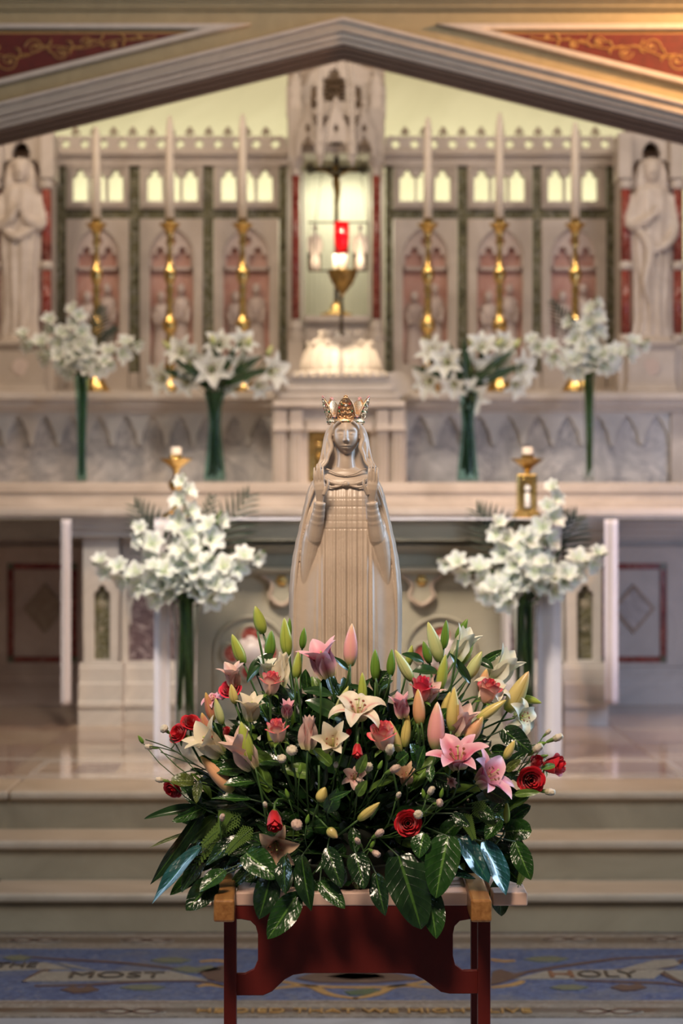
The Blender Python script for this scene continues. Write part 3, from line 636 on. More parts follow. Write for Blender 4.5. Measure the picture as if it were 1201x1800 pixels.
# ================================================================ REREDOS
rr = root('reredos_screen', (0, DR, Z(690, DR)), 'carved white marble reredos screen with green marble strips and pierced lancets', 'altarpiece')
bays = [(115, 226), (245, 356), (375, 490), (691, 804), (822, 936), (952, 1066)]
lanc = [(140, 171, 202), (271, 302, 333), (401, 433, 465), (716, 746, 778), (847, 878, 909), (977, 1008, 1037)]
for (a, c), ls in zip(bays, lanc):
    pplate('pierced_panel', [rect(a, c, 291, 367)]+[arch(x, 13.5, 297, 353) for x in ls], DR, DR+0.10, M_white, rr, 0.006)
    pplate('lancet_moulding', [rect(a+5, c-5, 294, 362), rect(a+8, c-8, 297, 359)], DR-0.015, DR+0.02, M_white, rr, 0.003)
    cx = (a+c)/2; hw = (c-a)/2-17
    bp = pplate('niche_panel', [rect(a, c, 384, 684), arch(cx, hw, 398, 640, False)], DR, DR+0.08, M_white, rr, 0.008)
    G().pbox(a+2, c-2, 386, 682, DR+0.08, DR+0.12).build('pink_backing', M_pink, rr)
    # tracery head: paired cusped arches and a ring
    lpz = [arch(cx, hw+1, 396, 470, False), arch(cx-hw*.5, hw*.42, 432, 475), arch(cx+hw*.5, hw*.42, 432, 475), circ(cx, 424, hw*.22, 12)]
    pplate('tracery_head', lpz, DR+0.035, DR+0.08, M_pinkwhite, rr, 0.004)
    g = G()
    for q, sc_ in ((cx-hw*.48, 0.9), (cx+hw*.42, 1.0)):
        zb = Z(640, DR); h = 0.50*sc_; x0 = X(q, DR)
        prof = [(0.0, .058), (.1, .06), (.3, .050), (.5, .044), (.66, .052), (.78, .056), (.83, .034), (.86, .018)]
        vs = []; fs = []
        for i, (t, r) in enumerate(prof):
            for k in range(14):
                an = PI*k/13; rf = r*(1+0.10*math.cos(an*9)); vs.append((x0+rf*math.cos(an), DR+0.085-rf*0.9*math.sin(an), zb+t*h))
        for i in range(len(prof)-1):
            for k in range(13): fs.append((i*14+k, i*14+k+1, (i+1)*14+k+1, (i+1)*14+k))
        g.add(vs, fs); g.add(*ball((x0, DR+0.045, zb+h*.93), 0.030, 10, 8, (0.85, 1, 1.15)))
        g.add(*tube([(x0-.045, DR+.04, zb+h*.7), (x0-.03, DR+.02, zb+h*.55), (x0+.01, DR+.02, zb+h*.62)], [.016, .014, .009], 7))
        g.add(*tube([(x0+.045, DR+.04, zb+h*.7), (x0+.04, DR+.02, zb+h*.52), (x0+.0, DR+.01, zb+h*.58)], [.016, .014, .009], 7))
    g.build('relief_figures', M_pinkwhite, rr, smooth=True)
for a, c in ((97, 114), (227, 244), (357, 374), (491, 504), (677, 690), (805, 821), (937, 951), (1067, 1082)):
    G().pbox(a, c, 288, 655, DR+0.03, DR+0.1).build('green_strip', M_green, rr)
    G().pbox(a, c, 655, 690, DR+0.005, DR+0.1).build('strip_foot', M_white, rr)
for a, c in ((97, 504), (677, 1082)):
    G().pbox(a, c, 367, 385, DR+0.035, DR+0.1).build('green_band', M_green, rr)
    pprof('cornice', DR, [(268, 274, 0.06), (274, 280, 0.03), (280, 291, 0.01)], DR+0.15, a-4, c+2, M_white, rr)
    n = int((c-a)/33.5); pts_h = [circ(a+18+33.5*k, 253, 7.2, 14) for k in range(n) if a+18+33.5*k < c-8]
    top = [(c, 243)]
    for k in reversed(range(n)):
        x0 = a+18+33.5*k
        if x0 > c-8: continue
        top += [(x0+15, 241), (x0+10, 238), (x0, 240), (x0-10, 238), (x0-15, 241), (x0-16.75, 243)]
    pplate('pierced_cresting', [[(a, 269), (c, 269)]+top+[(a, 243)]]+pts_h, DR, DR+0.05, M_white, rr, 0.003)
    for k in range(n):
        x0 = a+18+33.5*k+16.75
        if x0 > c-5: continue
        g = G()
        for dx, dy, r in ((0, 226, 4.4), (-5, 232, 3.6), (5, 232, 3.6)): g.add(*ball((X(x0+dx, DR), DR+.025, Z(dy, DR)), r*DR/F, 8, 6, (1, .6, 1)))
        g.add(*tube([P(x0, 244, DR+.02), P(x0, 228, DR+.02)], 0.006, 6)); g.build('fleuron', M_tan, rr, smooth=True)
for a, c in ((72, 98), (1081, 1108)): G().pbox(a, c, 245, 690, DR+.01, DR+.1).build('end_stile', M_white, rr)
pprof('screen_plinth', DR, [(683, 688, 0.05), (688, 700, 0.08)], DR+0.15, 90, 500, M_white, rr)
pprof('screen_plinth', DR, [(683, 688, 0.05), (688, 700, 0.08)], DR+0.15, 690, 1090, M_white, rr)

# centre canopy over the tabernacle
cn = root('tabernacle_canopy', (0, 14.6, Z(660, 14.6)), 'tall white marble gothic canopy with spires over the central niche', 'altar canopy')
DC = 14.55
for x in (519.5, 661.5):
    G().pbox(x-14, x-10, 300, 690, DC+.04, DC+0.2).build('jamb', M_white, cn); G().pbox(x+10, x+14, 300, 690, DC+.04, DC+0.2).build('jamb', M_white, cn)
    g = G(); r0 = 7.5*DC/F; g.add(*lathe([(r0, Z(562, DC)), (r0, Z(440, DC)), (r0*.97, Z(306, DC))], 16, (X(x, DC), DC+.02, 0))); g.build('red_column', M_red, cn, smooth=True)
    g = G(); g.add(*lathe([(r0*2.1, Z(600, DC)), (r0*2.1, Z(588, DC)), (r0*1.5, Z(584, DC)), (r0*1.7, Z(574, DC)), (r0*1.1, Z(566, DC)), (r0*1.2, Z(561, DC))], 12, (X(x, DC), DC+.02, 0)))
    g.pbox(x-13, x+13, 600, 692, DC-.03, DC+.08); g.build('column_base', M_white, cn)
    g = G(); g.add(*lathe([(r0*1.05, Z(308, DC)), (r0*1.2, Z(302, DC)), (r0*1.0, Z(298, DC)), (r0*1.9, Z(288, DC)), (r0*2.0, Z(280, DC))], 12, (X(x, DC), DC+.02, 0))); g.build('capital', M_white, cn)
    # outer buttress and pinnacle
    g = G(); g.pbox(x-13, x+13, 190, 282, DC-.02, DC+.12); g.pbox(x-9, x+9, 140, 190, DC, DC+.08)
    g.add(*lathe([(.03, Z(142, DC)), (.02, Z(110, DC)), (.004, Z(85, DC))], 8, (X(x, DC), DC+.04, 0)))
    for yy in (190, 165, 142, 125): 
        for sx in (-1, 1): g.add(*ball((X(x+sx*9, DC), DC, Z(yy, DC)), .012, 6, 5))
    g.build('pinnacle', M_white, cn)
def gablet(cx, hw, ytop, yb, d, open_top, open_hw):
    lp = [(cx-hw, yb), (cx-hw, yb-44), (cx-hw*.55, ytop+32), (cx, ytop), (cx+hw*.55, ytop+32), (cx+hw, yb-44), (cx+hw, yb)]
    lp += [(cx+open_hw, yb), (cx+open_hw, open_top+24), (cx+open_hw*.7, open_top+12), (cx+open_hw*.45, open_top+12), (cx, open_top), (cx-open_hw*.45, open_top+12), (cx-open_hw*.7, open_top+12), (cx-open_hw, open_top+24), (cx-open_hw, yb)]
    pplate('gablet', [lp, [(cx-5, open_top-12), (cx, open_top-4), (cx+5, open_top-12), (cx, open_top-22)]], d, d+0.06, M_white, cn, 0.005)
    g = G()
    for k in range(5):
        t = k/4.5
        for s in (-1, 1): g.add(*ball((X(cx+s*hw*(1-t)*.95, d), d+.02, Z(yb-44+(ytop-yb+44)*t, d)), .014, 6, 5, (1, .8, 1.2)))
    g.add(*ball((X(cx, d), d+.02, Z(ytop-5, d)), .018, 8, 6, (1, .8, 1.5))); g.build('crockets', M_white, cn, smooth=True)['kind'] = 'stuff'
gablet(590.5, 28, 182, 282, 14.30, 238, 20)
gablet(541, 20, 186, 276, 14.45, 238, 13)
gablet(640, 20, 186, 276, 14.45, 238, 13)
for x in (562, 619):
    g = G(); d = 14.28; g.pbox(x-4.5, x+4.5, 150, 272, d, d+.09); g.add(*lathe([(.004, Z(291, d)), (.012, Z(284, d)), (.018, Z(278, d)), (.022, Z(270, d))], 8, (X(x, d), d+.04, 0)))
    g.add(*lathe([(.018, Z(152, d)), (.012, Z(125, d)), (.003, Z(98, d))], 8, (X(x, d), d+.04, 0)))
    for yy in (250, 225, 200, 175, 150):
        for sx in (-1, 1): g.add(*ball((X(x+sx*5, d), d, Z(yy, d)), .011, 6, 5))
    g.build('pendant_buttress', M_white, cn)
# upper tier: pierced lantern
pplate('upper_tier', [[(503, 205), (503, 150), (535, 150), (545, 128), (600, 96), (655, 128), (665, 150), (678, 150), (678, 205)], arch(587, 20, 120, 178), arch(552, 6, 150, 190), arch(629, 6, 150, 190)], DC+0.05, DC+0.13, M_white, cn, 0.004)
G().pbox(505, 676, 110, 272, DC+0.30, DC+0.34).build('lantern_back', M_tan, cn)
g = G()
for x in (578, 587, 596): g.add(*tube([P(x, 178, DC+.06), P(x, 128, DC+.06)], .006, 6))
for k in range(3): g.add(*tube([P(569, 140+k*14, DC+.06), P(605, 150+k*14, DC+.06)], .004, 6)); g.add(*tube([P(605, 140+k*14, DC+.06), P(569, 150+k*14, DC+.06)], .004, 6))
g.build('lattice', M_bronze, cn)
G().pbox(504, 677, 256, 268, DC+.02, DC+.34).build('canopy_soffit', M_white, cn)
# ribbed curtain of the niche
vs = []; fs = []; nn = 90
for i in range(nn+1):
    x = 520+140*i/nn; dd = 15.25+0.02*math.sin(i*1.05)
    vs += [P(x, 270, dd), P(x, 700, dd)]
for i in range(nn): fs.append((2*i, 2*i+1, 2*i+3, 2*i+2))
mk('niche_curtain', vs, fs, M_curtain, cn, True)
for a in (507, 650): G().pbox(a-6, a+18 if a < 600 else a+24, 280, 690, 15.3, 15.34).build('niche_return', M_white, cn)
# throne crucifix
cr = root('altar_crucifix', P(591, 556, 14.75), 'tall dark crucifix on a gold foot standing in the central niche', 'crucifix')
dX = 14.75
pprof('throne_ledge', 14.6, [(556, 566, 0.05), (566, 600, 0.0)], 15.2, 535, 648, M_white, cn)
g = G(); g.pbox(587, 595, 252, 530, dX, dX+.03); g.pbox(545, 640, 293, 302, dX, dX+.03); g.build('cross', M_darkwood, cr, bevel=.003)
g = G()
for x, y in ((545, 297), (640, 297), (591, 254)):
    for dx, dy in ((0, -7), (0, 7), (-7, 0), (7, 0)): g.add(*ball(P(x+dx*.8, y+dy*.8, dX+.01), .014, 8, 6, (1, .6, 1)))
g.build('trefoil_ends', M_bronze, cr, smooth=True)
g = G()   # corpus
c0 = P(591, 300, dX-.015)
g.add(*tube([c0+Vector((0, 0, -.02)), c0+Vector((0, 0, -.08)), c0+Vector((.006, -.01, -.14)), c0+Vector((0, -.012, -.20)), c0+Vector((0, 0, -.29))], [.022, .026, .018, .015, .008], 8))
for s in (-1, 1): g.add(*tube([c0+Vector((s*.015, 0, -.03)), c0+Vector((s*.07, 0, 0)), c0+Vector((s*.13, 0, .012))], [.012, .009, .006], 6))
g.add(*ball(c0+Vector((-.008, -.008, .012)), .019, 8, 6, (1, 1, 1.2))); g.build('corpus', M_brass, cr, smooth=True)
g = G(); b0 = P(591, 556, dX+.015)
g.add(*lathe([(.10, 0), (.10, .012), (.075, .02), (.05, .035), (.03, .05), (.035, .065), (.02, .08), (.015, .10)], 16, b0)); g.build('gold_foot', M_gold, cr, smooth=True)

# sanctuary lamp hanging in front of the niche
DLp = 13.6
lp_ = root('sanctuary_lamp', P(601, 475, DLp), 'hanging sanctuary lamp with glowing red glass over a chalice shaped brass bowl', 'lamp')
def lz(py): return Z(py, DLp)
cx_ = X(600, DLp); m_ = DLp/F
g = G(); g.add(*lathe([(12.5*m_, lz(445)), (13*m_, lz(420)), (13*m_, lz(419)), (14*m_, lz(416)), (13*m_, lz(413)), (13.5*m_, lz(390)), (12.5*m_, lz(390)), (12*m_, lz(440))], 20, (cx_, DLp, 0))); g.build('red_glass', M_redglass, lp_, smooth=True)
g = G(); g.add(*lathe([(8*m_, lz(476)), (9*m_, lz(460)), (10*m_, lz(446))], 16, (X(601, DLp), DLp, 0))); g.build('glass_cup', M_saint, lp_, smooth=True)
g = G(); g.add(*lathe([(4*m_, lz(474)), (4*m_, lz(450)), (1*m_, lz(447))], 10, (X(589, DLp), DLp-.02, 0))); g.build('candle_glow', M_flame, lp_, smooth=True)
g = G(); g.add(*lathe([(3*m_, lz(518)), (8*m_, lz(511)), (17*m_, lz(500)), (24*m_, lz(486)), (27*m_, lz(476)), (28*m_, lz(475)), (25*m_, lz(476)), (20*m_, lz(488)), (2*m_, lz(500))], 24, (X(602, DLp), DLp, 0))); g.build('bowl', M_brass, lp_, smooth=True)
g = G(); g.add(*lathe([(1*m_, lz(590)), (3.5*m_, lz(586)), (2.8*m_, lz(560)), (3.8*m_, lz(545)), (2.5*m_, lz(530)), (4*m_, lz(522)), (3*m_, lz(517))], 14, (X(600, DLp), DLp, 0))); g.build('pendant_stem', M_bronze, lp_, smooth=True)
g = G()
for s in (-1, 1): g.add(*tube([P(600+s*46, 392, DLp), P(600+s*46, 476, DLp)], .003, 5)); 
g.add(*tube([P(541, 391, DLp), P(645, 391, DLp)], .005, 6)); g.add(*tube([P(541, 476, DLp), P(645, 476, DLp)], .005, 6)); g.build('lamp_frame', M_bronze, lp_)
for s in (-1, 1):
    gg = G()
    for k in range(40):
        t = k/39; p = P(600+s*(46*(1-t)+2*t), 391-(391-60)*t, DLp)
        gg.add(*ball(p, .0045, 5, 4, (1, 1, 1.8)))
    gg.build('chain', M_bronze, lp_, smooth=True)
G().pbox(595, 605, 20, 62, DLp-.02, DLp+.02).build('chain_hook', M_bronze, lp_)
gg = G(); gg.add(*tube([(0, DLp, Z(20, DLp)), (0, DLp, 7.0)], .004, 6)); gg.build('ceiling_chain', M_bronze, lp_)
for s in (-1, 1):      # little bronze angels of the lamp frame
    g = G(); x = 593+s*40; y0 = 474
    g.add(*lathe([(.030, Z(y0, DLp)), (.026, Z(455, DLp)), (.016, Z(432, DLp)), (.020, Z(415, DLp)), (.008, Z(405, DLp))], 10, (X(x, DLp), DLp+.04, 0)))
    g.add(*ball(P(x, 400, DLp+.04), .016, 8, 6)); 
    for q in (-1, 1): g.add(*ball(P(x+q*9, 430, DLp+.06), .045, 8, 6, (.35, .2, 1.2)))
    g.build('angel_figure', M_saint, lp_, smooth=True); G().pbox(x-13, x+11, 418, 474, DLp+.10, DLp+.11).build('dark_backplate', M_bronze, lp_)
# tabernacle
tb = root('tabernacle', (0, 13.8, Z(850, 13.8)), 'domed white marble tabernacle with gold door, brightly lit from above', 'tabernacle')
DT = 13.75; mt = DT/F
def L(prof, name, m, n=40, c=598):
    g = G(); g.add(*lathe([(r*mt, Z(y, DT)) for r, y in prof], n, (X(c, DT), DT+.30, 0))); return g.build(name, m, tb, smooth=False)
L([(92, 690), (92, 683), (80, 680), (80, 664), (84, 660), (84, 652), (74, 649)], 'drum', M_white)
o = L([(72, 655), (71, 640), (68, 628), (62, 612), (54, 600), (44, 590), (30, 582), (14, 578), (2, 576)], 'dome', M_white); shade(o.data)
g = G()
for k in range(24):
    a = 2*PI*k/24
    g.add(*tube([(X(598, DT)+r*mt*math.cos(a), DT+.30+r*mt*math.sin(a), Z(y, DT)) for r, y in ((72, 650), (70, 632), (63, 612), (53, 598), (36, 585), (16, 577))], .006, 5))
    g.add(*ball((X(598, DT)+84*mt*math.cos(a+.1), DT+.30+84*mt*math.sin(a+.1), Z(656, DT)), .022, 8, 6))
g.build('dome_ribs', M_white, tb, smooth=True)
g = G()
for k in range(12):
    a = 2*PI*k/12+.13
    for (r, y, s_) in ((58, 603, .016), (36, 584, .014)): g.add(*ball((X(598, DT)+r*mt*math.cos(a), DT+.30+r*mt*math.sin(a), Z(y-4, DT)), s_, 8, 6, (1, 1, 1.3)))
g.build('crockets', M_white, tb, smooth=True)['kind'] = 'stuff'
g = G()
for x0, x1, y0, y1, d0 in ((478, 712, 704, 716, 13.32), (486, 704, 690, 704, 13.42), (498, 692, 676, 690, 13.46), (512, 684, 662, 677, 13.50)): g.pbox(x0, x1, y0, y1, d0, 14.6)
g.build('stepped_cornice', M_white, tb, bevel=.012)
for s in (-1, 1):
    g = G(); g.add(*tube([P(597+s*100, 676, 13.5), P(597+s*100, 676, 13.62)], .075, 20)); g.build('scroll_end', M_white, tb, smooth=False)
pplate('arcaded_band', [rect(512, 684, 655, 663)]+[circ(522+14.2*k, 659, 4, 10) for k in range(12)], 13.47, 13.53, M_white, tb)
pplate('body_front', [rect(478, 714, 716, 895), rect(541, 650, 757, 890)], 13.42, 13.5, M_white, tb, 0.006)
G().pbox(480, 712, 717, 895, 13.56, 14.5).build('body_core', M_white, tb)
for x0 in (481, 509, 661, 687):
    w = 23
    g = G(); g.pbox(x0, x0+w, 720, 750, 13.36, 13.45); g.pbox(x0-2, x0+w+2, 747, 757, 13.33, 13.45); g.build('capital_block', M_white, tb, bevel=.006)
    g = G(); g.pbox(x0+2, x0+w-2, 757, 872, 13.37, 13.45)
    for q in (6, 11.5, 17): g.pbox(x0+q-1, x0+q+1, 765, 866, 13.36, 13.38)
    g.build('pilaster', M_white, tb, bevel=.003)
    g = G(); g.pbox(x0-1, x0+w+1, 872, 895, 13.34, 13.45); g.build('pilaster_base', M_white, tb, bevel=.006)
pprof('lintel', 13.4, [(740, 748, 0.03), (748, 758, 0.05)], 13.5, 538, 656, M_white, tb)
G().pbox(541, 650, 757, 890, 13.46, 13.50).build('gold_door', M_gold, tb)
pplate('door_frame', [rect(541, 650, 757, 890), rect(550, 594, 768, 882), rect(598, 641, 768, 882)], 13.44, 13.47, M_gold, tb, 0.004)
g = G()
for x in (560, 584, 608, 632):
    for y in (780, 800, 822, 845, 866): g.add(*ball(P(x, y, 13.46), .018, 8, 6, (1, .6, 1)))
g.build('door_bosses', M_gold, tb, smooth=True)

# niches with saints at both ends
def saint(cx, nm, hand, seed):
    d = 14.35; sc = d/F; rs = random.Random(seed); g = G(); top = 268; foot = 596
    vs = []; fs = []; nc = 56; rows = 46
    wt = [(322, 9), (330, 26), (345, 35), (380, 37), (430, 36), (500, 32), (560, 31), (596, 38)]
    dt = [(322, 9), (335, 20), (380, 24), (500, 24), (596, 30)]
    ph = rs.random()*6
    for i in range(rows+1):
        y = 322+(596-322)*i/rows; w = interp(wt, y); dd = interp(dt, y)
        for k in range(nc):
            a = 2*PI*k/nc; f = 1+(0.05+0.08*(y-322)/270)*math.sin(a*9+ph+(y-322)*.02*math.sin(a))+0.04*math.sin(a*5-(y-322)*.05)
            vs.append(Vector(((cx-600+w*f*math.sin(a)), -dd*f*math.cos(a), y)))
    for i in range(rows):
        for k in range(nc): fs.append((i*nc+k, i*nc+(k+1) % nc, (i+1)*nc+(k+1) % nc, (i+1)*nc+k))
    fs.append(tuple(reversed(range(nc)))); fs.append(tuple(range(rows*nc, rows*nc+nc)))
    g.add([(v.x, v.y, v.z) for v in vs], fs)
    c = cx-600
    g.add(*ball((c, -4, 302), 18, 18, 14, (.82, .95, 1.15)))
    g.add(*tube([(c, -20, 300), (c, -24, 306), (c, -20, 308)], [2, 3, 1.5], 6))      # nose
    g.add(*ball((c, -16, 315), 5, 8, 6)); g.add(*tube([(c, 0, 312), (c, 0, 330)], 9, 10))
    for s in (-1, 1):
        g.add(*tube(smooth_path([(c+s*14, 4, 286), (c+s*19, 2, 305), (c+s*20, 0, 325), (c+s*24, 2, 345)], 4), [7, 8, 8, 8, 9, 9, 9, 10, 10, 9, 8, 7, 6][:13], 10))
    g.add(*ball((c, 4, 290), 19, 16, 10, (1, 1, .75)))
    if hand == 'pray':
        for s in (-1, 1):
            g.add(*tube(smooth_path([(c+s*33, 0, 345), (c+s*36, -10, 395), (c+s*16, -26, 390), (c+s*3, -34, 368)], 4), [12, 12, 13, 13, 13, 12, 11, 10, 9, 8, 6, 5, 4], 10))
            for q in range(4): g.add(*tube([(c+s*2.4, -34-q*1.6+2, 370), (c+s*1.2, -35-q*1.6+2, 348+q*1.5)], [2.0, 1.2], 6))
            g.add(*tube([(c+s*5, -34, 370), (c+s*3, -40, 360)], [2, 1.2], 6))
        g.add(*tube(smooth_path([(c-30, -14, 400), (c-5, -30, 420), (c+28, -18, 400)], 5), 7, 8))
    else:
        g.add(*tube(smooth_path([(c-33, 0, 345), (c-37, -10, 395), (c-14, -28, 392), (c+4, -32, 376)], 4), [12, 12, 13, 13, 13, 12, 11, 10, 9, 8, 6, 5, 4], 10))
        for q in range(4): g.add(*tube([(c+2, -33, 376+q*3), (c+12, -34, 366+q*3.4)], [2.2, 1.5], 6))
        g.add(*tube([(c, -34, 374), (c+3, -38, 364)], [2, 1.4], 6))
        g.add(*tube(smooth_path([(c+33, 0, 345), (c+38, -8, 400), (c+26, -26, 430), (c+10, -30, 440)], 4), [12, 12, 12, 12, 12, 11, 10, 9, 8, 7, 6, 5, 4], 10))
        for q in range(4): g.add(*tube([(c+12, -30, 436+q*3), (c, -33, 438+q*3)], [2.2, 1.5], 6))
        g.add(*tube([(c+14, -32, 434), (c+6, -37, 430)], [2, 1.4], 6))
        g.add(*tube(smooth_path([(c-30, -18, 400), (c-6, -30, 440), (c-14, -30, 500), (c-2, -26, 545)], 5), [5, 6, 7, 8, 8, 8, 8, 8, 8, 7, 7, 6, 5, 4, 3, 2], 8))
    for s in (-1, 1): g.add(*ball((c+s*12, -24, 594), 8, 8, 6, (1, 1.4, .6)))
    g2 = G(); g2.add([Vector((v.x*sc, d+v.y*sc, CH-(v.z-900)*sc)) for v in g.v], g.f)
    me = remesh(g2, 0.0055, 2); me.materials.append(M_saint)
    r_ = root('saint_statue', P(cx, 600, d), f'white marble robed saint statue {nm}', 'statue')
    link('figure', me, r_)
    G().add(*lathe([(.15, Z(604, d)), (.15, Z(600, d)), (.13, Z(596, d)), (.12, Z(593, d))], 8, (X(cx, d), d, 0))).build('statue_base', M_saint, r_)
    # niche
    nr = root('saint_niche', P(cx, 690, d+.2), f'marble niche with red columns around the saint {nm}', 'niche')
    G().pbox(cx-48, cx+48, 230, 690, d+.28, d+.34).build('niche_back', M_pinkwhite, nr)
    G().pbox(cx-41, cx+41, 604, 690, d-.16, d+.28).build('pedestal', M_white, nr)
    pprof('pedestal_cap', d-.16, [(600, 606, .03), (606, 612, .015)], d+.25, cx-44, cx+44, M_white, nr)
    pprof('pedestal_foot', d-.16, [(676, 682, .015), (682, 692, .03)], d+.25, cx-44, cx+44, M_white, nr)
    g = G(); g.add(*tube([P(cx, 645, d-.165), P(cx, 645, d-.155)], .05, 16)); g.build('pedestal_roundel', M_pinkwhite, nr)
    for s in (-1, 1):
        x = cx+s*46; r0 = 9*sc
        for y0, y1, nmn in ((590, 474, 'lower_shaft'), (462, 330, 'upper_shaft')):
            G().add(*lathe([(r0, Z(y0, d)), (r0*.95, Z(y1, d))], 16, (X(x, d), d-.02, 0))).build('red_column_shaft', M_red, nr, smooth=True)
        for ys_ in ((476, 472, 464, 460), (606, 600, 592, 588), (334, 328, 318, 312)):
            G().add(*lathe([(r0*1.05, Z(ys_[0], d)), (r0*1.4, Z(ys_[1], d)), (r0*1.4, Z(ys_[2], d)), (r0*1.05, Z(ys_[3], d))], 14, (X(x, d), d-.02, 0))).build('column_ring', M_white, nr, smooth=True)
        G().pbox(x-12, x+12, 606, 690, d-.1, d+.1).build('column_pedestal', M_white, nr, bevel=.006)
        G().pbox(x-12, x+12, 232, 313, d-.08, d+.2).build('impost_block', M_white, nr, bevel=.008)
    tre = [rect(cx-36, cx+36, 228, 330), arch(cx, 34, 250, 331, True)]
    lpz = [[(cx-36, 330), (cx-36, 200), (cx+36, 200), (cx+36, 330), (cx+30, 330), (cx+33, 305), (cx+30, 285), (cx+20, 280), (cx+12, 287), (cx+16, 268), (cx+10, 254), (cx, 248), (cx-10, 254), (cx-16, 268), (cx-12, 287), (cx-20, 280), (cx-30, 285), (cx-33, 305), (cx-30, 330)]]
    pplate('trefoil_canopy', lpz, d+.0, d+.08, M_white, nr, .006)
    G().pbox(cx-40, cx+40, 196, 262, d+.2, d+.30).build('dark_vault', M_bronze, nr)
saint(36, 'with praying hands at the left end', 'pray', 2)
saint(1145, 'with hand on breast at the right end', 'one', 5)
# ================================================================ FRONT ALTAR
DA = 10.95
fa = root('front_altar', (0, 11.2, PZ), 'freestanding pale marble altar with carved red quatrefoils directly behind the crowned statue', 'altar')
pprof('mensa', DA-.12, [(913, 951, 0.02)], 11.7, 288, 962, M_greenish, fa)
pprof('cornice', DA, [(951, 957, 0.0), (957, 963, 0.05), (963, 970, 0.02), (970, 996, -0.02), (996, 1004, 0.03), (1004, 1010, 0.0)], 11.6, 333, 892, M_greenish, fa)
G().pbox(345, 880, 1005, 1262, DA+.05, 11.55).build('altar_body', M_greenish, fa)
pprof('altar_base', DA, [(1262, 1270, 0.0), (1270, 1300, 0.03), (1300, 1330, 0.06)], 11.6, 340, 885, M_greenish, fa)
for cx in (495, 741):
    for s in (-1, 1):
        g = G(); g.add(*tube(smooth_path([P(cx+s*36, 1010, DA+.02), P(cx+s*20, 1022, DA+.02), P(cx+s*17, 1034, DA+.02), P(cx+s*21, 1047, DA+.02), P(cx+s*12, 1058, DA+.02), P(cx, 1064, DA+.02)], 5), .011, 8)); g.build('cusp_moulding', M_tan, fa, smooth=True)
    pplate('pendant_cusp', [[(cx-34, 1009), (cx+34, 1009), (cx+19, 1022), (cx+16, 1034), (cx+20, 1047), (cx+11, 1058), (cx, 1063), (cx-11, 1058), (cx-20, 1047), (cx-16, 1034), (cx-19, 1022)]], DA+.02, DA+.06, M_greenish, fa, .004)
    g = G(); g.add(*ball(P(cx, 1021, DA+.01), .018, 12, 8, (1, .6, 1)))
    for k in range(6): g.add(*ball(P(cx+7*math.cos(k*PI/3), 1021+7*math.sin(k*PI/3), DA+.015), .010, 8, 6, (1, .5, 1)))
    g.build('gold_boss', M_gold, fa, smooth=True)
for cx in (440, 775):
    g = G()
    for k in range(4):
        a = k*PI/2; g.add(*tube([P(cx+31*math.sin(a), 1148-31*math.cos(a), DA+.03), P(cx+31*math.sin(a), 1148-31*math.cos(a), DA+.06)], .043, 20))
    g.build('red_quatrefoil_lobes', M_red, fa)
    for k in range(4):
        a = k*PI/2; c_ = (cx+31*math.sin(a), 1148-31*math.cos(a))
        pts = [P(c_[0]+18*math.cos(t), c_[1]+18*math.sin(t), DA+.03) for t in [2*PI*q/24 for q in range(24)]]
        g = G(); g.add(*tube(pts+[pts[0]], .007, 6)); g.build('lobe_ring', M_greenish, fa, smooth=True)
    g = G(); g.add(*ball(P(cx, 1148, DA+.02), .05, 14, 10, (1, .5, 1)))
    for k in range(8): g.add(*ball(P(cx+20*math.cos(k*PI/4), 1148+20*math.sin(k*PI/4), DA+.03), .028, 8, 6, (1, .5, 1)))
    g.build('carved_rose', M_pinkwhite, fa, smooth=True)
    pts = [P(cx+62*math.cos(t), 1146-62*math.sin(t), DA+.04) for t in [PI*q/20 for q in range(21)]]
    g = G(); g.add(*tube([P(cx-62, 1262, DA+.04)]+pts[::-1]+[P(cx+62, 1262, DA+.04)], .008, 6)); g.build('arch_moulding', M_greenish, fa, smooth=True)

def cloth(name, label, pxo, pxi, ytop, ybot, d0, d1, wav, side):
    """linen falling over the altar end: a folded front return plus the long side fall"""
    vs = []; fs = []; nx = 40; nz = 30
    xo, xi = X(pxo, d0), X(pxi, d0); zt, zb = Z(ytop, d0), Z(ybot, d0)
    for j in range(nz+1):
        t = j/nz; z = zt+(zb-zt)*t
        for i in range(nx+1):
            s = i/nx
            if s < .35: q = s/.35; x = xi+(xo-xi)*q; y = d0+0.012*math.sin(q*7+t)+0.02*(1-q)
            else: q = (s-.35)/.65; x = xo+0.004*math.sin(q*9)*side; y = d0+(d1-d0)*q
            x += side*wav*t*t*math.sin(q*12+1)*.6; y += -wav*math.sin(s*20+t*2)*(0.4+t)
            vs.append((x, y, z))
    for j in range(nz):
        for i in range(nx): a = j*(nx+1)+i; fs.append((a, a+1, a+nx+2, a+nx+1))
    o = mk(name, vs, fs, M_fabric, None, True); md = o.modifiers.new('t', 'SOLIDIFY'); md.thickness = 0.004
    tag(o, label, 'altar cloth'); return o
cloth('altar_cloth_fall', 'white linen altar cloth end hanging at the left end of the front altar', 271, 298, 915, 1339, 10.72, 11.6, .006, -1)
cloth('altar_cloth_fall', 'wider bluish white linen altar cloth end hanging at the right end of the front altar', 985, 944, 915, 1336, 10.72, 11.6, .008, 1)
cloth('altar_cloth_fall', 'narrow white linen strip hanging at the left end of the high altar table', 107, 123, 913, 1240, 12.34, 12.66, .003, -1)
cloth('altar_cloth_fall', 'bright bluish white linen strip hanging at the right end of the high altar table', 1085, 1063, 913, 1238, 12.34, 12.9, .004, 1)
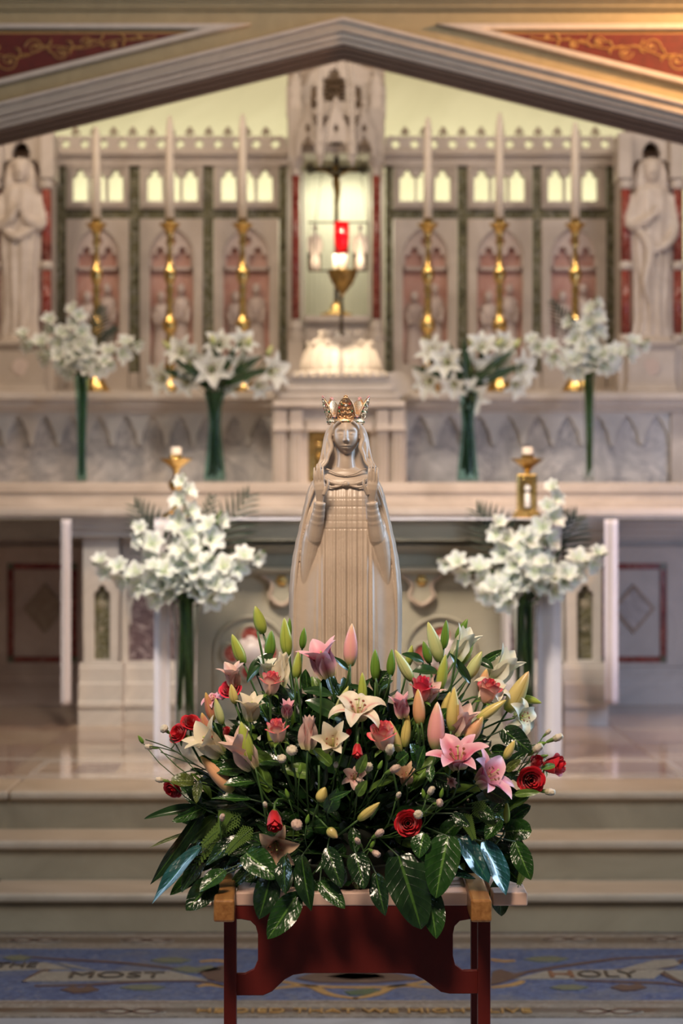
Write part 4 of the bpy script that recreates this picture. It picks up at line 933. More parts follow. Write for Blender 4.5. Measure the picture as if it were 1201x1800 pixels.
# mensa cover of the front altar
o = G().box(X(271, 10.72), X(985, 10.72), 10.74, 11.62, Z(913, 10.83)-.002, Z(912, 10.83)+.004).build('altar_top_cloth', M_fabric); tag(o, 'thin white linen cover lying on top of the front altar', 'altar cloth')

# short candles with gold holders on the front altar
def altar_candle(cx, block, label):
    d = 11.15; m_ = d/F; zb = Z(912, 10.83)+.004
    r_ = root('altar_candle_holder', (X(cx, d), d, zb), label, 'candle holder')
    def zz(py): return Z(py, d)
    G().add(*lathe([(9*m_, zz(812)), (9.5*m_, zz(800)), (9.5*m_, zz(787)), (8*m_, zz(786)), (6*m_, zz(789))], 18, (X(cx, d), d, 0))).build('candle', M_wax, r_, smooth=True)
    G().add(*tube([P(cx, 788, d), P(cx+1, 781, d)], .0015, 5)).build('wick', M_bronze, r_)
    G().add(*lathe([(5*m_, zz(838)), (5*m_, zz(828)), (9*m_, zz(822)), (28*m_, zz(808)), (29*m_, zz(806)), (12*m_, zz(809)), (11*m_, zz(799)), (10*m_, zz(799)), (10*m_, zz(812))], 24, (X(cx, d), d, 0))).build('drip_pan', M_brass if block else M_gold, r_, smooth=True)
    if block:
        G().pbox(cx-18, cx+17, 833, 903, d-.045, d+.045).build('square_shaft', M_gold, r_, bevel=.006)
        pplate('fretwork', [arch(cx, 15, 835, 900, False), arch(cx, 8, 845, 898, False)], d-.055, d-.045, M_gold, r_, .002)
        G().pbox(cx-6, cx+6, 850, 896, d-.052, d-.046).build('enamel_panel', M_bronze, r_)
        g = G(); g.add(*ball(P(cx, 858, d-.055), .015, 10, 8)); g.add(*tube([P(cx, 866, d-.055), P(cx, 892, d-.055)], [.012, .016], 8)); g.build('figurine', M_gemw, r_, smooth=True)
        g = G(); g.pbox(cx-23, cx+22, 899, 910, d-.06, d+.06); g.box(X(cx-26, d), X(cx+25, d), d-.07, d+.07, zb, Z(908, d)); g.build('foot', M_gold, r_, bevel=.004)
    else:
        pr = [(26*m_, zb), (26*m_, zb+.012), (12*m_, zb+.03), (6*m_, zz(895)), (9*m_, zz(888)), (6*m_, zz(880)), (5*m_, zz(866)), (12*m_, zz(858)), (14*m_, zz(852)), (12*m_, zz(846)), (5*m_, zz(840)), (5*m_, zz(836))]
        G().add(*lathe(pr, 20, (X(cx, d), d, 0))).build('stem', M_gold, r_, smooth=True)
altar_candle(309, False, 'gold candle holder with a short white candle on the left of the front altar')
altar_candle(927, True, 'square gold openwork candle holder with a short candle on the right of the front altar')

# six tall candlesticks on the shelf
order = ['outermost on the left', 'middle one on the left', 'innermost on the left', 'innermost on the right', 'middle one on the right', 'outermost on the right']
for k, (cx, top, dxb) in enumerate(((169, 222, 0), (298, 203, 0), (426, 200, 0), (752, 205, 0), (878, 198, 0), (1011, 214, 0))):
    d = 14.22; m_ = d/F; zb = Z(690, DFZ)
    r_ = root('altar_candlestick', (X(cx, d), d, zb), f'tall gold candlestick with white candle on the high shelf, {order[k]}', 'candlestick', 'tall candlesticks on the high altar')
    def zz(py): return Z(py, d)
    pr = [(21*m_, zb), (22*m_, zb+.02), (20*m_, zb+.05), (11*m_, zb+.10), (7*m_, zz(652)), (10*m_, zz(645)), (6*m_, zz(636)), (5*m_, zz(612)), (8*m_, zz(596)), (6*m_, zz(588)), (12*m_, zz(580)), (13.5*m_, zz(572)), (12*m_, zz(563)), (6*m_, zz(556)), (7.5*m_, zz(548)), (5.5*m_, zz(540)),
          (7*m_, zz(528)), (5*m_, zz(520)), (7.5*m_, zz(510)), (5*m_, zz(503)), (8*m_, zz(496)), (11.5*m_, zz(486)), (11*m_, zz(476)), (7*m_, zz(468)), (5*m_, zz(462)), (4*m_, zz(440)), (5*m_, zz(432)), (7.5*m_, zz(426)), (5*m_, zz(420)), (7*m_, zz(412)), (9*m_, zz(405)), (15*m_, zz(398)), (19*m_, zz(395)), (18*m_, zz(393)), (9*m_, zz(392)), (8.5*m_, zz(384)), (7*m_, zz(384))]
    G().add(*lathe(pr, 18, (X(cx, d), d, 0))).build('candlestick_body', M_gold, r_, smooth=True)
    for q in range(3):
        a = -PI/2+q*2*PI/3; g = G(); g.add(*ball((X(cx, d)+22*m_*math.cos(a), d+22*m_*math.sin(a), zb+.018), .018, 8, 6, (1, 1, 1))); g.build('foot', M_gold, r_, smooth=True)
    G().add(*lathe([(8.3*m_, zz(392)), (7.6*m_, zz(300)), (6.6*m_, zz(top+22)), (5*m_, zz(top+14)), (3.5*m_, zz(top+4)), (1.5*m_, zz(top))], 14, (X(cx, d), d, 0))).build('candle', M_wax, r_, smooth=True)

# ================================================================ PLANT BUILDERS
def petal(L, W, a0, a1, cup, ruf=0.0, nu=8, nv=4, pw=1.3, tipw=0.8, seed=0, r0=0.0, rnd=0.75):
    """petal grid rooted near the origin, leaning out from +Z by a0 (root) to a1 (tip) degrees, in the XZ plane"""
    rs = random.Random(seed); ph = rs.random()*6
    vs = []; fs = []; uv = []; x = r0; z = 0; ds = L/nu
    for i in range(nu+1):
        s = i/nu; a = math.radians(a0+(a1-a0)*s**pw)
        if i: x += math.sin(a)*ds; z += math.cos(a)*ds
        w = W*0.5*max(0.0, math.sin(PI*min(1, (0.10+0.90*s))**tipw))**rnd if s < 1 else 0.0
        w = max(w, W*0.02)
        nx, nz = -math.cos(a), math.sin(a)
        for j in range(nv+1):
            t = -1+2*j/nv
            off = cup*w*t*t*1.2+ruf*w*math.sin(s*15+ph+t*2)*abs(t)**2
            vs.append((x+nx*off, w*t, z+nz*off)); uv.append((s, j/nv))
    for i in range(nu):
        for j in range(nv): a_ = i*(nv+1)+j; fs.append((a_, a_+1, a_+nv+2, a_+nv+1))
    return vs, fs, uv
def rotz(vs, a, tilt=0):
    c, s = math.cos(a), math.sin(a); return [(v[0]*c-v[1]*s, v[0]*s+v[1]*c, v[2]) for v in vs]
def petal_me(name, m, **k): vs, fs, uv = petal(**k); return mesh_of(name, vs, fs, m, True, uv)
_cache = {}
def cached(key, fn):
    if key not in _cache: _cache[key] = fn()
    return _cache[key]
def orient(o, base, tip, roll=0.0, scale=1.0):
    v = (Vector(tip)-Vector(base)); q = v.to_track_quat('Z', 'Y') @ Quaternion((0, 0, 1), roll)
    o.location = base; o.rotation_mode = 'QUATERNION'; o.rotation_quaternion = q
    o.scale = scale if isinstance(scale, tuple) else (scale,)*3
FOAM = Vector((X(612, 5.5), 5.50, 0.80))
def stem_to(r_, base, m=None, rad=.0022, end=None, bow=0.03, name='stem', adir=None, n=7):
    e = end if end is not None else FOAM+Vector((random.uniform(-.10, .10), random.uniform(-.06, .06), random.uniform(-.01, .03)))
    base = Vector(base); mid = base*.45+e*.55+Vector((0, 0, bow))
    if adir is not None: mid = base-Vector(adir).normalized()*(base-e).length*.4
    vs, fs, uv = tube(bez(base, mid, e, n), [rad]*(n+1), 6); return mk(name, vs, fs, m or M_stem, r_, True, uv)
# open lily -----------------------------------------------------------------
def lily(name, base, tip, L, m, label, kind='open', roll=0.3, stem=True, group=None, end=None, stamens=True, cat='lily', ruf=.10):
    base = Vector(base)
    pr = {'open': (18, 95, 1.2), 'recurved': (12, 150, 1.5), 'half': (8, 38, 1.2), 'trumpet': (10, 62, 1.6), 'closed': (5, 14, 1.0), 'flat': (38, 92, 0.8)}[kind]
    r_ = root(name, (0, 0, 0), label, cat, group); orient(r_, base, tip, roll)
    r_.scale = (L, L, L)
    for k in range(6):
        inner = k % 2 == 0
        def f(inner=inner, k=k): return petal_me('petal', m, L=1.0, W=0.58 if inner else 0.38, a0=pr[0]-(4 if inner else 0), a1=pr[1]*(0.94 if inner else 1.06), cup=0.30, ruf=ruf if inner else ruf*.4, nu=12, nv=6, pw=pr[2], seed=k % 3, r0=.02 if inner else .032)
        o = link('petal', cached(('lily', m.name, kind, inner, k % 3, ruf), f), r_, True); o.rotation_euler = (0, 0, k*PI/3); o.rotation_euler.z += .06*math.sin(k*5)
    g = G(); g.add(*lathe([(.012, -.02), (.045, .0), (.05, .05), (.035, .12)], 10)); o = link('flower_base', cached(('lb',), lambda: mesh_of('flower_base', g.v, g.f, M_stem, True)), r_, True)
    if stamens and kind in ('open', 'recurved', 'trumpet', 'flat'):
        def fp(): g = G(); g.add(*tube([(0, 0, 0), (.01, 0, .35), (.03, .01, .62)], [.012, .012, .012], 6)); g.add(*ball((.03, .01, .64), .028, 8, 6)); return mesh_of('pistil', g.v, g.f, M_pistil, True)
        def fs_():
            g = G()
            for k in range(6): a = k*PI/3+.5; g.add(*tube([(0, 0, 0), (.08*math.cos(a), .08*math.sin(a), .3), (.17*math.cos(a), .17*math.sin(a), .5)], .007, 5))
            return mesh_of('filaments', g.v, g.f, M_pistil, True)
        def fa_():
            g = G()
            for k in range(6): a = k*PI/3+.5; g.add(*ball((.175*math.cos(a), .175*math.sin(a), .51), .03, 8, 5, (1.3*abs(math.sin(a))+.5, 1.3*abs(math.cos(a))+.5, .5)))
            return mesh_of('anthers', g.v, g.f, M_anther, True)
        link('pistil', cached('pistil', fp), r_, True); link('filaments', cached('fil', fs_), r_, True); link('anthers', cached('anth', fa_), r_, True)
    if stem: stem_to(r_, base, adir=Vector(tip)-base, end=end)
    return r_
def bud_mesh(m):
    vs = []; fs = []; uv = []; n = 24; R = 18
    for i in range(R+1):
        s = i/R; r = .5*(math.sin(PI*(0.06+.94*s)**.80))**.62*(1-.22*s) if s < 1 else .015
        r = max(r, .05 if s < .5 else .015)
        for k in range(n):
            a = 2*PI*k/n; rr = r*(1+.09*abs(math.sin(1.5*a))*math.sin(PI*s)-.04)
            vs.append((rr*math.cos(a)+.06*s*s, rr*math.sin(a), s)); uv.append((s, k/n))
    for i in range(R):
        for k in range(n): fs.append((i*n+k, i*n+(k+1) % n, (i+1)*n+(k+1) % n, (i+1)*n+k))
    # u seam is harmless: 3 lobes repeat
    return mesh_of('bud', vs, fs, m, True, uv)
def bud(base, tip, w, m, label, stem=True, leaf=False):
    base = Vector(base); tip = Vector(tip); Ln = (tip-base).length
    r_ = root('lily_bud', (0, 0, 0), label, 'lily bud'); orient(r_, base, tip, random.uniform(0, 2), (w, w, Ln))
    o = link('bud_sepals', cached(('bud', m.name), lambda: bud_mesh(m)), r_, True)
    if stem: stem_to(r_, base+(tip-base)*.02, adir=tip-base, rad=.0024)
    return r_
# leaf -----------------------------------------------------------------------
def leaf_me(m, shape='oval', bend=30, fold=.25, wave=.05, seed=0, nu=14, nv=6):
    rs = random.Random(seed); ph = rs.random()*6; tw = rs.uniform(-.5, .5); vs = []; fs = []; uv = []; x = z = 0.0
    for i in range(nu+1):
        s = i/nu; a = math.radians(bend*(s-.35)); 
        if i: x += math.sin(a)/nu; z += math.cos(a)/nu
        if shape == 'oval': w = .5*math.sin(PI*(.03+.97*s)**.85)**.75
        elif shape == 'wide': w = .5*math.sin(PI*(.05+.95*s)**.75)**.6
        elif shape == 'round': w = .5*math.sin(PI*(.05+.95*s)**.95)**.45
        else: w = .5*math.sin(PI*(.03+.97*s)**.8)**.9
        if i == nu: w = .01
        w = max(w, .012); nx, nz = -math.cos(a), math.sin(a)
        for j in range(nv+1):
            t = -1+2*j/nv; off = fold*w*abs(t)+wave*math.sin(s*9+ph)*t*w*2+tw*t*w*s*.5
            vs.append((nx*off, w*t, nz*off+z)); uv.append((s, j/nv)); vs[-1] = (x+vs[-1][0], vs[-1][1], vs[-1][2])
    for i in range(nu):
        for j in range(nv): a_ = i*(nv+1)+j; fs.append((a_, a_+1, a_+nv+2, a_+nv+1))
    return mesh_of('leaf', vs, fs, m, True, uv)
def place_leaf(o, base, tip, w, roll=0.0):
    """leaf blade faces the camera side when roll=0"""
    base = Vector(base); tip = Vector(tip); v = tip-base; zax = v.normalized(); cd = Vector((0, -1, .50)); xax = -(cd-zax*cd.dot(zax)).normalized()
    yax = zax.cross(xax); M = Matrix((xax, yax, zax)).transposed().to_4x4() @ Matrix.Rotation(roll, 4, 'Z')
    o.matrix_basis = Matrix.Translation(base) @ M @ Matrix.Diagonal((w*.9+v.length*.25, w, v.length, 1))
def leafthing(base, tip, w, m, label, shape='oval', bend=30, fold=.25, roll=0., seed=0, name='foliage_leaf', stem=True, wave=.05):
    r_ = root(name, (0, 0, 0), label, 'leaf'); r_.location = base
    me = cached(('leaf', m.name, shape, bend, fold, seed, wave), lambda: leaf_me(m, shape, bend, fold, wave, seed))
    o = link('leaf_blade', me, r_, True); b = Vector(base); place_leaf(o, base, tip, w, roll); o.matrix_basis = Matrix.Translation(-b) @ o.matrix_basis
    if stem:
        e = b+(b-Vector(tip)).normalized()*.05+Vector((0, .06, 0)); e = e*.6+FOAM*.4
        vs, fs, uv = tube([b, e], .0018, 5); mk('leaf_stalk', vs, fs, M_dstem, r_, True)
    return r_
# rose -----------------------------------------------------------------------
def rose_petal(m, span, R0, R1, H, flare, roll_, seed, low=0.0, twist=0.0):
    rs = random.Random(seed); nu, nv = 8, 8; vs = []; fs = []; uv = []
    wob = [rs.uniform(-.03, .03) for _ in range(nv+1)]
    for i in range(nu+1):
        s = i/nu
        for j in range(nv+1):
            t = -1+2*j/nv; edge = (1-abs(t)**3)
            hh = low+(H-low)*s*(0.80+.20*(1-t*t))+wob[j]*s*.6
            r = R0+(R1-R0)*math.sin(min(1, s*1.25)*PI/2)**.8
            if s > .62: q = (s-.62)/.38; r += flare*q*q*(.5+.5*edge); hh -= roll_*q*q*(.6+.4*edge)
            sp = span*(0.35+.65*math.sin(min(1., s*1.4)*PI/2))*(1 if s < .85 else 1-.25*(s-.85)/.15)
            a = sp*t+twist*s; r *= (1+.04*t)
            vs.append((r*math.cos(a), r*math.sin(a), hh)); uv.append((s, j/nv))
    for i in range(nu):
        for j in range(nv): a_ = i*(nv+1)+j; fs.append((a_, a_+1, a_+nv+2, a_+nv+1))
    return mesh_of('petal', vs, fs, m, True, uv)
def rose(base, tip, size, m, label, kind='open', stem=True, roll=0., name='rose', cat='rose', end=None):
    """size = width of the bloom in metres"""
    r_ = root(name, (0, 0, 0), label, cat); orient(r_, base, tip, roll, size)
    if kind == 'open': lay = [(3, 1.3, .05, .11, 1.02, .01, .0), (3, 1.1, .09, .17, 1.04, .02, .0), (4, 1.0, .14, .25, 1.02, .04, .02), (4, 1.0, .17, .34, .98, .08, .06), (3, .95, .18, .40, .90, .17, .16)]
    elif kind == 'full': lay = [(3, 1.2, .05, .10, .62, .02, .0), (4, 1.0, .09, .18, .66, .03, .01), (5, .9, .14, .27, .66, .05, .03), (5, .9, .18, .37, .62, .09, .07), (6, .8, .18, .47, .55, .12, .12)]
    else: lay = [(3, 1.3, .06, .13, 1.12, .01, .0), (3, 1.2, .10, .20, 1.10, .02, .0), (4, 1.1, .14, .28, 1.04, .03, .01), (4, 1.0, .16, .35, .98, .06, .04)]
    for li, (n, sp, r0, r1, h, fl_, ro) in enumerate(lay):
        for k in range(n):
            me = cached(('rose', m.name, kind, li, k % 3), lambda: rose_petal(m, max(sp, .5), r0, r1, h, fl_, ro, li*7+k % 3, twist=.15))
            o = link('petal', me, r_, True); o.rotation_euler = (0, 0, 2*PI*k/n+li*.75); o.rotation_euler.x = .03*math.sin(k*3+li)
    def fs():
        g = G(); g.add(*lathe([(.04, -.14), (.10, -.08), (.15, 0.), (.16, .06), (.10, .10)], 12)); return mesh_of('hip', g.v, g.f, M_calyx, True)
    link('rose_hip', cached('hip', fs), r_, True)
    up = kind == 'bud'
    for k in range(5):
        me = cached(('sepal', up), lambda: petal_me('sepal', L_fresh, L=.72 if up else .5, W=.20, a0=35 if up else 70, a1=8 if up else 120, cup=.2, nu=6, nv=2, r0=.1))
        o = link('sepal', me, r_, True); o.rotation_euler = (0, 0, k*2*PI/5)
    if stem: stem_to(r_, Vector(base), adir=Vector(tip)-Vector(base), rad=.0028, end=end)
    return r_
# small carnation -------------------------------------------------------------
def puff_me(m, op):
    vs = []; fs = []; uv = []; nu, nv = 26, 14
    for i in range(nv+1):
        ph = PI*(.0+.92*i/nv)
        for k in range(nu):
            a = 2*PI*k/nu; sp_ = a+1.4*math.sin(ph*2)+ph*.8
            r = .5*(1+(.10*math.sin(7*sp_)+.07*math.sin(13*a-5*ph)+.05*math.sin(9*ph))*math.sin(ph))
            z = math.cos(ph)*r*(.82 if op else 1.1)-.10*math.exp(-(ph/.35)**2)
            vs.append((r*math.sin(ph)*math.cos(a)*(1 if op else .62), r*math.sin(ph)*math.sin(a)*(1 if op else .62), z+.35)); uv.append((.45+.5*i/nv if i < 9 else .2, k/nu))
    for i in range(nv):
        for k in range(nu): fs.append((i*nu+k, (i+1)*nu+k, (i+1)*nu+(k+1) % nu, i*nu+(k+1) % nu))
    return mesh_of('ruffled_petals', vs, fs, m, True, uv)
def carnation(base, tip, w, label, m=None, op=True, stemend=None):
    """small spray carnation: w = width of the bloom"""
    m = m or C_white; base = Vector(base); sc = w/(1.1 if op else .66)
    r_ = root('spray_carnation', (0, 0, 0), label, 'carnation'); orient(r_, base, tip, random.uniform(0, 3), sc)
    link('ruffled_petals', cached(('puff', m.name, op), lambda: puff_me(m, op)), r_, True)
    def fc(): g = G(); g.add(*lathe([(.05, -.85 if not op else -.6), (.13, -.7 if not op else -.5), (.19, -.3), (.18, .0), (.15, .18)], 10)); return mesh_of('calyx', g.v, g.f, M_calyx, True)
    link('calyx', cached(('calyx', op), fc), r_, True)
    v = (Vector(tip)-base).normalized(); b2 = base-v*sc*(.84 if not op else .6)
    stem_to(r_, b2, rad=.0013, end=stemend, adir=v*.5+Vector((0, 0, .5)) if stemend is None else v)
    return r_

# ================================================================ WHITE ALTAR BOUQUETS
def floret_me(m, seed):
    g = G(); rs = random.Random(seed)
    for k in range(6):
        vs, fs, uv = petal(1.0, .70 if k % 2 == 0 else .56, 14, rs.uniform(62, 98), .14, .24, 7, 4, 1.1, .85, seed*10+k, .03, .52); g.add(rotz(vs, k*PI/3+rs.uniform(-.1, .1)), fs, uv)
    g.add(*tube([(0, 0, -.25), (0, 0, .12)], [.03, .07], 6), )
    return mesh_of('floret', g.v, g.f, m, True, g.uv)
FLO = [floret_me(P_glad, k) for k in range(4)]
def glad_stem(label, group, p0, p1, n, size, start=.38, bow=.0, seed=0, foot=None, both=True):
    """gladiolus spike from the vase mouth p0 to the tip p1; florets from start to the end"""
    rs = random.Random(seed); p0, p1 = Vector(p0), Vector(p1); mid = (p0+p1)/2+Vector((0, 0, bow)); path = bez(p0, mid, p1, 16)
    r_ = root('gladiolus_stem', p0, label, 'gladiolus', group)
    pts = ([Vector(foot)] if foot is not None else [])+path; vs, fs, uv = tube(pts, [.006]*(len(pts)-6)+[.005, .0045, .004, .0035, .003, .002], 6); mk('stem', vs, fs, M_stem, r_, True, uv)
    for k in range(n):
        t = start+(1-start)*(k+.3)/n; i = min(15, int(t*16)); p = path[i].lerp(path[i+1], t*16-i); tan = (path[i+1]-path[i]).normalized()
        sidev = tan.cross(Vector((0, -1, 0))).normalized()*(1 if k % 2 else -1)
        out = (Vector((0, -1, 0))*rs.uniform(.5, 1.0)+sidev*rs.uniform(.3, .9)+tan*.45).normalized()
        s = size*(1.0-.45*max(0, (t-.6)/.4))*rs.uniform(.9, 1.1)
        o = link('floret', FLO[rs.randrange(4)], r_, False); o.parent = r_; o.matrix_parent_inverse = Matrix.Identity(4)
        q = out.to_track_quat('Z', 'Y') @ Quaternion((0, 0, 1), rs.uniform(0, 6)); o.rotation_mode = 'QUATERNION'; o.rotation_quaternion = q; o.scale = (s, s, s); o.location = p+out*.012-r_.location
    for k in range(2):      # unopened tip buds
        t = .93+.05*k; i = min(15, int(t*16)); p = path[i]; tan = (path[i+1]-path[i]).normalized()
        vs, fs, uv = tube([p, p+tan*size*.5], [.010, .003], 6); mk('tip_bud', vs, fs, M_calyx, r_, True)
    return r_
leaflet = None
def frond(label, p0, p1, w, n=13, bow=.05, group='palm fronds in the altar vases', seed=0):
    p0, p1 = Vector(p0), Vector(p1); path = bez(p0, (p0+p1)/2+Vector((0, -.02, bow)), p1, 20); r_ = root('palm_frond', p0, label, 'palm frond', group)
    vs, fs, uv = tube(path, [.004*(1-i/24) for i in range(21)], 5); mk('rachis', vs, fs, M_dstem, r_, True)
    me = cached('leaflet', lambda: leaf_me(L_palm, 'lance', 40, .3, .02, 1, 7, 2))
    for k in range(n):
        t = .28+.72*k/(n-1); i = min(19, int(t*20)); p = path[i].lerp(path[i+1], t*20-i); tan = (path[i+1]-path[i]).normalized(); sd = tan.cross(Vector((0, 1, 0))).normalized()
        ln = w*(0.45+.75*math.sin(PI*min(1, .25+.75*t)))
        for s in (-1, 1):
            o = link('leaflet', me, r_, True); dirv = (sd*s*(1.0-.5*t)+tan*(.55+.5*t)+Vector((0, -.1, -.12))).normalized()
            place_leaf(o, p, p+dirv*ln, .014, 0.3*s); o.matrix_basis = Matrix.Translation(-p0) @ o.matrix_basis
    return r_
def vase(name, label, cx, ytop, ybot, d, prof, m, stems, group):
    """prof: list of (radius px, py)"""
    m_ = d/F; c = (X(cx, d), d, 0); zb = Z(ybot, d)
    r_ = root(name, (c[0], c[1], zb), label, 'vase', group)
    out = [(r*m_, Z(y, d)) for r, y in prof]; inn = [(max(.002, r-.004), z+(.012 if i == 0 else 0)) for i, (r, z) in enumerate(out)]
    vs, fs, uv = lathe(out+inn[::-1], 28, c); fs = fs[:-2]; n = 28
    fs.append(tuple(reversed(range(n)))); L_ = len(out)+len(inn)-1; fs.append(tuple(range(L_*n, L_*n+n)))
    mk('glass_body', vs, fs, m, r_, True)
    return r_, c
ORD = ['first', 'second', 'third', 'fourth', 'fifth', 'sixth', 'seventh']
# left and right tall floor vases
def floor_vase(cx, lab, lean, spikes, fronds_, seed):
    d = 10.66; vtop, vbot = 1062, 1341
    r_, c = vase('tall_glass_vase', f'tall clear glass vase of gladioli on the floor {lab}', cx, vtop, vbot, d, [(22, 1341), (24, 1338), (19, 1325), (17, 1290), (17, 1200), (19, 1120), (24, 1066), (25, 1062)], M_glass, 0, 'tall vases before the front altar')
    mouth = P(cx, vtop+4, d); rs = random.Random(seed)
    for k, (x, y, n, dz, ph) in enumerate(spikes):
        foot = P(cx+rs.uniform(-15, 15), 1275-rs.uniform(0, 50), d+rs.uniform(-.02, .02))
        glad_stem(f'white gladiolus spike {ph}, floor vase {lab}', f'gladioli in the floor vase {lab}', mouth+Vector((rs.uniform(-.03, .03), rs.uniform(-.03, .03), 0)), P(x, y, d-dz), n, .086, .22 if n < 7 else .18, .05, seed*20+k, foot)
    g = G()
    for k in range(7):
        a = rs.uniform(0, 6.28); r0 = rs.uniform(.01, .036); g.add(*tube([P(cx+rs.uniform(-15, 15), 1290-rs.uniform(0, 70), d+rs.uniform(-.03, .03)), (c[0]+r0*math.cos(a), c[1]+r0*math.sin(a), Z(1056, d))], .0055, 6))
    o = g.build('stem_bundle', M_dstem, r_, True); tag(o, None, kind='stuff')
    for k, (x, y, w, ph) in enumerate(fronds_): frond(f'dark palm frond {ph}, floor vase {lab}', P(cx, 1060, d+.04), P(x, y, d+.12), w, 11, .04)
    for k in range(6):
        a = -1.2+2.4*k/5+rs.uniform(-.1, .1); b0 = P(cx-12+24*k/5, 1055, d); leafthing(b0, b0+Vector((math.sin(a)*.16, rs.uniform(-.05, .05), .15+.1*rs.random())), .035, L_lily, f'blade leaf, {ORD[k]} from the left, floor vase {lab}', 'lance', 30, name='vase_leaf', stem=False, seed=k)['group'] = f'leaves at the mouth of the floor vase {lab}'
floor_vase(325, 'left of the statue', 0, [(323, 838, 9, .0, 'rising highest'), (168, 992, 8, .05, 'leaning far left'), (236, 925, 6, .02, 'second from the left'), (458, 972, 6, .05, 'leaning far right'), (385, 905, 6, .0, 'right of the tallest one'), (405, 1035, 5, .10, 'lowest on the right'), (262, 1000, 6, .10, 'low on the left'), (330, 955, 6, .12, 'short and central'), (370, 985, 5, .12, 'short and right of centre')], [(240, 895, .15, 'fanning left'), (432, 878, .16, 'fanning right'), (370, 880, .09, 'behind the tallest spike')], 3)
floor_vase(922, 'right of the statue', 0, [(978, 852, 9, .0, 'rising highest'), (776, 985, 7, .05, 'leaning far left'), (870, 915, 6, .02, 'left of the tallest one'), (1062, 975, 7, .05, 'leaning far right'), (925, 935, 7, .08, 'in the middle'), (850, 1040, 5, .10, 'lowest on the left'), (1010, 1010, 6, .10, 'low on the right'), (905, 985, 6, .12, 'short and central'), (960, 990, 5, .12, 'short and right of centre')], [(842, 905, .17, 'fanning left'), (1008, 915, .17, 'fanning right'), (985, 905, .12, 'upright behind')], 5)
# outer vases on the altar ledge
def ledge_vase(cx, lab, spikes, fronds_, seed):
    d = 13.45; zt = 655
    prof = [(9, 841), (10, 838), (8, 820), (8, 780), (9, 740), (11, 700), (14, 665), (15, 660)]
    r_, c = vase('narrow_green_vase', f'narrow glass vase of gladioli on the altar ledge, {lab}', cx, 660, 846.5, d, [(9, 846.5)]+prof[1:], M_gglass if cx < 600 else M_glass, 0, 'gladiolus vases on the high altar ledge')
    mouth = P(cx, 664, d); rs = random.Random(seed)
    for k, (x, y, n, dz, ph) in enumerate(spikes):
        glad_stem(f'white gladiolus spike {ph}, narrow ledge vase at the {lab}', f'gladioli in the narrow vase {lab}', mouth, P(x, y, d-dz), n, .088, .15, .04, seed*20+k, P(cx+rs.uniform(-4, 4), 800+rs.uniform(-20, 30), d))
    g = G()
    for k in range(9): g.add(*tube([P(cx+rs.uniform(-4, 4), 838-rs.uniform(0, 20), d+rs.uniform(-.01, .01)), P(cx+rs.uniform(-9, 9), 655, d+rs.uniform(-.02, .02))], .006, 6))
    o = g.build('stem_bundle', M_stem, r_, True); tag(o, None, kind='stuff')
    for k, (x, y, w, ph) in enumerate(fronds_): frond(f'dark palm frond {ph}, narrow ledge vase at the {lab}', P(cx, 660, d+.03), P(x, y, d+.08), w, 12, .03)
ledge_vase(143, 'far left', [(132, 540, 7, .0, 'upright'), (80, 560, 6, .0, 'leaning left'), (30, 588, 6, .03, 'lowest on the left'), (245, 600, 6, .03, 'leaning far right'), (150, 600, 6, .08, 'short'), (190, 640, 3, .08, 'lowest on the right'), (98, 625, 4, .08, 'low at the front')], [(178, 545, .10, 'behind the flowers'), (200, 580, .08, 'leaning right')], 11)
ledge_vase(1035, 'far right', [(1046, 528, 8, .0, 'upright'), (1136, 600, 6, .03, 'leaning far right'), (925, 598, 6, .03, 'leaning far left'), (1000, 560, 5, .0, 'left of the upright one'), (1080, 620, 5, .08, 'low on the right'), (1030, 600, 6, .08, 'short'), (985, 630, 3, .08, 'low on the left')], [(972, 535, .10, 'leaning left'), (1000, 560, .08, 'behind the flowers')], 13)
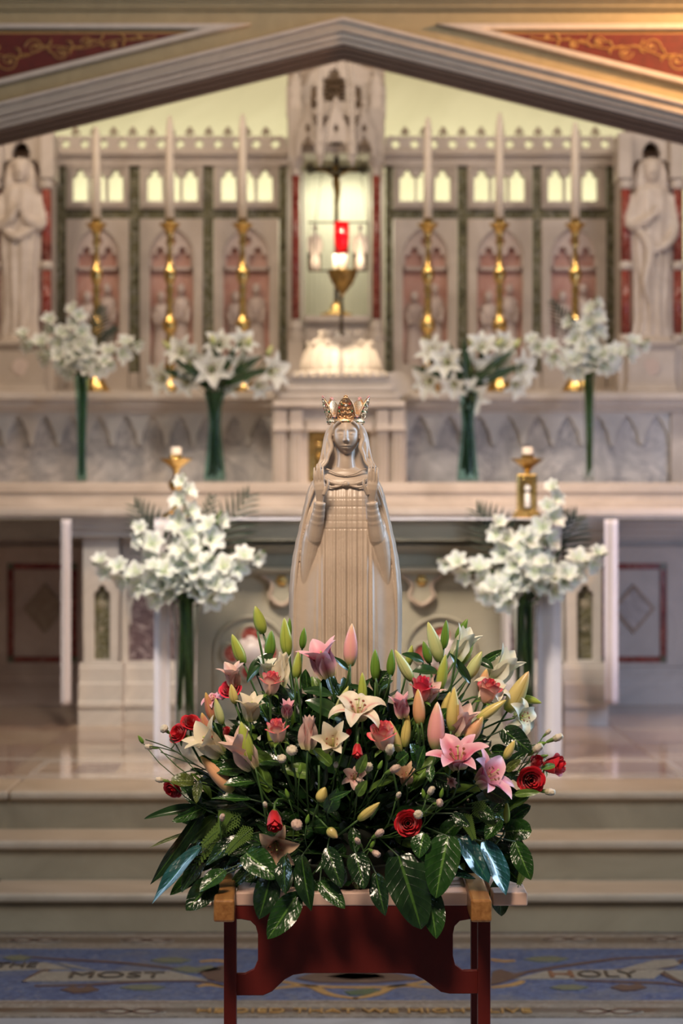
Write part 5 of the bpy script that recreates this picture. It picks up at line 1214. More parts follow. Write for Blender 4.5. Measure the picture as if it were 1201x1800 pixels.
# inner vases with white lilies
def lily_vase(cx, lab, fl, buds_, seed):
    d = 13.40
    prof = [(20, 846), (20, 842), (18, 820), (14, 780), (11, 745), (13, 715), (18, 695), (20, 690)]
    r_, c = vase('waisted_glass_vase', f'waisted glass vase of white lilies on the altar ledge {lab}', cx, 690, 846, d, prof, M_gglass, 0, 'lily vases on the high altar ledge')
    rs = random.Random(seed); g = G()
    for k in range(12): g.add(*tube([P(cx+rs.uniform(-12, 12), 838-rs.uniform(0, 15), d+rs.uniform(-.03, .03)), P(cx+rs.uniform(-5, 5), 745, d), P(cx+rs.uniform(-16, 16), 680, d+rs.uniform(-.03, .03))], .006, 6))
    o = g.build('stem_bundle', M_dstem, r_, True); tag(o, None, kind='stuff')
    for k, (x, y, ax, ay, sz) in enumerate(fl):
        b0 = P(x, y, d+rs.uniform(-.10, .08)); dv = Vector((ax, -1.0, ay)).normalized()
        lily('white_lily', b0, b0+dv, sz*d/F, P_white, f'large white lily, {["topmost left", "upper left", "leftmost", "lower left", "central", "upper central", "right of centre", "far right", "lowest", "upper right", "low right", "back"][k]} bloom in the vase {lab}', 'open', rs.uniform(0, 1), True, f'white lilies in the waisted vase {lab}', P(cx+rs.uniform(-8, 8), 700, d), ruf=.06)
    for k, (x, y, tx, ty) in enumerate(buds_):
        bb = root('lily_bud', (0, 0, 0), f'pale lily bud, {["first", "second", "third", "fourth"][k]} from the left, in the waisted vase {lab}', 'lily bud', f'lily buds in the waisted vase {lab}')
        p0_, p1_ = P(x, y, d), P(tx, ty, d); orient(bb, p0_, p1_, 0, (.035, .035, (p1_-p0_).length)); link('bud_sepals', cached(('bud', B_pale.name), lambda: bud_mesh(B_pale)), bb, True)
        stem_to(bb, p0_, end=P(cx, 700, d), adir=p1_-p0_, rad=.004)
    for k in range(7):
        a = -1.4+2.8*k/6+rs.uniform(-.1, .1); b0 = P(cx-10+20*k/6, 680, d); r2 = leafthing(b0, b0+Vector((math.sin(a)*.3, rs.uniform(-.08, .06), .08+.2*math.cos(a))), .05, L_lily, f'lily leaf, {ORD[k]} from the left, in the waisted vase {lab}', 'lance', 30, name='vase_leaf', stem=False, seed=k); r2['group'] = 'lily leaves in the waisted vase '+lab
lily_vase(377, 'left of the tabernacle', [(325, 625, -.6, .5, 42), (345, 640, -.4, .0, 46), (296, 662, -.9, -.3, 46), (330, 668, -.3, -.5, 36), (372, 650, 0, .0, 48), (385, 615, .1, .8, 42), (420, 645, .4, 0, 46), (468, 655, .9, .1, 48), (395, 668, .1, -.5, 42), (420, 610, .5, .6, 40), (450, 675, .6, -.5, 34)], [(300, 615, 285, 598), (375, 605, 372, 588), (435, 608, 440, 592), (470, 625, 478, 606)], 21)
lily_vase(822, 'right of the tabernacle', [(765, 625, -.5, .5, 42), (790, 640, -.4, .2, 46), (762, 668, -.8, -.3, 46), (800, 672, -.3, -.5, 36), (825, 652, 0, .0, 50), (845, 618, .1, .8, 42), (868, 640, .4, 0, 46), (905, 650, .9, .1, 46), (826, 690, .1, -.5, 46), (880, 612, .5, .6, 38), (900, 672, .6, -.5, 38)], [(752, 615, 742, 592), (830, 608, 826, 588), (870, 608, 886, 594), (905, 610, 915, 594)], 22)
# ================================================================ BIER (carrying stand)
bier = root('statue_bier', (0.02, 5.5, 0), 'red painted processional carrying stand with varnished wooden handles and pale board top', 'stand')
zb0, zb1 = 0.713, 0.742
# board with notches for the two handles
def bx(px): return X(px, 5.26)
bl = [(bx(345), 5.26), (bx(371), 5.26), (bx(374), 5.50), (bx(414), 5.50), (bx(414), 5.26), (bx(826), 5.26), (bx(822), 5.50), (bx(864), 5.50), (bx(866), 5.26), (bx(927), 5.26), (bx(927), 5.86), (bx(345), 5.86)]
n = len(bl); vs = [(x, y, zb0) for x, y in bl]+[(x, y, zb1) for x, y in bl]
g = G(); g.add(vs, [tuple(reversed(range(n))), tuple(range(n, 2*n))]+[(i, (i+1) % n, n+(i+1) % n, n+i) for i in range(n)]); g.build('board_top', M_board, bier, bevel=.003)
for s, (xf, xb) in enumerate(((X(393.5, 5.10), X(397, 5.46)), (X(846, 5.10), X(830, 5.46)))):
    hw = .0222; zt, zbm = 0.752, 0.704
    vs = [(xf-hw, 5.10, zbm), (xf+hw, 5.10, zbm), (xf+hw, 5.10, zt), (xf-hw, 5.10, zt), (xb-hw, 5.48, zbm), (xb+hw, 5.48, zbm), (xb+hw, 5.48, zt), (xb-hw, 5.48, zt)]
    g = G(); g.add(vs, [(0, 1, 2, 3), (7, 6, 5, 4), (0, 4, 5, 1), (1, 5, 6, 2), (2, 6, 7, 3), (3, 7, 4, 0)]); g.build('carrying_handle', M_wood, bier, bevel=.005)
for x0, x1 in ((393, 415), (840, 862)):
    for yy in (5.24, 5.80): (G().box(X(x0, 5.24), X(x1, 5.24), yy, yy+.035, 0.0, 0.712) if yy < 5.3 else G().box(X(x0-12 if x0 > 600 else x0+2, 5.48), X(x1-12 if x0 > 600 else x1-2, 5.48), 5.48, 5.515, 0.0, 0.69)).build('leg', M_darkred, bier, bevel=.002)
def dq(x0, x1, y0, y1, flip):       # D shaped hand hole
    r = 13; pts = []
    if not flip: pts = [(x0, y0), (x1-20, y0), (x1-8, y0+6), (x1, y0+20), (x1, y1-26), (x1-6, y1-12), (x1-18, y1), (x0, y1)]
    else: pts = [(x1, y0), (x0+20, y0), (x0+8, y0+6), (x0, y0+20), (x0, y1-26), (x0+6, y1-12), (x0+18, y1), (x1, y1)]
    return pts
for yy in (5.262,):
    lp = [[(414, 1588), (850, 1588), (850, 1616), (826, 1616), (808, 1619), (799, 1628), (796, 1642), (796, 1680), (800, 1696), (812, 1706), (828, 1706), (850, 1706), (850, 1747), (790, 1747), (775, 1744), (745, 1722), (728, 1713), (700, 1711), (535, 1711), (515, 1714), (500, 1722), (478, 1743), (462, 1750), (414, 1750), (414, 1712), (430, 1712), (446, 1704), (453, 1688), (453, 1642), (449, 1628), (440, 1619), (424, 1616), (414, 1616)]]
    d_ = 5.262; plate('apron_panel', [[(X(x, d_), Z(y, d_)) for x, y in q] for q in lp], yy, yy+.018, M_darkred, bier, .0015)
G().box(X(414, 5.26), X(842, 5.26), 5.30, 5.78, .690, .712).build('board_rail', M_wood, bier)

# ================================================================ STATUE
SD = 5.56; ss = SD/F
def sp(x, y, dep=0.0): return Vector((X(x, SD), SD+dep*ss, Z(y, SD)))
aw = [(818, 13), (823, 20), (830, 36), (838, 48), (847, 60), (860, 66), (874, 70), (902, 76), (930, 82.5), (958, 89), (985, 94), (1013, 97.5), (1041, 99.5), (1097, 99.5), (1160, 98), (1260, 95), (1400, 91), (1500, 90)]
ad = [(818, 10), (830, 20), (847, 30), (880, 38), (930, 44), (1000, 52), (1100, 58), (1300, 60), (1500, 60)]
gw = [(818, 40), (858, 40), (875, 38), (902, 41), (958, 49), (1041, 53), (1160, 56), (1500, 60)]
g = G(); vs = []; fs = []; nc = 420; rows = 300; y0, y1 = 818, 1500
for i in range(rows+1):
    y = y0+(y1-y0)*i/rows; a = interp(aw, y); b = interp(ad, y); gg = interp(gw, y)
    for k in range(nc):
        th = 2*PI*k/nc; s_, c_ = math.sin(th), math.cos(th); x = a*s_; dep = -b*(abs(c_)**.75)*(1 if c_ > 0 else -1)
        if c_ > 0:
            e = abs(x)/gg; fade = min(1, max(0, (y-848)/24))
            if e < 1:
                pl = math.cos(2*PI*x/9.4+.4)*1.0+math.cos(2*PI*x/(17+.006*(y-860))+1.2)*.7
                if y < 930:      # smocked bodice grid
                    pl = pl*.6-1.0*math.exp(-((((y-858) % 13)-6.5)/1.0)**2)
                amp = 1.0+.9*min(1, max(0, (y-930)/150)); dep -= fade*(4.0+pl*amp)*min(1, (1-e)*7+.0)
            else:
                q = (abs(x)-gg)/max(1, a-gg)          # cloak lining: hollow beside the gown, raised rim
                dep += fade*(5.5*math.sin(PI*min(1, q*1.15))-2.0*math.exp(-((q-.86)/.06)**2)+1.0*math.sin(q*11+y*.01)*min(1, max(0, (y-960)/80))*.7)
        else:
            dep += 1.2*math.sin(x*.22)
        vs.append(sp(607+x, y, dep))
for i in range(rows):
    for k in range(nc): fs.append((i*nc+k, i*nc+(k+1) % nc, (i+1)*nc+(k+1) % nc, (i+1)*nc+k))
fs.append(tuple(reversed(range(nc)))); fs.append(tuple(range(rows*nc, rows*nc+nc)))
g.add(vs, fs)
# cloak edges that run from the shoulders down the sides
for s in (-1, 1):
    pts = [(607+s*52, 850, -26), (607+s*66, 890, -30), (607+s*76, 935, -30), (607+s*84, 985, -30), (607+s*89, 1050, -28), (607+s*89, 1150, -28), (607+s*84, 1300, -30)]
    g.add(*tube(smooth_path([sp(*p) for p in pts], 6), [3.2*ss]*37, 8))
# neck and head
g.add(*tube(smooth_path([sp(607.5, 784, 2), sp(607.5, 800, 0), sp(607.5, 815, -1), sp(607.5, 832, 2)], 5), [q*ss for q in (15, 15, 15, 15, 15, 14.6, 14.4, 14.4, 14.6, 15, 15.5, 16.2, 17, 18, 19, 20)], 24))
vs = []; fs = []; nu, nv = 150, 130
def ga(v, s_): return math.exp(-(v/s_)**2)
for i in range(nv+1):
    ph = PI*i/nv; zc = math.cos(ph)
    for k in range(nu):
        a = 2*PI*k/nu; sx = math.sin(ph)*math.sin(a); sy = -math.sin(ph)*math.cos(a)
        y = 766-34*zc*(1.0 if zc > 0 else .99)                  # py
        w = 23.2*(1.0-(max(0, (y-771)/32))**2*.42) if y > 771 else 23.2
        x = w*sx; dep = 27*sy
        if sy < 0:
            f = 0.0
            f -= 6.6*ga(x, 2.5+.06*max(0, y-760))*(1/(1+math.exp(-(y-766)/3.4)))*(1/(1+math.exp((y-777.2)/.9)))     # nose
            f -= 3.0*ga(x, 2.8)*ga(y-762, 8)
            f -= 2.6*ga(abs(x)-3.6, 1.8)*ga(y-775.4, 2.2)                                                             # nostril wings
            f += 3.8*ga(abs(x)-9.6, 6.0)*ga(y-761, 4.4)                                                                # sockets
            f -= 3.0*ga(abs(x)-9.8, 4.0)*ga(y-763.0, 2.3)                                                              # lids
            f += .6*ga(abs(x)-9.8, 4.6)*ga(y-765.6, 1.0)                                                               # lash line
            f -= 1.1*ga(abs(x)-10, 8)*ga(y-756, 3.2)                                                                 # brow
            f -= 2.8*ga(x, 6.6)*ga(y-784.2, 1.7); f += 2.2*ga(x, 6.8)*ga(y-786.0, .75); f -= 3.0*ga(x, 5.0)*ga(y-788.2, 1.8)
            f += 1.3*ga(x, 5)*ga(y-791.6, 1.4); f -= 3.0*ga(x, 6.5)*ga(y-796, 4.2); f -= 1.2*ga(abs(x)-12, 6)*ga(y-774, 7)
            dep += f
        vs.append(sp(608+x, y, dep-6))
for i in range(nv):
    for k in range(nu): fs.append((i*nu+k, i*nu+(k+1) % nu, (i+1)*nu+(k+1) % nu, (i+1)*nu+k))
g.add(vs, fs)
# veil behind and long hair at both sides
vw = [(728, 24), (745, 27.5), (763, 28.5), (777, 33), (799, 38), (819, 42), (838, 50), (870, 60)]
vs = []; fs = []; R = 50; nn = 72
for i in range(R+1):
    y = 728+142*i/R; a = interp(vw, y)
    for k in range(nn):
        th = 2*PI*k/nn; q = math.cos(th); vs.append(sp(607.5+a*math.sin(th), y, 12-(20 if q < 0 else 14)*-q*-1 if q < 0 else 12-14*q*.9))
for i in range(R):
    for k in range(nn): fs.append((i*nn+k, i*nn+(k+1) % nn, (i+1)*nn+(k+1) % nn, (i+1)*nn+k))
fs.append(tuple(reversed(range(nn)))); fs.append(tuple(range(R*nn, R*nn+nn)))
g.add(vs, fs)
for s in (-1, 1):
    for (off, dp, r0) in ((0, -14, 3.6), (4.5, -10, 4.2), (9, -5, 4.4), (2.5, -8, 4)):
        cx = 608
        wv = 1.6*math.sin(off*2+1); pts = [sp(cx+s*(19+off*.3), 745, -14+dp*.2), sp(cx+s*(25+off*.5), 757, -8+dp*.4), sp(cx+s*(28+off*.6+wv), 771, -2+dp*.8), sp(cx+s*(27+off*1.1-wv), 787, -3+dp), sp(cx+s*(29+off*1.3+wv), 801, -7+dp), sp(cx+s*(34+off*1.25), 813, -10+dp), sp(cx+s*(43+off*.9), 823, -13+dp)]
        pp_ = smooth_path(pts, 5); g.add(*tube(pp_, [ss*(r0*(.75+.6*math.sin(PI*min(1, i/22)))) for i in range(len(pp_))], 10))
    pts = [sp(608+s*10, 741, -27), sp(608+s*19, 750, -20), sp(608+s*24, 768, -8)]; g.add(*tube(smooth_path(pts, 5), 3.0*ss, 8))
    g.add(*ball(sp(608+s*23.2, 772, -6), 4*ss, 10, 8, (.5, .8, 1.5)))         # ears
# shoulder cape with folds and knot
for s in (-1, 1):
    for (xa, ya, xb, yb, r, da, db) in ((48, 832, 18, 850, 2.6, -22, -37), (44, 848, 16, 856, 2.0, -30, -38)):
        pts = [sp(607.5+s*xa, ya, da), sp(607.5+s*(xa+xb)*.5, (ya+yb)*.5+3, (da+db)*.5-4), sp(607.5+s*xb, yb, db), sp(607.5+s*2, 851, -39)]
        pp_ = smooth_path(pts, 5); g.add(*tube(pp_, [ss*r*(.7+.5*math.sin(PI*i/len(pp_))) for i in range(len(pp_))], 8))
    pts = [sp(607.5+s*44, 823, -10), sp(607.5+s*30, 826, -22), sp(607.5+s*16, 833, -27), sp(607.5, 837, -28)]
    g.add(*tube(smooth_path(pts, 5), 1.6*ss, 8))
g.add(*ball(sp(607.5, 851, -40), 5.2*ss, 14, 10, (1.15, .8, .95)))
# arms in tight sleeves, raised hands
for s in (-1, 1):
    E = lambda x, y, dp: sp(607.5+s*x, y, dp)
    pts = [E(44, 852, -6), E(56, 905, -18), E(56, 950, -34), E(51, 920, -48), E(47, 898, -58), E(45.5, 885, -63)]
    rr = [9, 16, 16, 13.2, 10.8, 9.6]; pp_ = smooth_path(pts, 6); q = len(pp_)
    rad = []
    for i in range(q):
        t = i/(q-1)*5; j = min(4, int(t)); r = rr[j]+(rr[j+1]-rr[j])*(t-j); rad.append(ss*(r+(.35*math.sin(i*2.1) if i > q*.6 else 0)))
    g.add(*tube(pp_, rad, 22))
    g.add(*tube(smooth_path([E(54, 925, -36), E(60, 960, -32), E(67, 1000, -27), E(72, 1045, -22), E(75, 1085, -18)], 5), [ss*q for q in (12, 14, 16, 17, 17.5, 17, 16.5, 16, 15, 14, 13, 12, 11, 10, 9, 8, 7, 6, 5, 4, 3)], 18))
    g.add(*tube([E(45.5, 888, -62), E(45.3, 885.5, -63), E(45, 883, -63.5)], [10.2*ss, 10.6*ss, 10.0*ss], 20))      # cuff
    # palm
    pts = [E(45.2, 888, -64), E(45, 880, -66), E(44.5, 870, -69), E(45, 861, -71), E(46, 853, -71), E(46.6, 847, -70)]
    vs_, fs_, _ = tube(pts, [q*ss for q in (6.4, 6.6, 8.4, 9.8, 10.2, 9.8)], 18, sq=.34); g.add(vs_, fs_)
    for (dx, ln, dp, bnd) in ((-7.5, 28, -70, .4), (-2.5, 34, -71, .1), (2.6, 32, -71, -.1), (7.5, 26, -70, -.2)):
        b = E(46.5+dx, 850, dp); pts = [b, E(46.8+dx*1.02, 850-ln*.4, dp-1.6), E(47+dx*1.02+bnd*.5, 850-ln*.75, dp-.6), E(47.2+dx*1.0+bnd, 850-ln, dp+2.6)]
        pp_ = smooth_path(pts, 4); g.add(*tube(pp_, [ss*(2.45-.07*i) for i in range(len(pp_))], 10)); g.add(*ball(pp_[-1], 1.8*ss, 8, 6))
    pts = [E(38, 870, -70), E(33.5, 861, -73), E(31, 852, -75), E(30.8, 844, -74)]; pp_ = smooth_path(pts, 4)
    g.add(*tube(pp_, [ss*(3.6-.11*i) for i in range(len(pp_))], 10)); g.add(*ball(pp_[-1], 2.1*ss, 8, 6))
me = remesh(g, 0.00135, 2); me.materials.append(M_statue)
stt = root('madonna_statue', sp(607, 1500, 0), 'cream marble statue of a robed woman with raised open hands rising behind the flowers', 'statue')
link('figure', me, stt)
g = G(); g.add(*lathe([(.150, zb1), (.150, zb1+.02), (.138, zb1+.035), (.13, Z(1496, SD))], 40, (X(607, SD), SD+.0, 0))); g.build('plinth', M_statue, stt, smooth=False)

# ================================================================ CROWN
cw = root('gold_crown', sp(607.5, 748, 0), 'jewelled gold filigree crown with flared points on the statue head', 'crown')
NP = 5
def crown_r(t): return 30.5+10.5*max(t, 0.0)**1.1+3*min(t, 0)
def crown_top(a):          # a: angle, 0 = front.  height of the outline in px above the band
    best = 0
    for k in range(NP):
        c = 2*PI*k/NP; q = abs((a-c+PI) % (2*PI)-PI); hw = .625
        h = 43*(1-(q/hw)**1.75) if q < hw else 0
        best = max(best, h)
    for k in range(NP):
        c = 2*PI*(k+.5)/NP; q = abs((a-c+PI) % (2*PI)-PI); h = 0; best = max(best, h)
    return max(best, 11)
def cpt(a, h, off=0.0):
    r = crown_r(h/43.0)+off; return sp(607.5+r*math.sin(a), 743-h, 6-r*math.cos(a)*1.0)
vs = []; fs = []; nu = 360; nv = 16
for k in range(nu):
    a = 2*PI*k/nu; T = crown_top(a)
    for j in range(nv+1):
        h = T*j/nv; edge = 1.0 if (j > nv-3) else 0.0
        rel = 1.3*edge+1.3*math.sin(a*25)*math.sin(h*.62)+.7*math.cos(a*50+h*.5)
        for q in range(NP):
            c = 2*PI*q/NP; dd = (a-c+PI) % (2*PI)-PI; rel += 1.6*ga(dd*34, 2.0)*(1 if 8 < h < 40 else 0)
        vs.append(cpt(a, h, rel))
base = len(vs); 
for k in range(nu):
    a = 2*PI*k/nu; T = crown_top(a)
    for j in range(nv+1): vs.append(cpt(a, T*j/nv, -1.6))
def ci(k, j, o): return o+(k % nu)*(nv+1)+j
for k in range(nu):
    for j in range(nv):
        fs.append((ci(k, j, 0), ci(k+1, j, 0), ci(k+1, j+1, 0), ci(k, j+1, 0))); fs.append((ci(k, j, base), ci(k, j+1, base), ci(k+1, j+1, base), ci(k+1, j, base)))
    fs.append((ci(k, nv, 0), ci(k+1, nv, 0), ci(k+1, nv, base), ci(k, nv, base)))
    fs.append((ci(k, 0, 0), ci(k, 0, base), ci(k+1, 0, base), ci(k+1, 0, 0)))
mk('filigree_points', vs, fs, M_crown, cw, True)
g = G()
for (h, rr_) in ((-2, 1.2), (5.5, 1.2)):
    pts = [cpt(2*PI*k/48, h, .8) for k in range(49)]; g.add(*tube(pts, rr_*ss, 7, False))
prof = [cpt(2*PI*k/64, 0, 0) for k in range(64)]
vs = []; fs = []
for k in range(64):
    a = 2*PI*k/64
    for (h, o) in ((-3, .2), (-3, 1.6), (6, 1.6), (6, .2)): vs.append(cpt(a, h, o))
for k in range(64):
    for j in range(4): fs.append((k*4+j, k*4+(j+1) % 4, ((k+1) % 64)*4+(j+1) % 4, ((k+1) % 64)*4+j))
g.add(vs, fs); g.build('band', M_crown, cw, True)
def gemat(a, h, r, m, nm): g = G(); g.add(*ball(cpt(a, h, 1.6), r*ss, 8, 6)); g.build(nm, m, cw, True)
gm = [M_gemg, M_gemb, M_gemg, M_gemw]
for k in range(22): gemat(2*PI*(k+.5)/22, 1.5, 1.5, gm[k % 4], 'band_gem')
for q in range(NP):
    c = 2*PI*q/NP
    gemat(c, 29, 2.3, M_gemw, 'clear_stone'); gemat(c, 37, 1.6, M_gemw, 'clear_stone')
    for dx, h, m in ((-.20, 31, M_gemg), (.22, 31, M_gemr), (-.36, 25, M_gemr), (.36, 19, M_gemg), (-.36, 19, M_gemg), (-.60, 8, M_gemb), (.60, 8, M_gemb)): gemat(c+dx*.85, h, 1.7, m, 'coloured_gem')
    g = G()     # scroll relief
    for s in (-1, 1):
        for (h0, wd) in ((12, .38), (20, .30), (27, .22), (13, .18)):
            pts = [cpt(c+s*wd*math.sin(t)*1.0, h0+5*math.cos(t), 1.4) for t in [PI*i/8 for i in range(9)]]; g.add(*tube(pts, .8*ss, 5))
        pts = [cpt(c+s*.58*t, 42.5*(1-t**2.1), 1.6) for t in [i/12 for i in range(12)]]; g.add(*tube(pts, 1.1*ss, 6))
    g.build('scroll_relief', M_crown, cw, True)
    g = G(); 
    for dx in (-.07, 0, .07): g.add(*ball(cpt(c+dx, 45+(1.2 if dx == 0 else 0), 1), 1.5*ss, 8, 6))
    g.add(*tube([cpt(c, 40, 0), cpt(c, 45, .5)], 2.6*ss, 8)); g.build('finial', M_crown if q == 0 else M_gemp, cw, True)
    gemat(2*PI*(q+.5)/NP, 9.5, 2.0, M_gemp, 'pearl')
# ================================================================ THE FLOWER ARRANGEMENT
random.seed(21)
def fd(px, py, off=0.0):
    q = 1-((px-612)/400.0)**2-((py-1400)/340.0)**2
    d = 5.50-0.30*math.sqrt(max(0, q))
    return d+off
def FP(px, py, off=0.0): return P(px, py, fd(px, py, off))
# low bowl and foam that hold the stems
bw = root('flower_bowl', (X(612, 5.42), 5.42, zb1), 'dark low bowl hidden under the bouquet', 'bowl')
G().add(*lathe([(.10, zb1), (.11, zb1+.005), (.14, zb1+.05), (.145, zb1+.055), (.13, zb1+.055), (.10, zb1+.01)], 28, (X(612, 5.42), 5.41, 0))).build('bowl_body', M_dark, bw, True)
G().add(*lathe([(.09, zb1+.012), (.12, zb1+.04), (.11, zb1+.11), (.06, zb1+.14)], 20, (X(612, 5.42), 5.41, 0))).build('floral_foam', M_dark, bw, True)
FOAM = Vector((X(612, 5.42), 5.42, zb1+.10))

MB_ = {'g': (B_green, 'dark green'), 'y': (B_ygreen, 'yellow-green'), 'p': (B_pale, 'pale green'), 'Y': (B_yellow, 'yellow'), 'a': (B_peach, 'peach'), 'k': (B_pink, 'pink'), 's': (B_salmon, 'salmon'), 'm': (B_mixed, 'yellow and pink')}
# base x,y  tip x,y  width  colour  depth offset  label tail
BUDS = [
 (462, 1113, 447, 1065, 23, 'y', .05, 'topmost at the left of the statue hem'),
 (473, 1155, 476, 1108, 21, 'g', .03, 'just below the topmost left bud'),
 (505, 1152, 498, 1086, 23, 'y', .04, 'tall beside the left edge of the robe'),
 (428, 1166, 406, 1115, 22, 'y', .04, 'leaning left above the cream lilies'),
 (531, 1139, 534, 1103, 14, 'g', .05, 'small against the left side of the robe'),
 (508, 1120, 509, 1086, 10, 'g', .09, 'half hidden behind the tall left bud'),
 (520, 1192, 524, 1145, 18, 'y', .0, 'in front of the pink lily petal'),
 (615, 1170, 617, 1096, 27, 'k', .05, 'standing alone before the middle of the robe'),
 (637, 1238, 636, 1182, 18, 'y', .03, 'upright above the cream lily'),
 (660, 1194, 658, 1141, 19, 'g', .05, 'on a bare stem before the robe'),
 (686, 1188, 689, 1141, 17, 'g', .05, 'at the right edge of the robe'),
 (724, 1196, 693, 1143, 21, 'p', .03, 'slanting beside the right edge of the robe'),
 (773, 1162, 751, 1093, 25, 'p', .04, 'longest of the upper right cluster'),
 (780, 1139, 785, 1090, 16, 'g', .06, 'upright before the red quatrefoil'),
 (803, 1124, 822, 1088, 17, 'g', .03, 'topmost of the right cluster'),
 (755, 1165, 743, 1127, 17, 'g', .06, 'small left of the longest pale bud'),
 (717, 1170, 724, 1134, 15, 'y', .08, 'half hidden low beside the robe edge'),
 (772, 1212, 783, 1150, 21, 'y', .0, 'olive tinted in the middle of the right cluster'),
 (822, 1192, 847, 1145, 23, 'p', .02, 'leaning right in the right cluster'),
 (810, 1168, 831, 1120, 22, 'y', .05, 'behind the right leaning pale bud'),
 (738, 1273, 733, 1211, 24, 'a', -.01, 'below the pink red rose'),
 (765, 1316, 769, 1234, 33, 'k', -.02, 'largest of the right half'),
 (794, 1283, 798, 1208, 25, 'Y', -.01, 'tall beside the blush lily'),
 (779, 1258, 792, 1216, 19, 'Y', .02, 'tucked behind the tall yellow one'),
 (820, 1303, 850, 1260, 26, 'a', -.01, 'leaning right over the pink lily'),
 (892, 1250, 931, 1181, 33, 'm', .02, 'big and pointed at the upper right'),
 (840, 1264, 890, 1231, 20, 'Y', .0, 'lying under the two-toned rose'),
 (918, 1226, 952, 1236, 15, 'y', .03, 'lying outermost at the right'),
 (846, 1218, 856, 1176, 22, 'a', .04, 'behind the two-toned rose'),
 (703, 1322, 684, 1267, 19, 'm', .0, 'slanting beside the coral rose'),
 (711, 1312, 718, 1254, 19, 'Y', .02, 'upright right of the coral rose'),
 (888, 1333, 905, 1302, 17, 'Y', .0, 'small among the leaves at the right'),
 (413, 1236, 405, 1203, 17, 'Y', -.01, 'over the crimson rose at the left'),
 (374, 1266, 360, 1217, 18, 's', .03, 'ribbed and slim at the left'),
 (366, 1290, 353, 1253, 19, 's', .02, 'lowest of the ribbed left pair'),
 (390, 1272, 377, 1227, 17, 'p', .01, 'next to the ribbed left pair'),
 (438, 1337, 422, 1268, 27, 'y', -.03, 'big in front of the blush lily'),
 (408, 1391, 351, 1329, 27, 'a', -.01, 'big and slanting down from the upper left'),
 (630, 1441, 668, 1411, 17, 'Y', .0, 'lying among dark leaves near the bottom'),
 (561, 1408, 571, 1384, 22, 'Y', .0, 'short and round in the middle'),
 (577, 1457, 592, 1474, 19, 'm', .0, 'pale and short near the bottom'),
 (890, 1446, 891, 1410, 13, 'y', .02, 'small olive above the round leaf'),
 (590, 1257, 612, 1206, 17, 'p', .03, 'behind the cream lily petals'),
 (480, 1312, 470, 1272, 14, 'y', .04, 'half hidden left of the lower coral rose'),
 (745, 1245, 752, 1205, 13, 'p', .06, 'half hidden behind the pink red rose'),
]
for (x0, y0, x1, y1, w, c, off, tail) in BUDS:
    d0 = fd((x0+x1)/2, (y0+y1)/2, off); m, cn_ = MB_[c]
    bud(P(x0, y0, d0), P(x1, y1, d0-.012), w*d0/F, m, f'{cn_} lily bud {tail}')

def LL(x, y, ax, ay, az, size, m, label, kind, off=0.0, roll=.3, nm='lily', **k):
    """centre pixel, direction (right, up, towards camera), petal length in px"""
    d = fd(x, y, off); b = P(x, y, d); v = Vector((ax, -az, ay)).normalized()
    return lily(nm, b, b+v, size*d/F, m, label, kind, roll, **k)
LL(577, 1190, -.35, 1.0, .30, 76, P_pink, 'pink lily in side view with white edged petals before the statue robe', 'trumpet', .03, .55, ruf=.05)
LL(628, 1268, .02, .95, .55, 74, P_creampink, 'cream lily with pink ribs and backward curled petals below the statue', 'recurved', .0, .2)
LL(585, 1318, -.05, .55, .9, 66, P_cream, 'wide open pale cream lily facing the camera in the centre', 'trumpet', -.03, .0)
LL(388, 1326, -.75, .75, .5, 76, P_cream, 'creamy white lily opening to the far left', 'trumpet', -.01, .4)
LL(440, 1268, .05, 1.0, .35, 56, P_cream, 'cream lily with upright petals above the left blush lily', 'trumpet', .0, .3)
LL(447, 1350, -.55, .85, .2, 80, P_blush, 'blush pink half open lily behind the large yellow-green bud', 'half', -.005, .1)
LL(540, 1318, .05, 1.0, .15, 62, P_blush, 'narrow blush lily just opening left of the central cream lily', 'closed', -.01, .2)
LL(806, 1352, -.10, .95, .55, 76, P_pink, 'largest pink lily opening upward in the right half', 'open', -.04, .15)
LL(840, 1378, .75, .55, .45, 74, P_pink, 'pink lily opening right beside the two crimson roses', 'open', -.02, .5)
LL(798, 1290, .45, .85, .25, 62, P_blush, 'blush pink lily in side view behind the tall yellow bud', 'half', .015, .4)
LL(862, 1200, .72, .85, .1, 74, P_palewhite, 'greenish white half open lily pointing to the upper right', 'half', .06, .2)
LL(800, 1160, .55, 1.0, .1, 66, P_palewhite, 'greenish white opening lily behind the top right buds', 'half', .08, .3)
LL(905, 1262, .75, .15, .75, 50, P_palewhite, 'white lily nodding over the right side of the bouquet', 'recurved', .03, .3)
LL(860, 1225, .3, .9, .5, 50, P_cream, 'cream lily behind the two-toned rose at the right', 'recurved', .04, .3)
LL(484, 1478, .05, -.35, 1.0, 58, P_peach, 'fading peach lily facing down under the red rosebud', 'open', .0, .25)
LL(622, 1372, .05, .5, .8, 34, P_blush, 'small crumpled blush lily in the middle of the leaves', 'recurved', .0, .4)
LL(715, 1378, -.1, .7, .6, 44, P_peach, 'dull peach lily half hidden in the dark leaves', 'trumpet', .03, .2)
LL(790, 1368, .2, -.3, 1.0, 26, P_blush, 'small closed peach blossom under the largest pink lily', 'half', -.03, .1)
LL(412, 1208, -.15, 1.0, .3, 50, P_blush, 'blush lily with curled petals at the upper left edge', 'trumpet', .03, .5)
LL(465, 1192, .15, 1.0, .3, 42, P_palewhite, 'small white lily behind the upper coral rose', 'trumpet', .05, .2)
LL(490, 1207, .15, 1.0, .1, 62, P_cream, 'cream half open lily beside the pink lily', 'closed', .05, .2)
LL(503, 1262, .1, 1.0, .4, 36, P_pink, 'little pink lily just opening between the two coral roses', 'half', .01, .2)
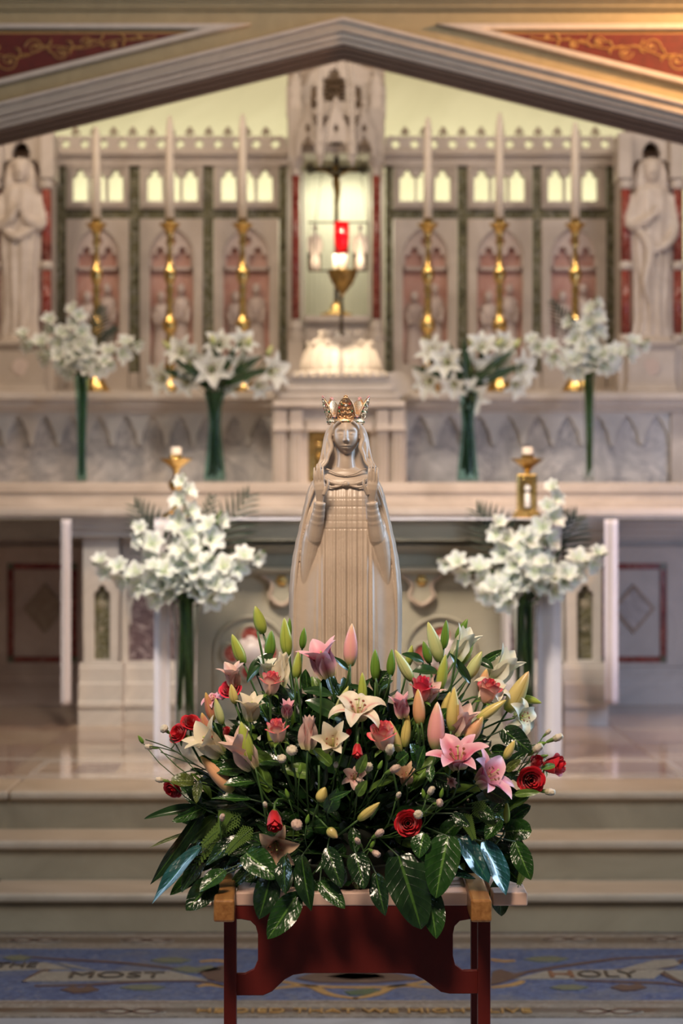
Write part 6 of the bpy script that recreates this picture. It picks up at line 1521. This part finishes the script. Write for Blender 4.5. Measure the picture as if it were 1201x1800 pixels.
LL(708, 1262, -.15, 1.0, .3, 48, P_pink, 'half open magenta lily left of the peach bud', 'half', .0, .2)
LL(745, 1235, .5, .85, .4, 48, P_blush, 'pale pink lily petals spreading beside the pink red rose', 'half', .03, .1)
LL(378, 1240, -.3, .9, .3, 34, P_pink, 'curled pink lily petals at the left edge', 'recurved', .05, .1)

def RR(x, y, ax, ay, az, size, m, label, kind='open', off=0.0, nm='rose', roll=0., **k):
    d = fd(x, y, off); s = size*d/F; v = Vector((ax, -az, ay)).normalized(); b = P(x, y, d)-v*s*.45
    return rose(b, b+v, s, m, label, kind, True, roll, nm, **k)
RR(476, 1203, .10, .95, .22, 40, R_coral, 'coral edged cream rose at the upper left of the bouquet', 'open', -.03)
RR(487, 1287, -.10, .95, .28, 41, R_coral, 'coral edged cream rose above two white carnations', 'open', -.05, roll=1.)
RR(404, 1210, -.15, .7, .7, 36, R_pinkred, 'crimson rose partly covered by curled lily petals at the left', 'full', .02)
RR(311, 1288, -.55, .45, .6, 34, R_red, 'lower of the two red roses at the far left', 'full', .0)
RR(336, 1268, .15, .75, .55, 34, R_red, 'upper of the two red roses at the far left', 'full', .02)
RR(674, 1297, -.15, .85, .40, 50, R_coral, 'loose coral rose right of the central cream lily', 'open', -.03, roll=.5)
RR(741, 1214, .1, .95, .2, 44, R_pinkred, 'pink red rose below the upper right buds', 'open', .0)
RR(858, 1217, .25, .95, .2, 42, R_bicolor, 'two-toned rose with crimson tips at the upper right', 'open', .0, roll=.3)
RR(934, 1372, .1, -.05, 1.0, 44, R_red, 'lowest red rose at the right edge', 'full', -.02)
RR(942, 1345, .15, .7, .6, 30, R_red, 'small red rosebud on top of the lowest right rose', 'bud', -.01)
RR(972, 1346, .9, .15, .4, 38, R_red, 'outermost red rose at the right edge', 'open', .0)
RR(302, 1389, -.35, -.45, .6, 32, R_red, 'single red rose under the round leaf at the left', 'full', .0)
RR(482, 1440, .05, -.75, .65, 36, R_red, 'red rosebud hanging down above the fading peach lily', 'bud', -.05)
RR(717, 1447, .0, .12, 1.0, 42, R_red, 'red rose facing the camera beside a white carnation', 'full', -.03)
RR(628, 1318, .0, -.9, .45, 24, R_red, 'small red rosebud hanging below the cream lily', 'bud', -.05)
RR(397, 1288, .2, .8, .4, 18, R_red, 'tiny red rosebud between the left lilies', 'bud', .03)
RR(612, 1290, .2, .8, .4, 14, R_red, 'tiny red rosebud behind the cream petals', 'bud', .04)

CARN = [
 (495, 1333, -.2, .5, .9, 17, 'left of the pair below the lower coral rose', 0, 1), (513, 1318, .1, .6, .9, 21, 'right of the pair below the lower coral rose', 0, 1),
 (648, 1349, .1, .5, .9, 15, 'small above a green leaf in the centre', 0, 0), (685, 1319, .1, .7, .7, 16, 'right under the loose coral rose', 0, 0),
 (693, 1352, .7, .4, .5, 14, 'pointing right below the coral rose', 1, 0), (629, 1479, -.4, .6, .5, 10, 'left bud of the lowest sprig', 1, 0),
 (660, 1500, .6, -.3, .7, 12, 'lowest bud of the lowest sprig', 1, 0), (666, 1465, .6, .5, .6, 13, 'upper bud of the lowest sprig', 1, 0),
 (757, 1391, .4, .8, .4, 12, 'upper one above the red rose at the right', 0, 0), (774, 1411, .9, .2, .4, 16, 'ragged one right of the upper bud', 1, 1),
 (735, 1432, .1, .0, 1., 17, 'round and flat touching the front red rose', 0, 1), (287, 1280, -.6, .6, .4, 17, 'beside the red roses at the far left', 0, 1),
 (262, 1313, -1, .15, .2, 10, 'on the tip of the left outermost sprig', 0, 0), (281, 1371, -1, .2, .2, 10, 'beside the single left rose', 0, 0),
 (965, 1392, .95, -.1, .3, 13, 'below the outermost right rose', 0, 0), (979, 1297, .9, .4, .2, 13, 'outermost at the right', 0, 0),
 (944, 1316, .6, .5, .4, 14, 'left of the outermost right one', 0, 0), (963, 1287, .6, .6, .2, 8, 'uppermost small at the right', 0, 0),
 (522, 1449, .3, .5, .8, 22, 'above the right petal of the peach lily', 1, 1), (390, 1438, .2, .8, .5, 10, 'alone in the dark ferns at the left', 1, 0),
 (632, 1370, .2, .8, .5, 12, 'next to the crumpled blush lily', 1, 1), (466, 1415, -.2, .8, .5, 8, 'tiny above the red rosebud', 0, 0),
 (700, 1398, .3, .7, .6, 9, 'tiny below the peach lily', 0, 0), (590, 1345, .1, .7, .7, 9, 'tiny under the central cream lily', 0, 0),
]
for (x, y, ax, ay, az, w, tail, c, op) in CARN:
    d = fd(x, y, -.045); v = Vector((ax, -az, ay)).normalized(); b = P(x, y, d)
    carnation(b-v*(w*.4*d/F), b+v, w*d/F, f'{["white", "blush"][c]} spray carnation {"bloom" if op else "bud"} {tail}', C_white if c == 0 else C_blush, bool(op))
# unopened green carnation buds
for k, (x, y, ax, ay, tail) in enumerate(((527, 1352, .1, 1, 'below the right white carnation'), (504, 1395, -.3, 1, 'in the dark middle left'), (744, 1395, -.2, 1, 'left of the right hand sprig'), (776, 1394, .2, 1, 'above the ragged carnation'), (655, 1483, .3, .6, 'on the lowest sprig'), (955, 1330, .9, .3, 'beside the outermost right rose'), (247, 1300, -.5, .8, 'uppermost on the left sprig'), (668, 1345, .4, 1, 'between two small white carnations'), (952, 1307, .9, .2, 'pointing right at the right edge'), (540, 1440, .2, 1, 'near the blush carnation'))):
    d = fd(x, y, -.03); b = P(x, y, d); v = Vector((ax, -.2, ay)).normalized()
    r_ = root('carnation_bud', (0, 0, 0), f'closed green carnation bud {tail}', 'flower bud'); orient(r_, b-v*.010, b+v*.010, 0, (.010, .010, .022)); link('calyx', cached(('bud', B_green.name), lambda: bud_mesh(B_green)), r_, True)
    stem_to(r_, b-v*.010, rad=.0011, adir=v)

# big leaves: base, tip, width px, material, shape, depth offset, label
GL = L_dark; 
LEAVES = [
 (432, 1500, 486, 1543, 46, L_mid, 'wide', -.06, .0, 'broad mid green leaf beside the left handle top'),
 (500, 1505, 500, 1572, 32, L_dark, 'oval', -.07, .5, 'shiny crinkled leaf with white highlights below the peach lily'),
 (530, 1505, 545, 1602, 36, L_dark, 'oval', -.08, .4, 'shiny pointed leaf hanging right of the crinkled leaf'),
 (524, 1570, 470, 1651, 44, L_mid, 'oval', -.08, -.2, 'long rounded leaf hanging lowest over the red panel'),
 (476, 1535, 456, 1616, 46, L_dark, 'oval', -.06, -.3, 'dark rounded leaf hanging right of the left handle'),
 (562, 1550, 606, 1596, 30, L_mid, 'oval', -.07, .0, 'small leaf over the board edge left of centre'),
 (378, 1545, 327, 1600, 42, L_dark, 'oval', -.03, -.3, 'dark folded leaf left of the left handle'),
 (352, 1488, 263, 1588, 34, L_teal, 'lance', .0, .4, 'long leaf with painted blue sheen at the lower left'),
 (356, 1425, 264, 1558, 27, L_dark, 'lance', .03, -.6, 'long dark leaf slanting to the lower left'),
 (355, 1418, 247, 1437, 15, L_lily, 'lance', .02, .2, 'long narrow lily leaf pointing left'),
 (333, 1463, 260, 1490, 8, L_olive, 'lance', .03, .2, 'thin dry leaf pointing lower left'),
 (395, 1530, 350, 1566, 30, L_mid, 'oval', -.04, .2, 'mid green leaf above the dark folded leaf'),
 (340, 1373, 300, 1372, 26, L_olive, 'round', -.01, .1, 'round olive rose leaf over the single left rose'),
 (350, 1372, 344, 1412, 17, L_olive, 'oval', .0, .2, 'olive rose leaf hanging at the left'),
 (787, 1470, 765, 1579, 56, L_mid, 'wide', -.08, .1, 'large glossy leaf with a bright midrib left of the right handle'),
 (700, 1505, 742, 1634, 70, L_dark, 'wide', -.085, -.05, 'largest crinkled glossy leaf hanging over the red panel'),
 (748, 1555, 769, 1650, 42, L_mid, 'oval', -.06, -.3, 'leaf hanging behind the largest crinkled leaf'),
 (660, 1535, 676, 1610, 32, L_dark, 'oval', -.07, .3, 'narrow dark leaf hanging left of the largest leaf'),
 (806, 1474, 862, 1550, 44, L_teal, 'oval', -.05, -.4, 'leaf with painted teal sheen beside the blue sheen leaf on the right'),
 (850, 1480, 893, 1573, 46, L_teal, 'oval', -.045, -.45, 'leaf with painted bright blue sheen over the right handle'),
 (874, 1545, 882, 1612, 34, L_mid, 'oval', .9, .0, 'green leaf hanging below the blue sheen leaf'),
 (888, 1462, 934, 1459, 38, L_mid, 'round', .0, .0, 'round green leaf at the right edge'),
 (905, 1480, 933, 1547, 34, L_mid, 'oval', .02, .2, 'green leaf at the lower right edge'),
 (745, 1465, 735, 1508, 34, L_mid, 'oval', -.05, .3, 'green leaf under the front red rose'),
 (796, 1430, 826, 1453, 18, L_dark, 'oval', -.05, .5, 'dull grey green leaf right of the front red rose'),
 (884, 1283, 934, 1322, 36, L_dark, 'wide', .0, .1, 'large dark leaf under the nodding white lily'),
 (843, 1168, 889, 1141, 15, L_mid, 'lance', .03, .1, 'pointed lily leaf beside the greenish white lily'),
 (768, 1182, 724, 1177, 24, L_lily, 'oval', .01, .3, 'dark lily leaf under the pale slanting bud'),
 (744, 1163, 706, 1147, 15, L_lily, 'oval', .03, .2, 'dark pointed leaf beside the robe edge'),
 (583, 1222, 531, 1211, 17, L_lily, 'oval', .03, .2, 'dark lily leaf left of the cream ribbed lily'),
 (600, 1262, 536, 1228, 32, L_lily, 'oval', .04, .1, 'broad dark leaf behind the cream ribbed lily'),
 (612, 1178, 583, 1151, 11, L_lily, 'lance', .04, .1, 'small leaf under the single pink bud'),
 (842, 1160, 868, 1175, 14, L_lily, 'lance', .02, .0, 'dark curved leaf at the right of the pale buds'),
 (826, 1200, 790, 1145, 14, L_lily, 'lance', .0, .0, 'dark arching leaf across the upper right buds'),
 (670, 1210, 690, 1195, 12, L_lily, 'lance', .04, .0, 'small leaf on the bare green bud stem'),
 (640, 1212, 606, 1204, 10, L_lily, 'lance', .05, .0, 'thin leaf before the lower robe'),
 (470, 1150, 430, 1200, 22, L_lily, 'oval', .05, .2, 'dark leaf under the left green buds'),
 (450, 1185, 478, 1148, 24, L_lily, 'oval', .05, .2, 'upright dark leaf among the left green buds'),
 (575, 1428, 594, 1385, 26, L_mid, 'lance', -.02, .4, 'curved leaf beside the short yellow bud'),
 (580, 1405, 617, 1390, 12, L_mid, 'lance', -.05, .3, 'arched bright leaf in the centre'),
 (628, 1398, 644, 1372, 18, L_fresh, 'oval', -.06, .0, 'fresh green leaf in the centre, lower one'),
 (630, 1358, 643, 1326, 18, L_fresh, 'oval', -.06, .0, 'fresh green leaf over the crumpled lily'),
 (735, 1335, 722, 1308, 26, L_mid, 'oval', -.05, .2, 'rounded leaf under the largest pink bud, left one'),
 (732, 1352, 745, 1310, 20, L_mid, 'oval', -.05, -.2, 'rounded leaf under the largest pink bud, right one'),
 (700, 1340, 716, 1325, 24, L_mid, 'round', -.04, .2, 'round leaf right of the small white carnation'),
 (757, 1345, 756, 1375, 16, L_mid, 'oval', -.04, .2, 'small leaf below the largest pink bud'),
 (905, 1397, 950, 1392, 14, L_fresh, 'lance', -.02, .0, 'long fresh leaf under the lowest right rose'),
 (975, 1345, 950, 1352, 12, L_fresh, 'lance', -.03, .0, 'fresh sepal leaf between the right roses'),
 (890, 1355, 915, 1335, 16, L_olive, 'oval', .0, .0, 'olive leaf left of the right roses'),
 (428, 1352, 372, 1352, 30, L_mid, 'oval', .0, .2, 'green leaf below the white left lily'),
 (450, 1372, 392, 1378, 24, L_mid, 'oval', .0, .3, 'green leaf under the blush left lily'),
 (440, 1405, 370, 1402, 16, L_mid, 'lance', -.01, .3, 'narrow shiny leaf below the slanting peach bud'),
 (470, 1490, 440, 1470, 22, L_dark, 'oval', -.03, .7, 'small leaf with a white highlight left of the peach lily'),
 (575, 1490, 600, 1560, 34, L_dark, 'oval', -.05, .2, 'dark leaf hanging above the board, left of centre'),
 (625, 1500, 640, 1562, 36, L_dark, 'wide', -.05, .1, 'dark broad leaf hanging above the board at centre'),
 (590, 1560, 606, 1528, 22, L_dark, 'oval', -.06, .6, 'small shiny leaf above the board'),
 (420, 1470, 360, 1520, 28, L_dark, 'oval', -.02, .2, 'dark leaf in the left ferns'),
 (880, 1440, 852, 1475, 28, L_mid, 'oval', -.03, .2, 'mid green leaf over the teal sheen leaf'),
 (842, 1420, 870, 1440, 22, L_mid, 'oval', -.02, .2, 'green leaf left of the round right leaf'),
 (850, 1385, 895, 1410, 26, L_mid, 'oval', .0, .3, 'green leaf below the right pink lily'),
]
for k, (x0, y0, x1, y1, w, m, shp, off, roll, lab) in enumerate(LEAVES):
    ya = (y0+y1)/2; d0 = 5.19+off*.3 if ya > 1540 else fd((x0+x1)/2, min(ya, 1500), off); d0 = max(d0, 5.13)
    d1 = d0-.02
    if ya > 1500: d0 = min(d0+.02, 5.245); d1 = min(d1, 5.215)
    if off > .5: d0 = d1 = 5.34
    leafthing(P(x0, y0, d0), P(x1, y1, d1), w*d0/F*1.08, m, lab, shp, 28 if m is not L_lily else 55, .22, roll, k % 5, 'foliage_leaf', True, .07 if m is L_dark else .04)
# dark leaves that close the lower corners above the board ends
for k, (x0, y0, x1, y1, w, lab) in enumerate(((395, 1475, 352, 1532, 34, 'dark leaf at the lower left, behind the folded leaf'), (420, 1490, 386, 1536, 34, 'dark leaf just behind the top of the left handle'), (372, 1470, 318, 1520, 30, 'dark leaf above the blue sheen leaf at the left'), (400, 1450, 338, 1488, 28, 'dark leaf under the lower left fern'),
        (428, 1462, 402, 1524, 32, 'dark leaf between the left fern and the handle'), (366, 1500, 318, 1566, 34, 'dark leaf right of the blue sheen leaf'), (350, 1530, 300, 1572, 26, 'dark leaf low beside the blue sheen leaf'),
        (845, 1470, 902, 1528, 40, 'dark leaf behind the blue sheen leaf at the right'), (862, 1500, 916, 1552, 36, 'dark leaf over the right board end'), (820, 1490, 846, 1532, 30, 'dark leaf just behind the top of the right handle'), (888, 1470, 926, 1512, 32, 'dark leaf below the round right leaf'))):
    d0 = 5.47; leafthing(P(x0, y0, d0), P(x1, y1, d0-.03 if y1 < 1540 else d0-.10), w*d0/F, L_dark if k % 3 else L_mid, lab, 'oval', 28, .22, (-.3, .1, .3)[k % 3], k % 5, 'foliage_leaf', True, .05)
# filler foliage: one bed with its leaves as parts, dark inner mass as stuff
bed = root('foliage_bed', FOAM, 'dense bed of dark green filler leaves between the flowers', 'foliage')
rs = random.Random(5); mats = [L_dark, L_mid, L_lily, L_dark, L_mid, L_lily, L_fresh]
shapes = ['oval', 'wide', 'lance', 'oval', 'oval', 'lance', 'oval']
cnt = 0
while cnt < 250:
    x = rs.uniform(265, 955); y = rs.uniform(1165, 1575)
    if ((x-618)/(285 if x > 618 else 275))**2+((y-1415)/(205 if y < 1415 else 155))**2 > 1: continue
    if y > 1530 and (x < 435 or x > 795): continue
    k = rs.randrange(7); w = rs.uniform(18, 34) if shapes[k] != 'lance' else rs.uniform(10, 16); ln = rs.uniform(38, 72); d = fd(x, y, rs.uniform(.05, .15))
    if y > 1500: d = max(d, 5.29)
    if y > 1490 and (x < 440 or x > 790): d = 5.52
    a = math.atan2(1450-y, x-612)+rs.uniform(-.9, .9); b = P(x, y, d); t = b+Vector((math.cos(a), -rs.uniform(-.3, .7), math.sin(a))).normalized()*ln*d/F
    me = cached(('leaf', mats[k].name, shapes[k], 40, .25, cnt % 4, .06), lambda: leaf_me(mats[k], shapes[k], 40, .25, .06, cnt % 4, 10, 4))
    o = link('leaf', me, bed, True); place_leaf(o, b, t, w*d/F, rs.uniform(-.9, .9)); o.matrix_basis = Matrix.Translation(-FOAM) @ o.matrix_basis; cnt += 1
g = G()
base_leaf = leaf_me(L_dark, 'oval', 40, .25, .06, 1, 5, 2); lv = [v.co.copy() for v in base_leaf.vertices]; lf = [tuple(p.vertices) for p in base_leaf.polygons]; luv = [(0.5, 0.2)]*len(lv)
for k in range(1300):
    while True:
        x = rs.uniform(290, 940); y = rs.uniform(1180, 1570)
        if ((x-618)/262)**2+((y-1420)/(195 if y < 1420 else 145))**2 < 1: break
    if y > 1530 and (x < 440 or x > 800): continue
    d = fd(x, y, rs.uniform(.10, .26)); d = max(d, 5.31 if y > 1490 else 0)
    b = P(x, y, d); L_ = rs.uniform(.04, .075); v = Vector((rs.uniform(-1, 1), rs.uniform(-.6, .3), rs.uniform(-.6, 1))).normalized()
    q = v.to_track_quat('Z', 'Y') @ Quaternion((0, 0, 1), rs.uniform(0, 6)); g.add([b+q @ Vector((c.x*.03, c.y*.032, c.z*L_)) for c in lv], lf, luv)
o = g.build('inner_leaves', L_dark, bed, True); tag(o, None, kind='stuff')
# fern sprays
def fern(b, t, w, lab, n=14):
    r_ = root('fern_spray', b, lab, 'fern'); path = bez(b, (b+t)/2+Vector((0, -.01, .01)), t, 16); vs, fs, uv = tube(path, .0009, 5); mk('fern_stem', vs, fs, M_stem, r_, True)
    g = G(); me = leaf_me(L_fern, 'lance', 10, .1, 0, 1, 3, 2); lv = [v.co.copy() for v in me.vertices]; lf = [tuple(p.vertices) for p in me.polygons]
    for k in range(n):
        tt = .1+.88*k/n; i = min(15, int(tt*16)); p = path[i]; tn = (path[i+1]-path[i]).normalized(); sd = tn.cross(Vector((0, 1, 0))).normalized(); ln = w*(1-tt*.75)
        for s in (-1, 1):
            ax = (sd*s+tn*.9).normalized(); 
            for q in range(4):
                pb = p+ax*ln*q/4
                for s2 in (-1, 1):
                    v = (ax+sd.cross(Vector((0, 1, 0)))*0+tn*.0+Vector((0, -.1, 0))+(ax.cross(Vector((0, 1, 0))))*s2*.8).normalized(); qq = v.to_track_quat('Z', 'Y'); g.add([pb+qq @ Vector((c.x*.002, c.y*.003, c.z*ln*.33)) for c in lv], lf)
    o = g.build('fronds', L_fern, r_, True); tag(o, None, kind='stuff')
for (x0, y0, x1, y1, w, lab) in ((410, 1440, 335, 1532, .030, 'light green fern spray at the lower left'), (425, 1430, 350, 1490, .028, 'fern spray above the lower left one'), (445, 1455, 395, 1505, .024, 'small fern spray near the peach lily'), (400, 1420, 385, 1470, .022, 'short fern spray in the dark left'),
        (830, 1410, 872, 1460, .026, 'fern spray at the right above the teal sheen leaf'), (812, 1430, 835, 1480, .022, 'fuzzy fern tip right of the red rose'), (930, 1510, 910, 1560, .020, 'dark fern tip at the right board end')):
    d = fd((x0+x1)/2, (y0+y1)/2, -.015); fern(P(x0, y0, d), P(x1, y1, d-.01), w, lab)
# bare twigs on the left
tw = root('carnation_twigs', FP(360, 1330), 'dark branching carnation twigs reaching left below the red roses', 'twig')
for pts in ([(375, 1360), (345, 1345), (310, 1322), (285, 1310), (255, 1300)], [(310, 1322), (275, 1313), (262, 1313)], [(345, 1345), (310, 1333), (282, 1322)], [(365, 1352), (335, 1355), (310, 1362)], [(300, 1317), (306, 1308), (298, 1300)]):
    g = G(); pp_ = smooth_path([P(x, y, fd(340, 1340, .01)) for x, y in pts], 4); g.add(*tube(pp_, .0014, 5)); g.build('twig', M_dstem, tw, True)
# upright lily stems seen between the flowers
us = root('stalk_cluster', FP(560, 1450), 'upright bare green lily stalks seen between the flowers', 'stalks')
for (x0, y0, x1, y1) in ((447, 1345, 470, 1460), (560, 1345, 556, 1440), (733, 1272, 736, 1330), (740, 1270, 745, 1335), (563, 1200, 560, 1300), (792, 1285, 785, 1400), (805, 1125, 782, 1260), (690, 1355, 700, 1420), (520, 1190, 530, 1290), (452, 1110, 470, 1220), (615, 1168, 600, 1230), (660, 1192, 664, 1250), (686, 1186, 672, 1240), (578, 1430, 600, 1395), (516, 1350, 520, 1400)):
    d = fd((x0+x1)/2, (y0+y1)/2, .0); vs, fs, uv = tube(bez(P(x0, y0, d), P((x0+x1)/2+4, (y0+y1)/2, d-.01), P(x1, y1, d+.05), 6), .0026, 6); mk('stem', vs, fs, M_stem, us, True, uv)
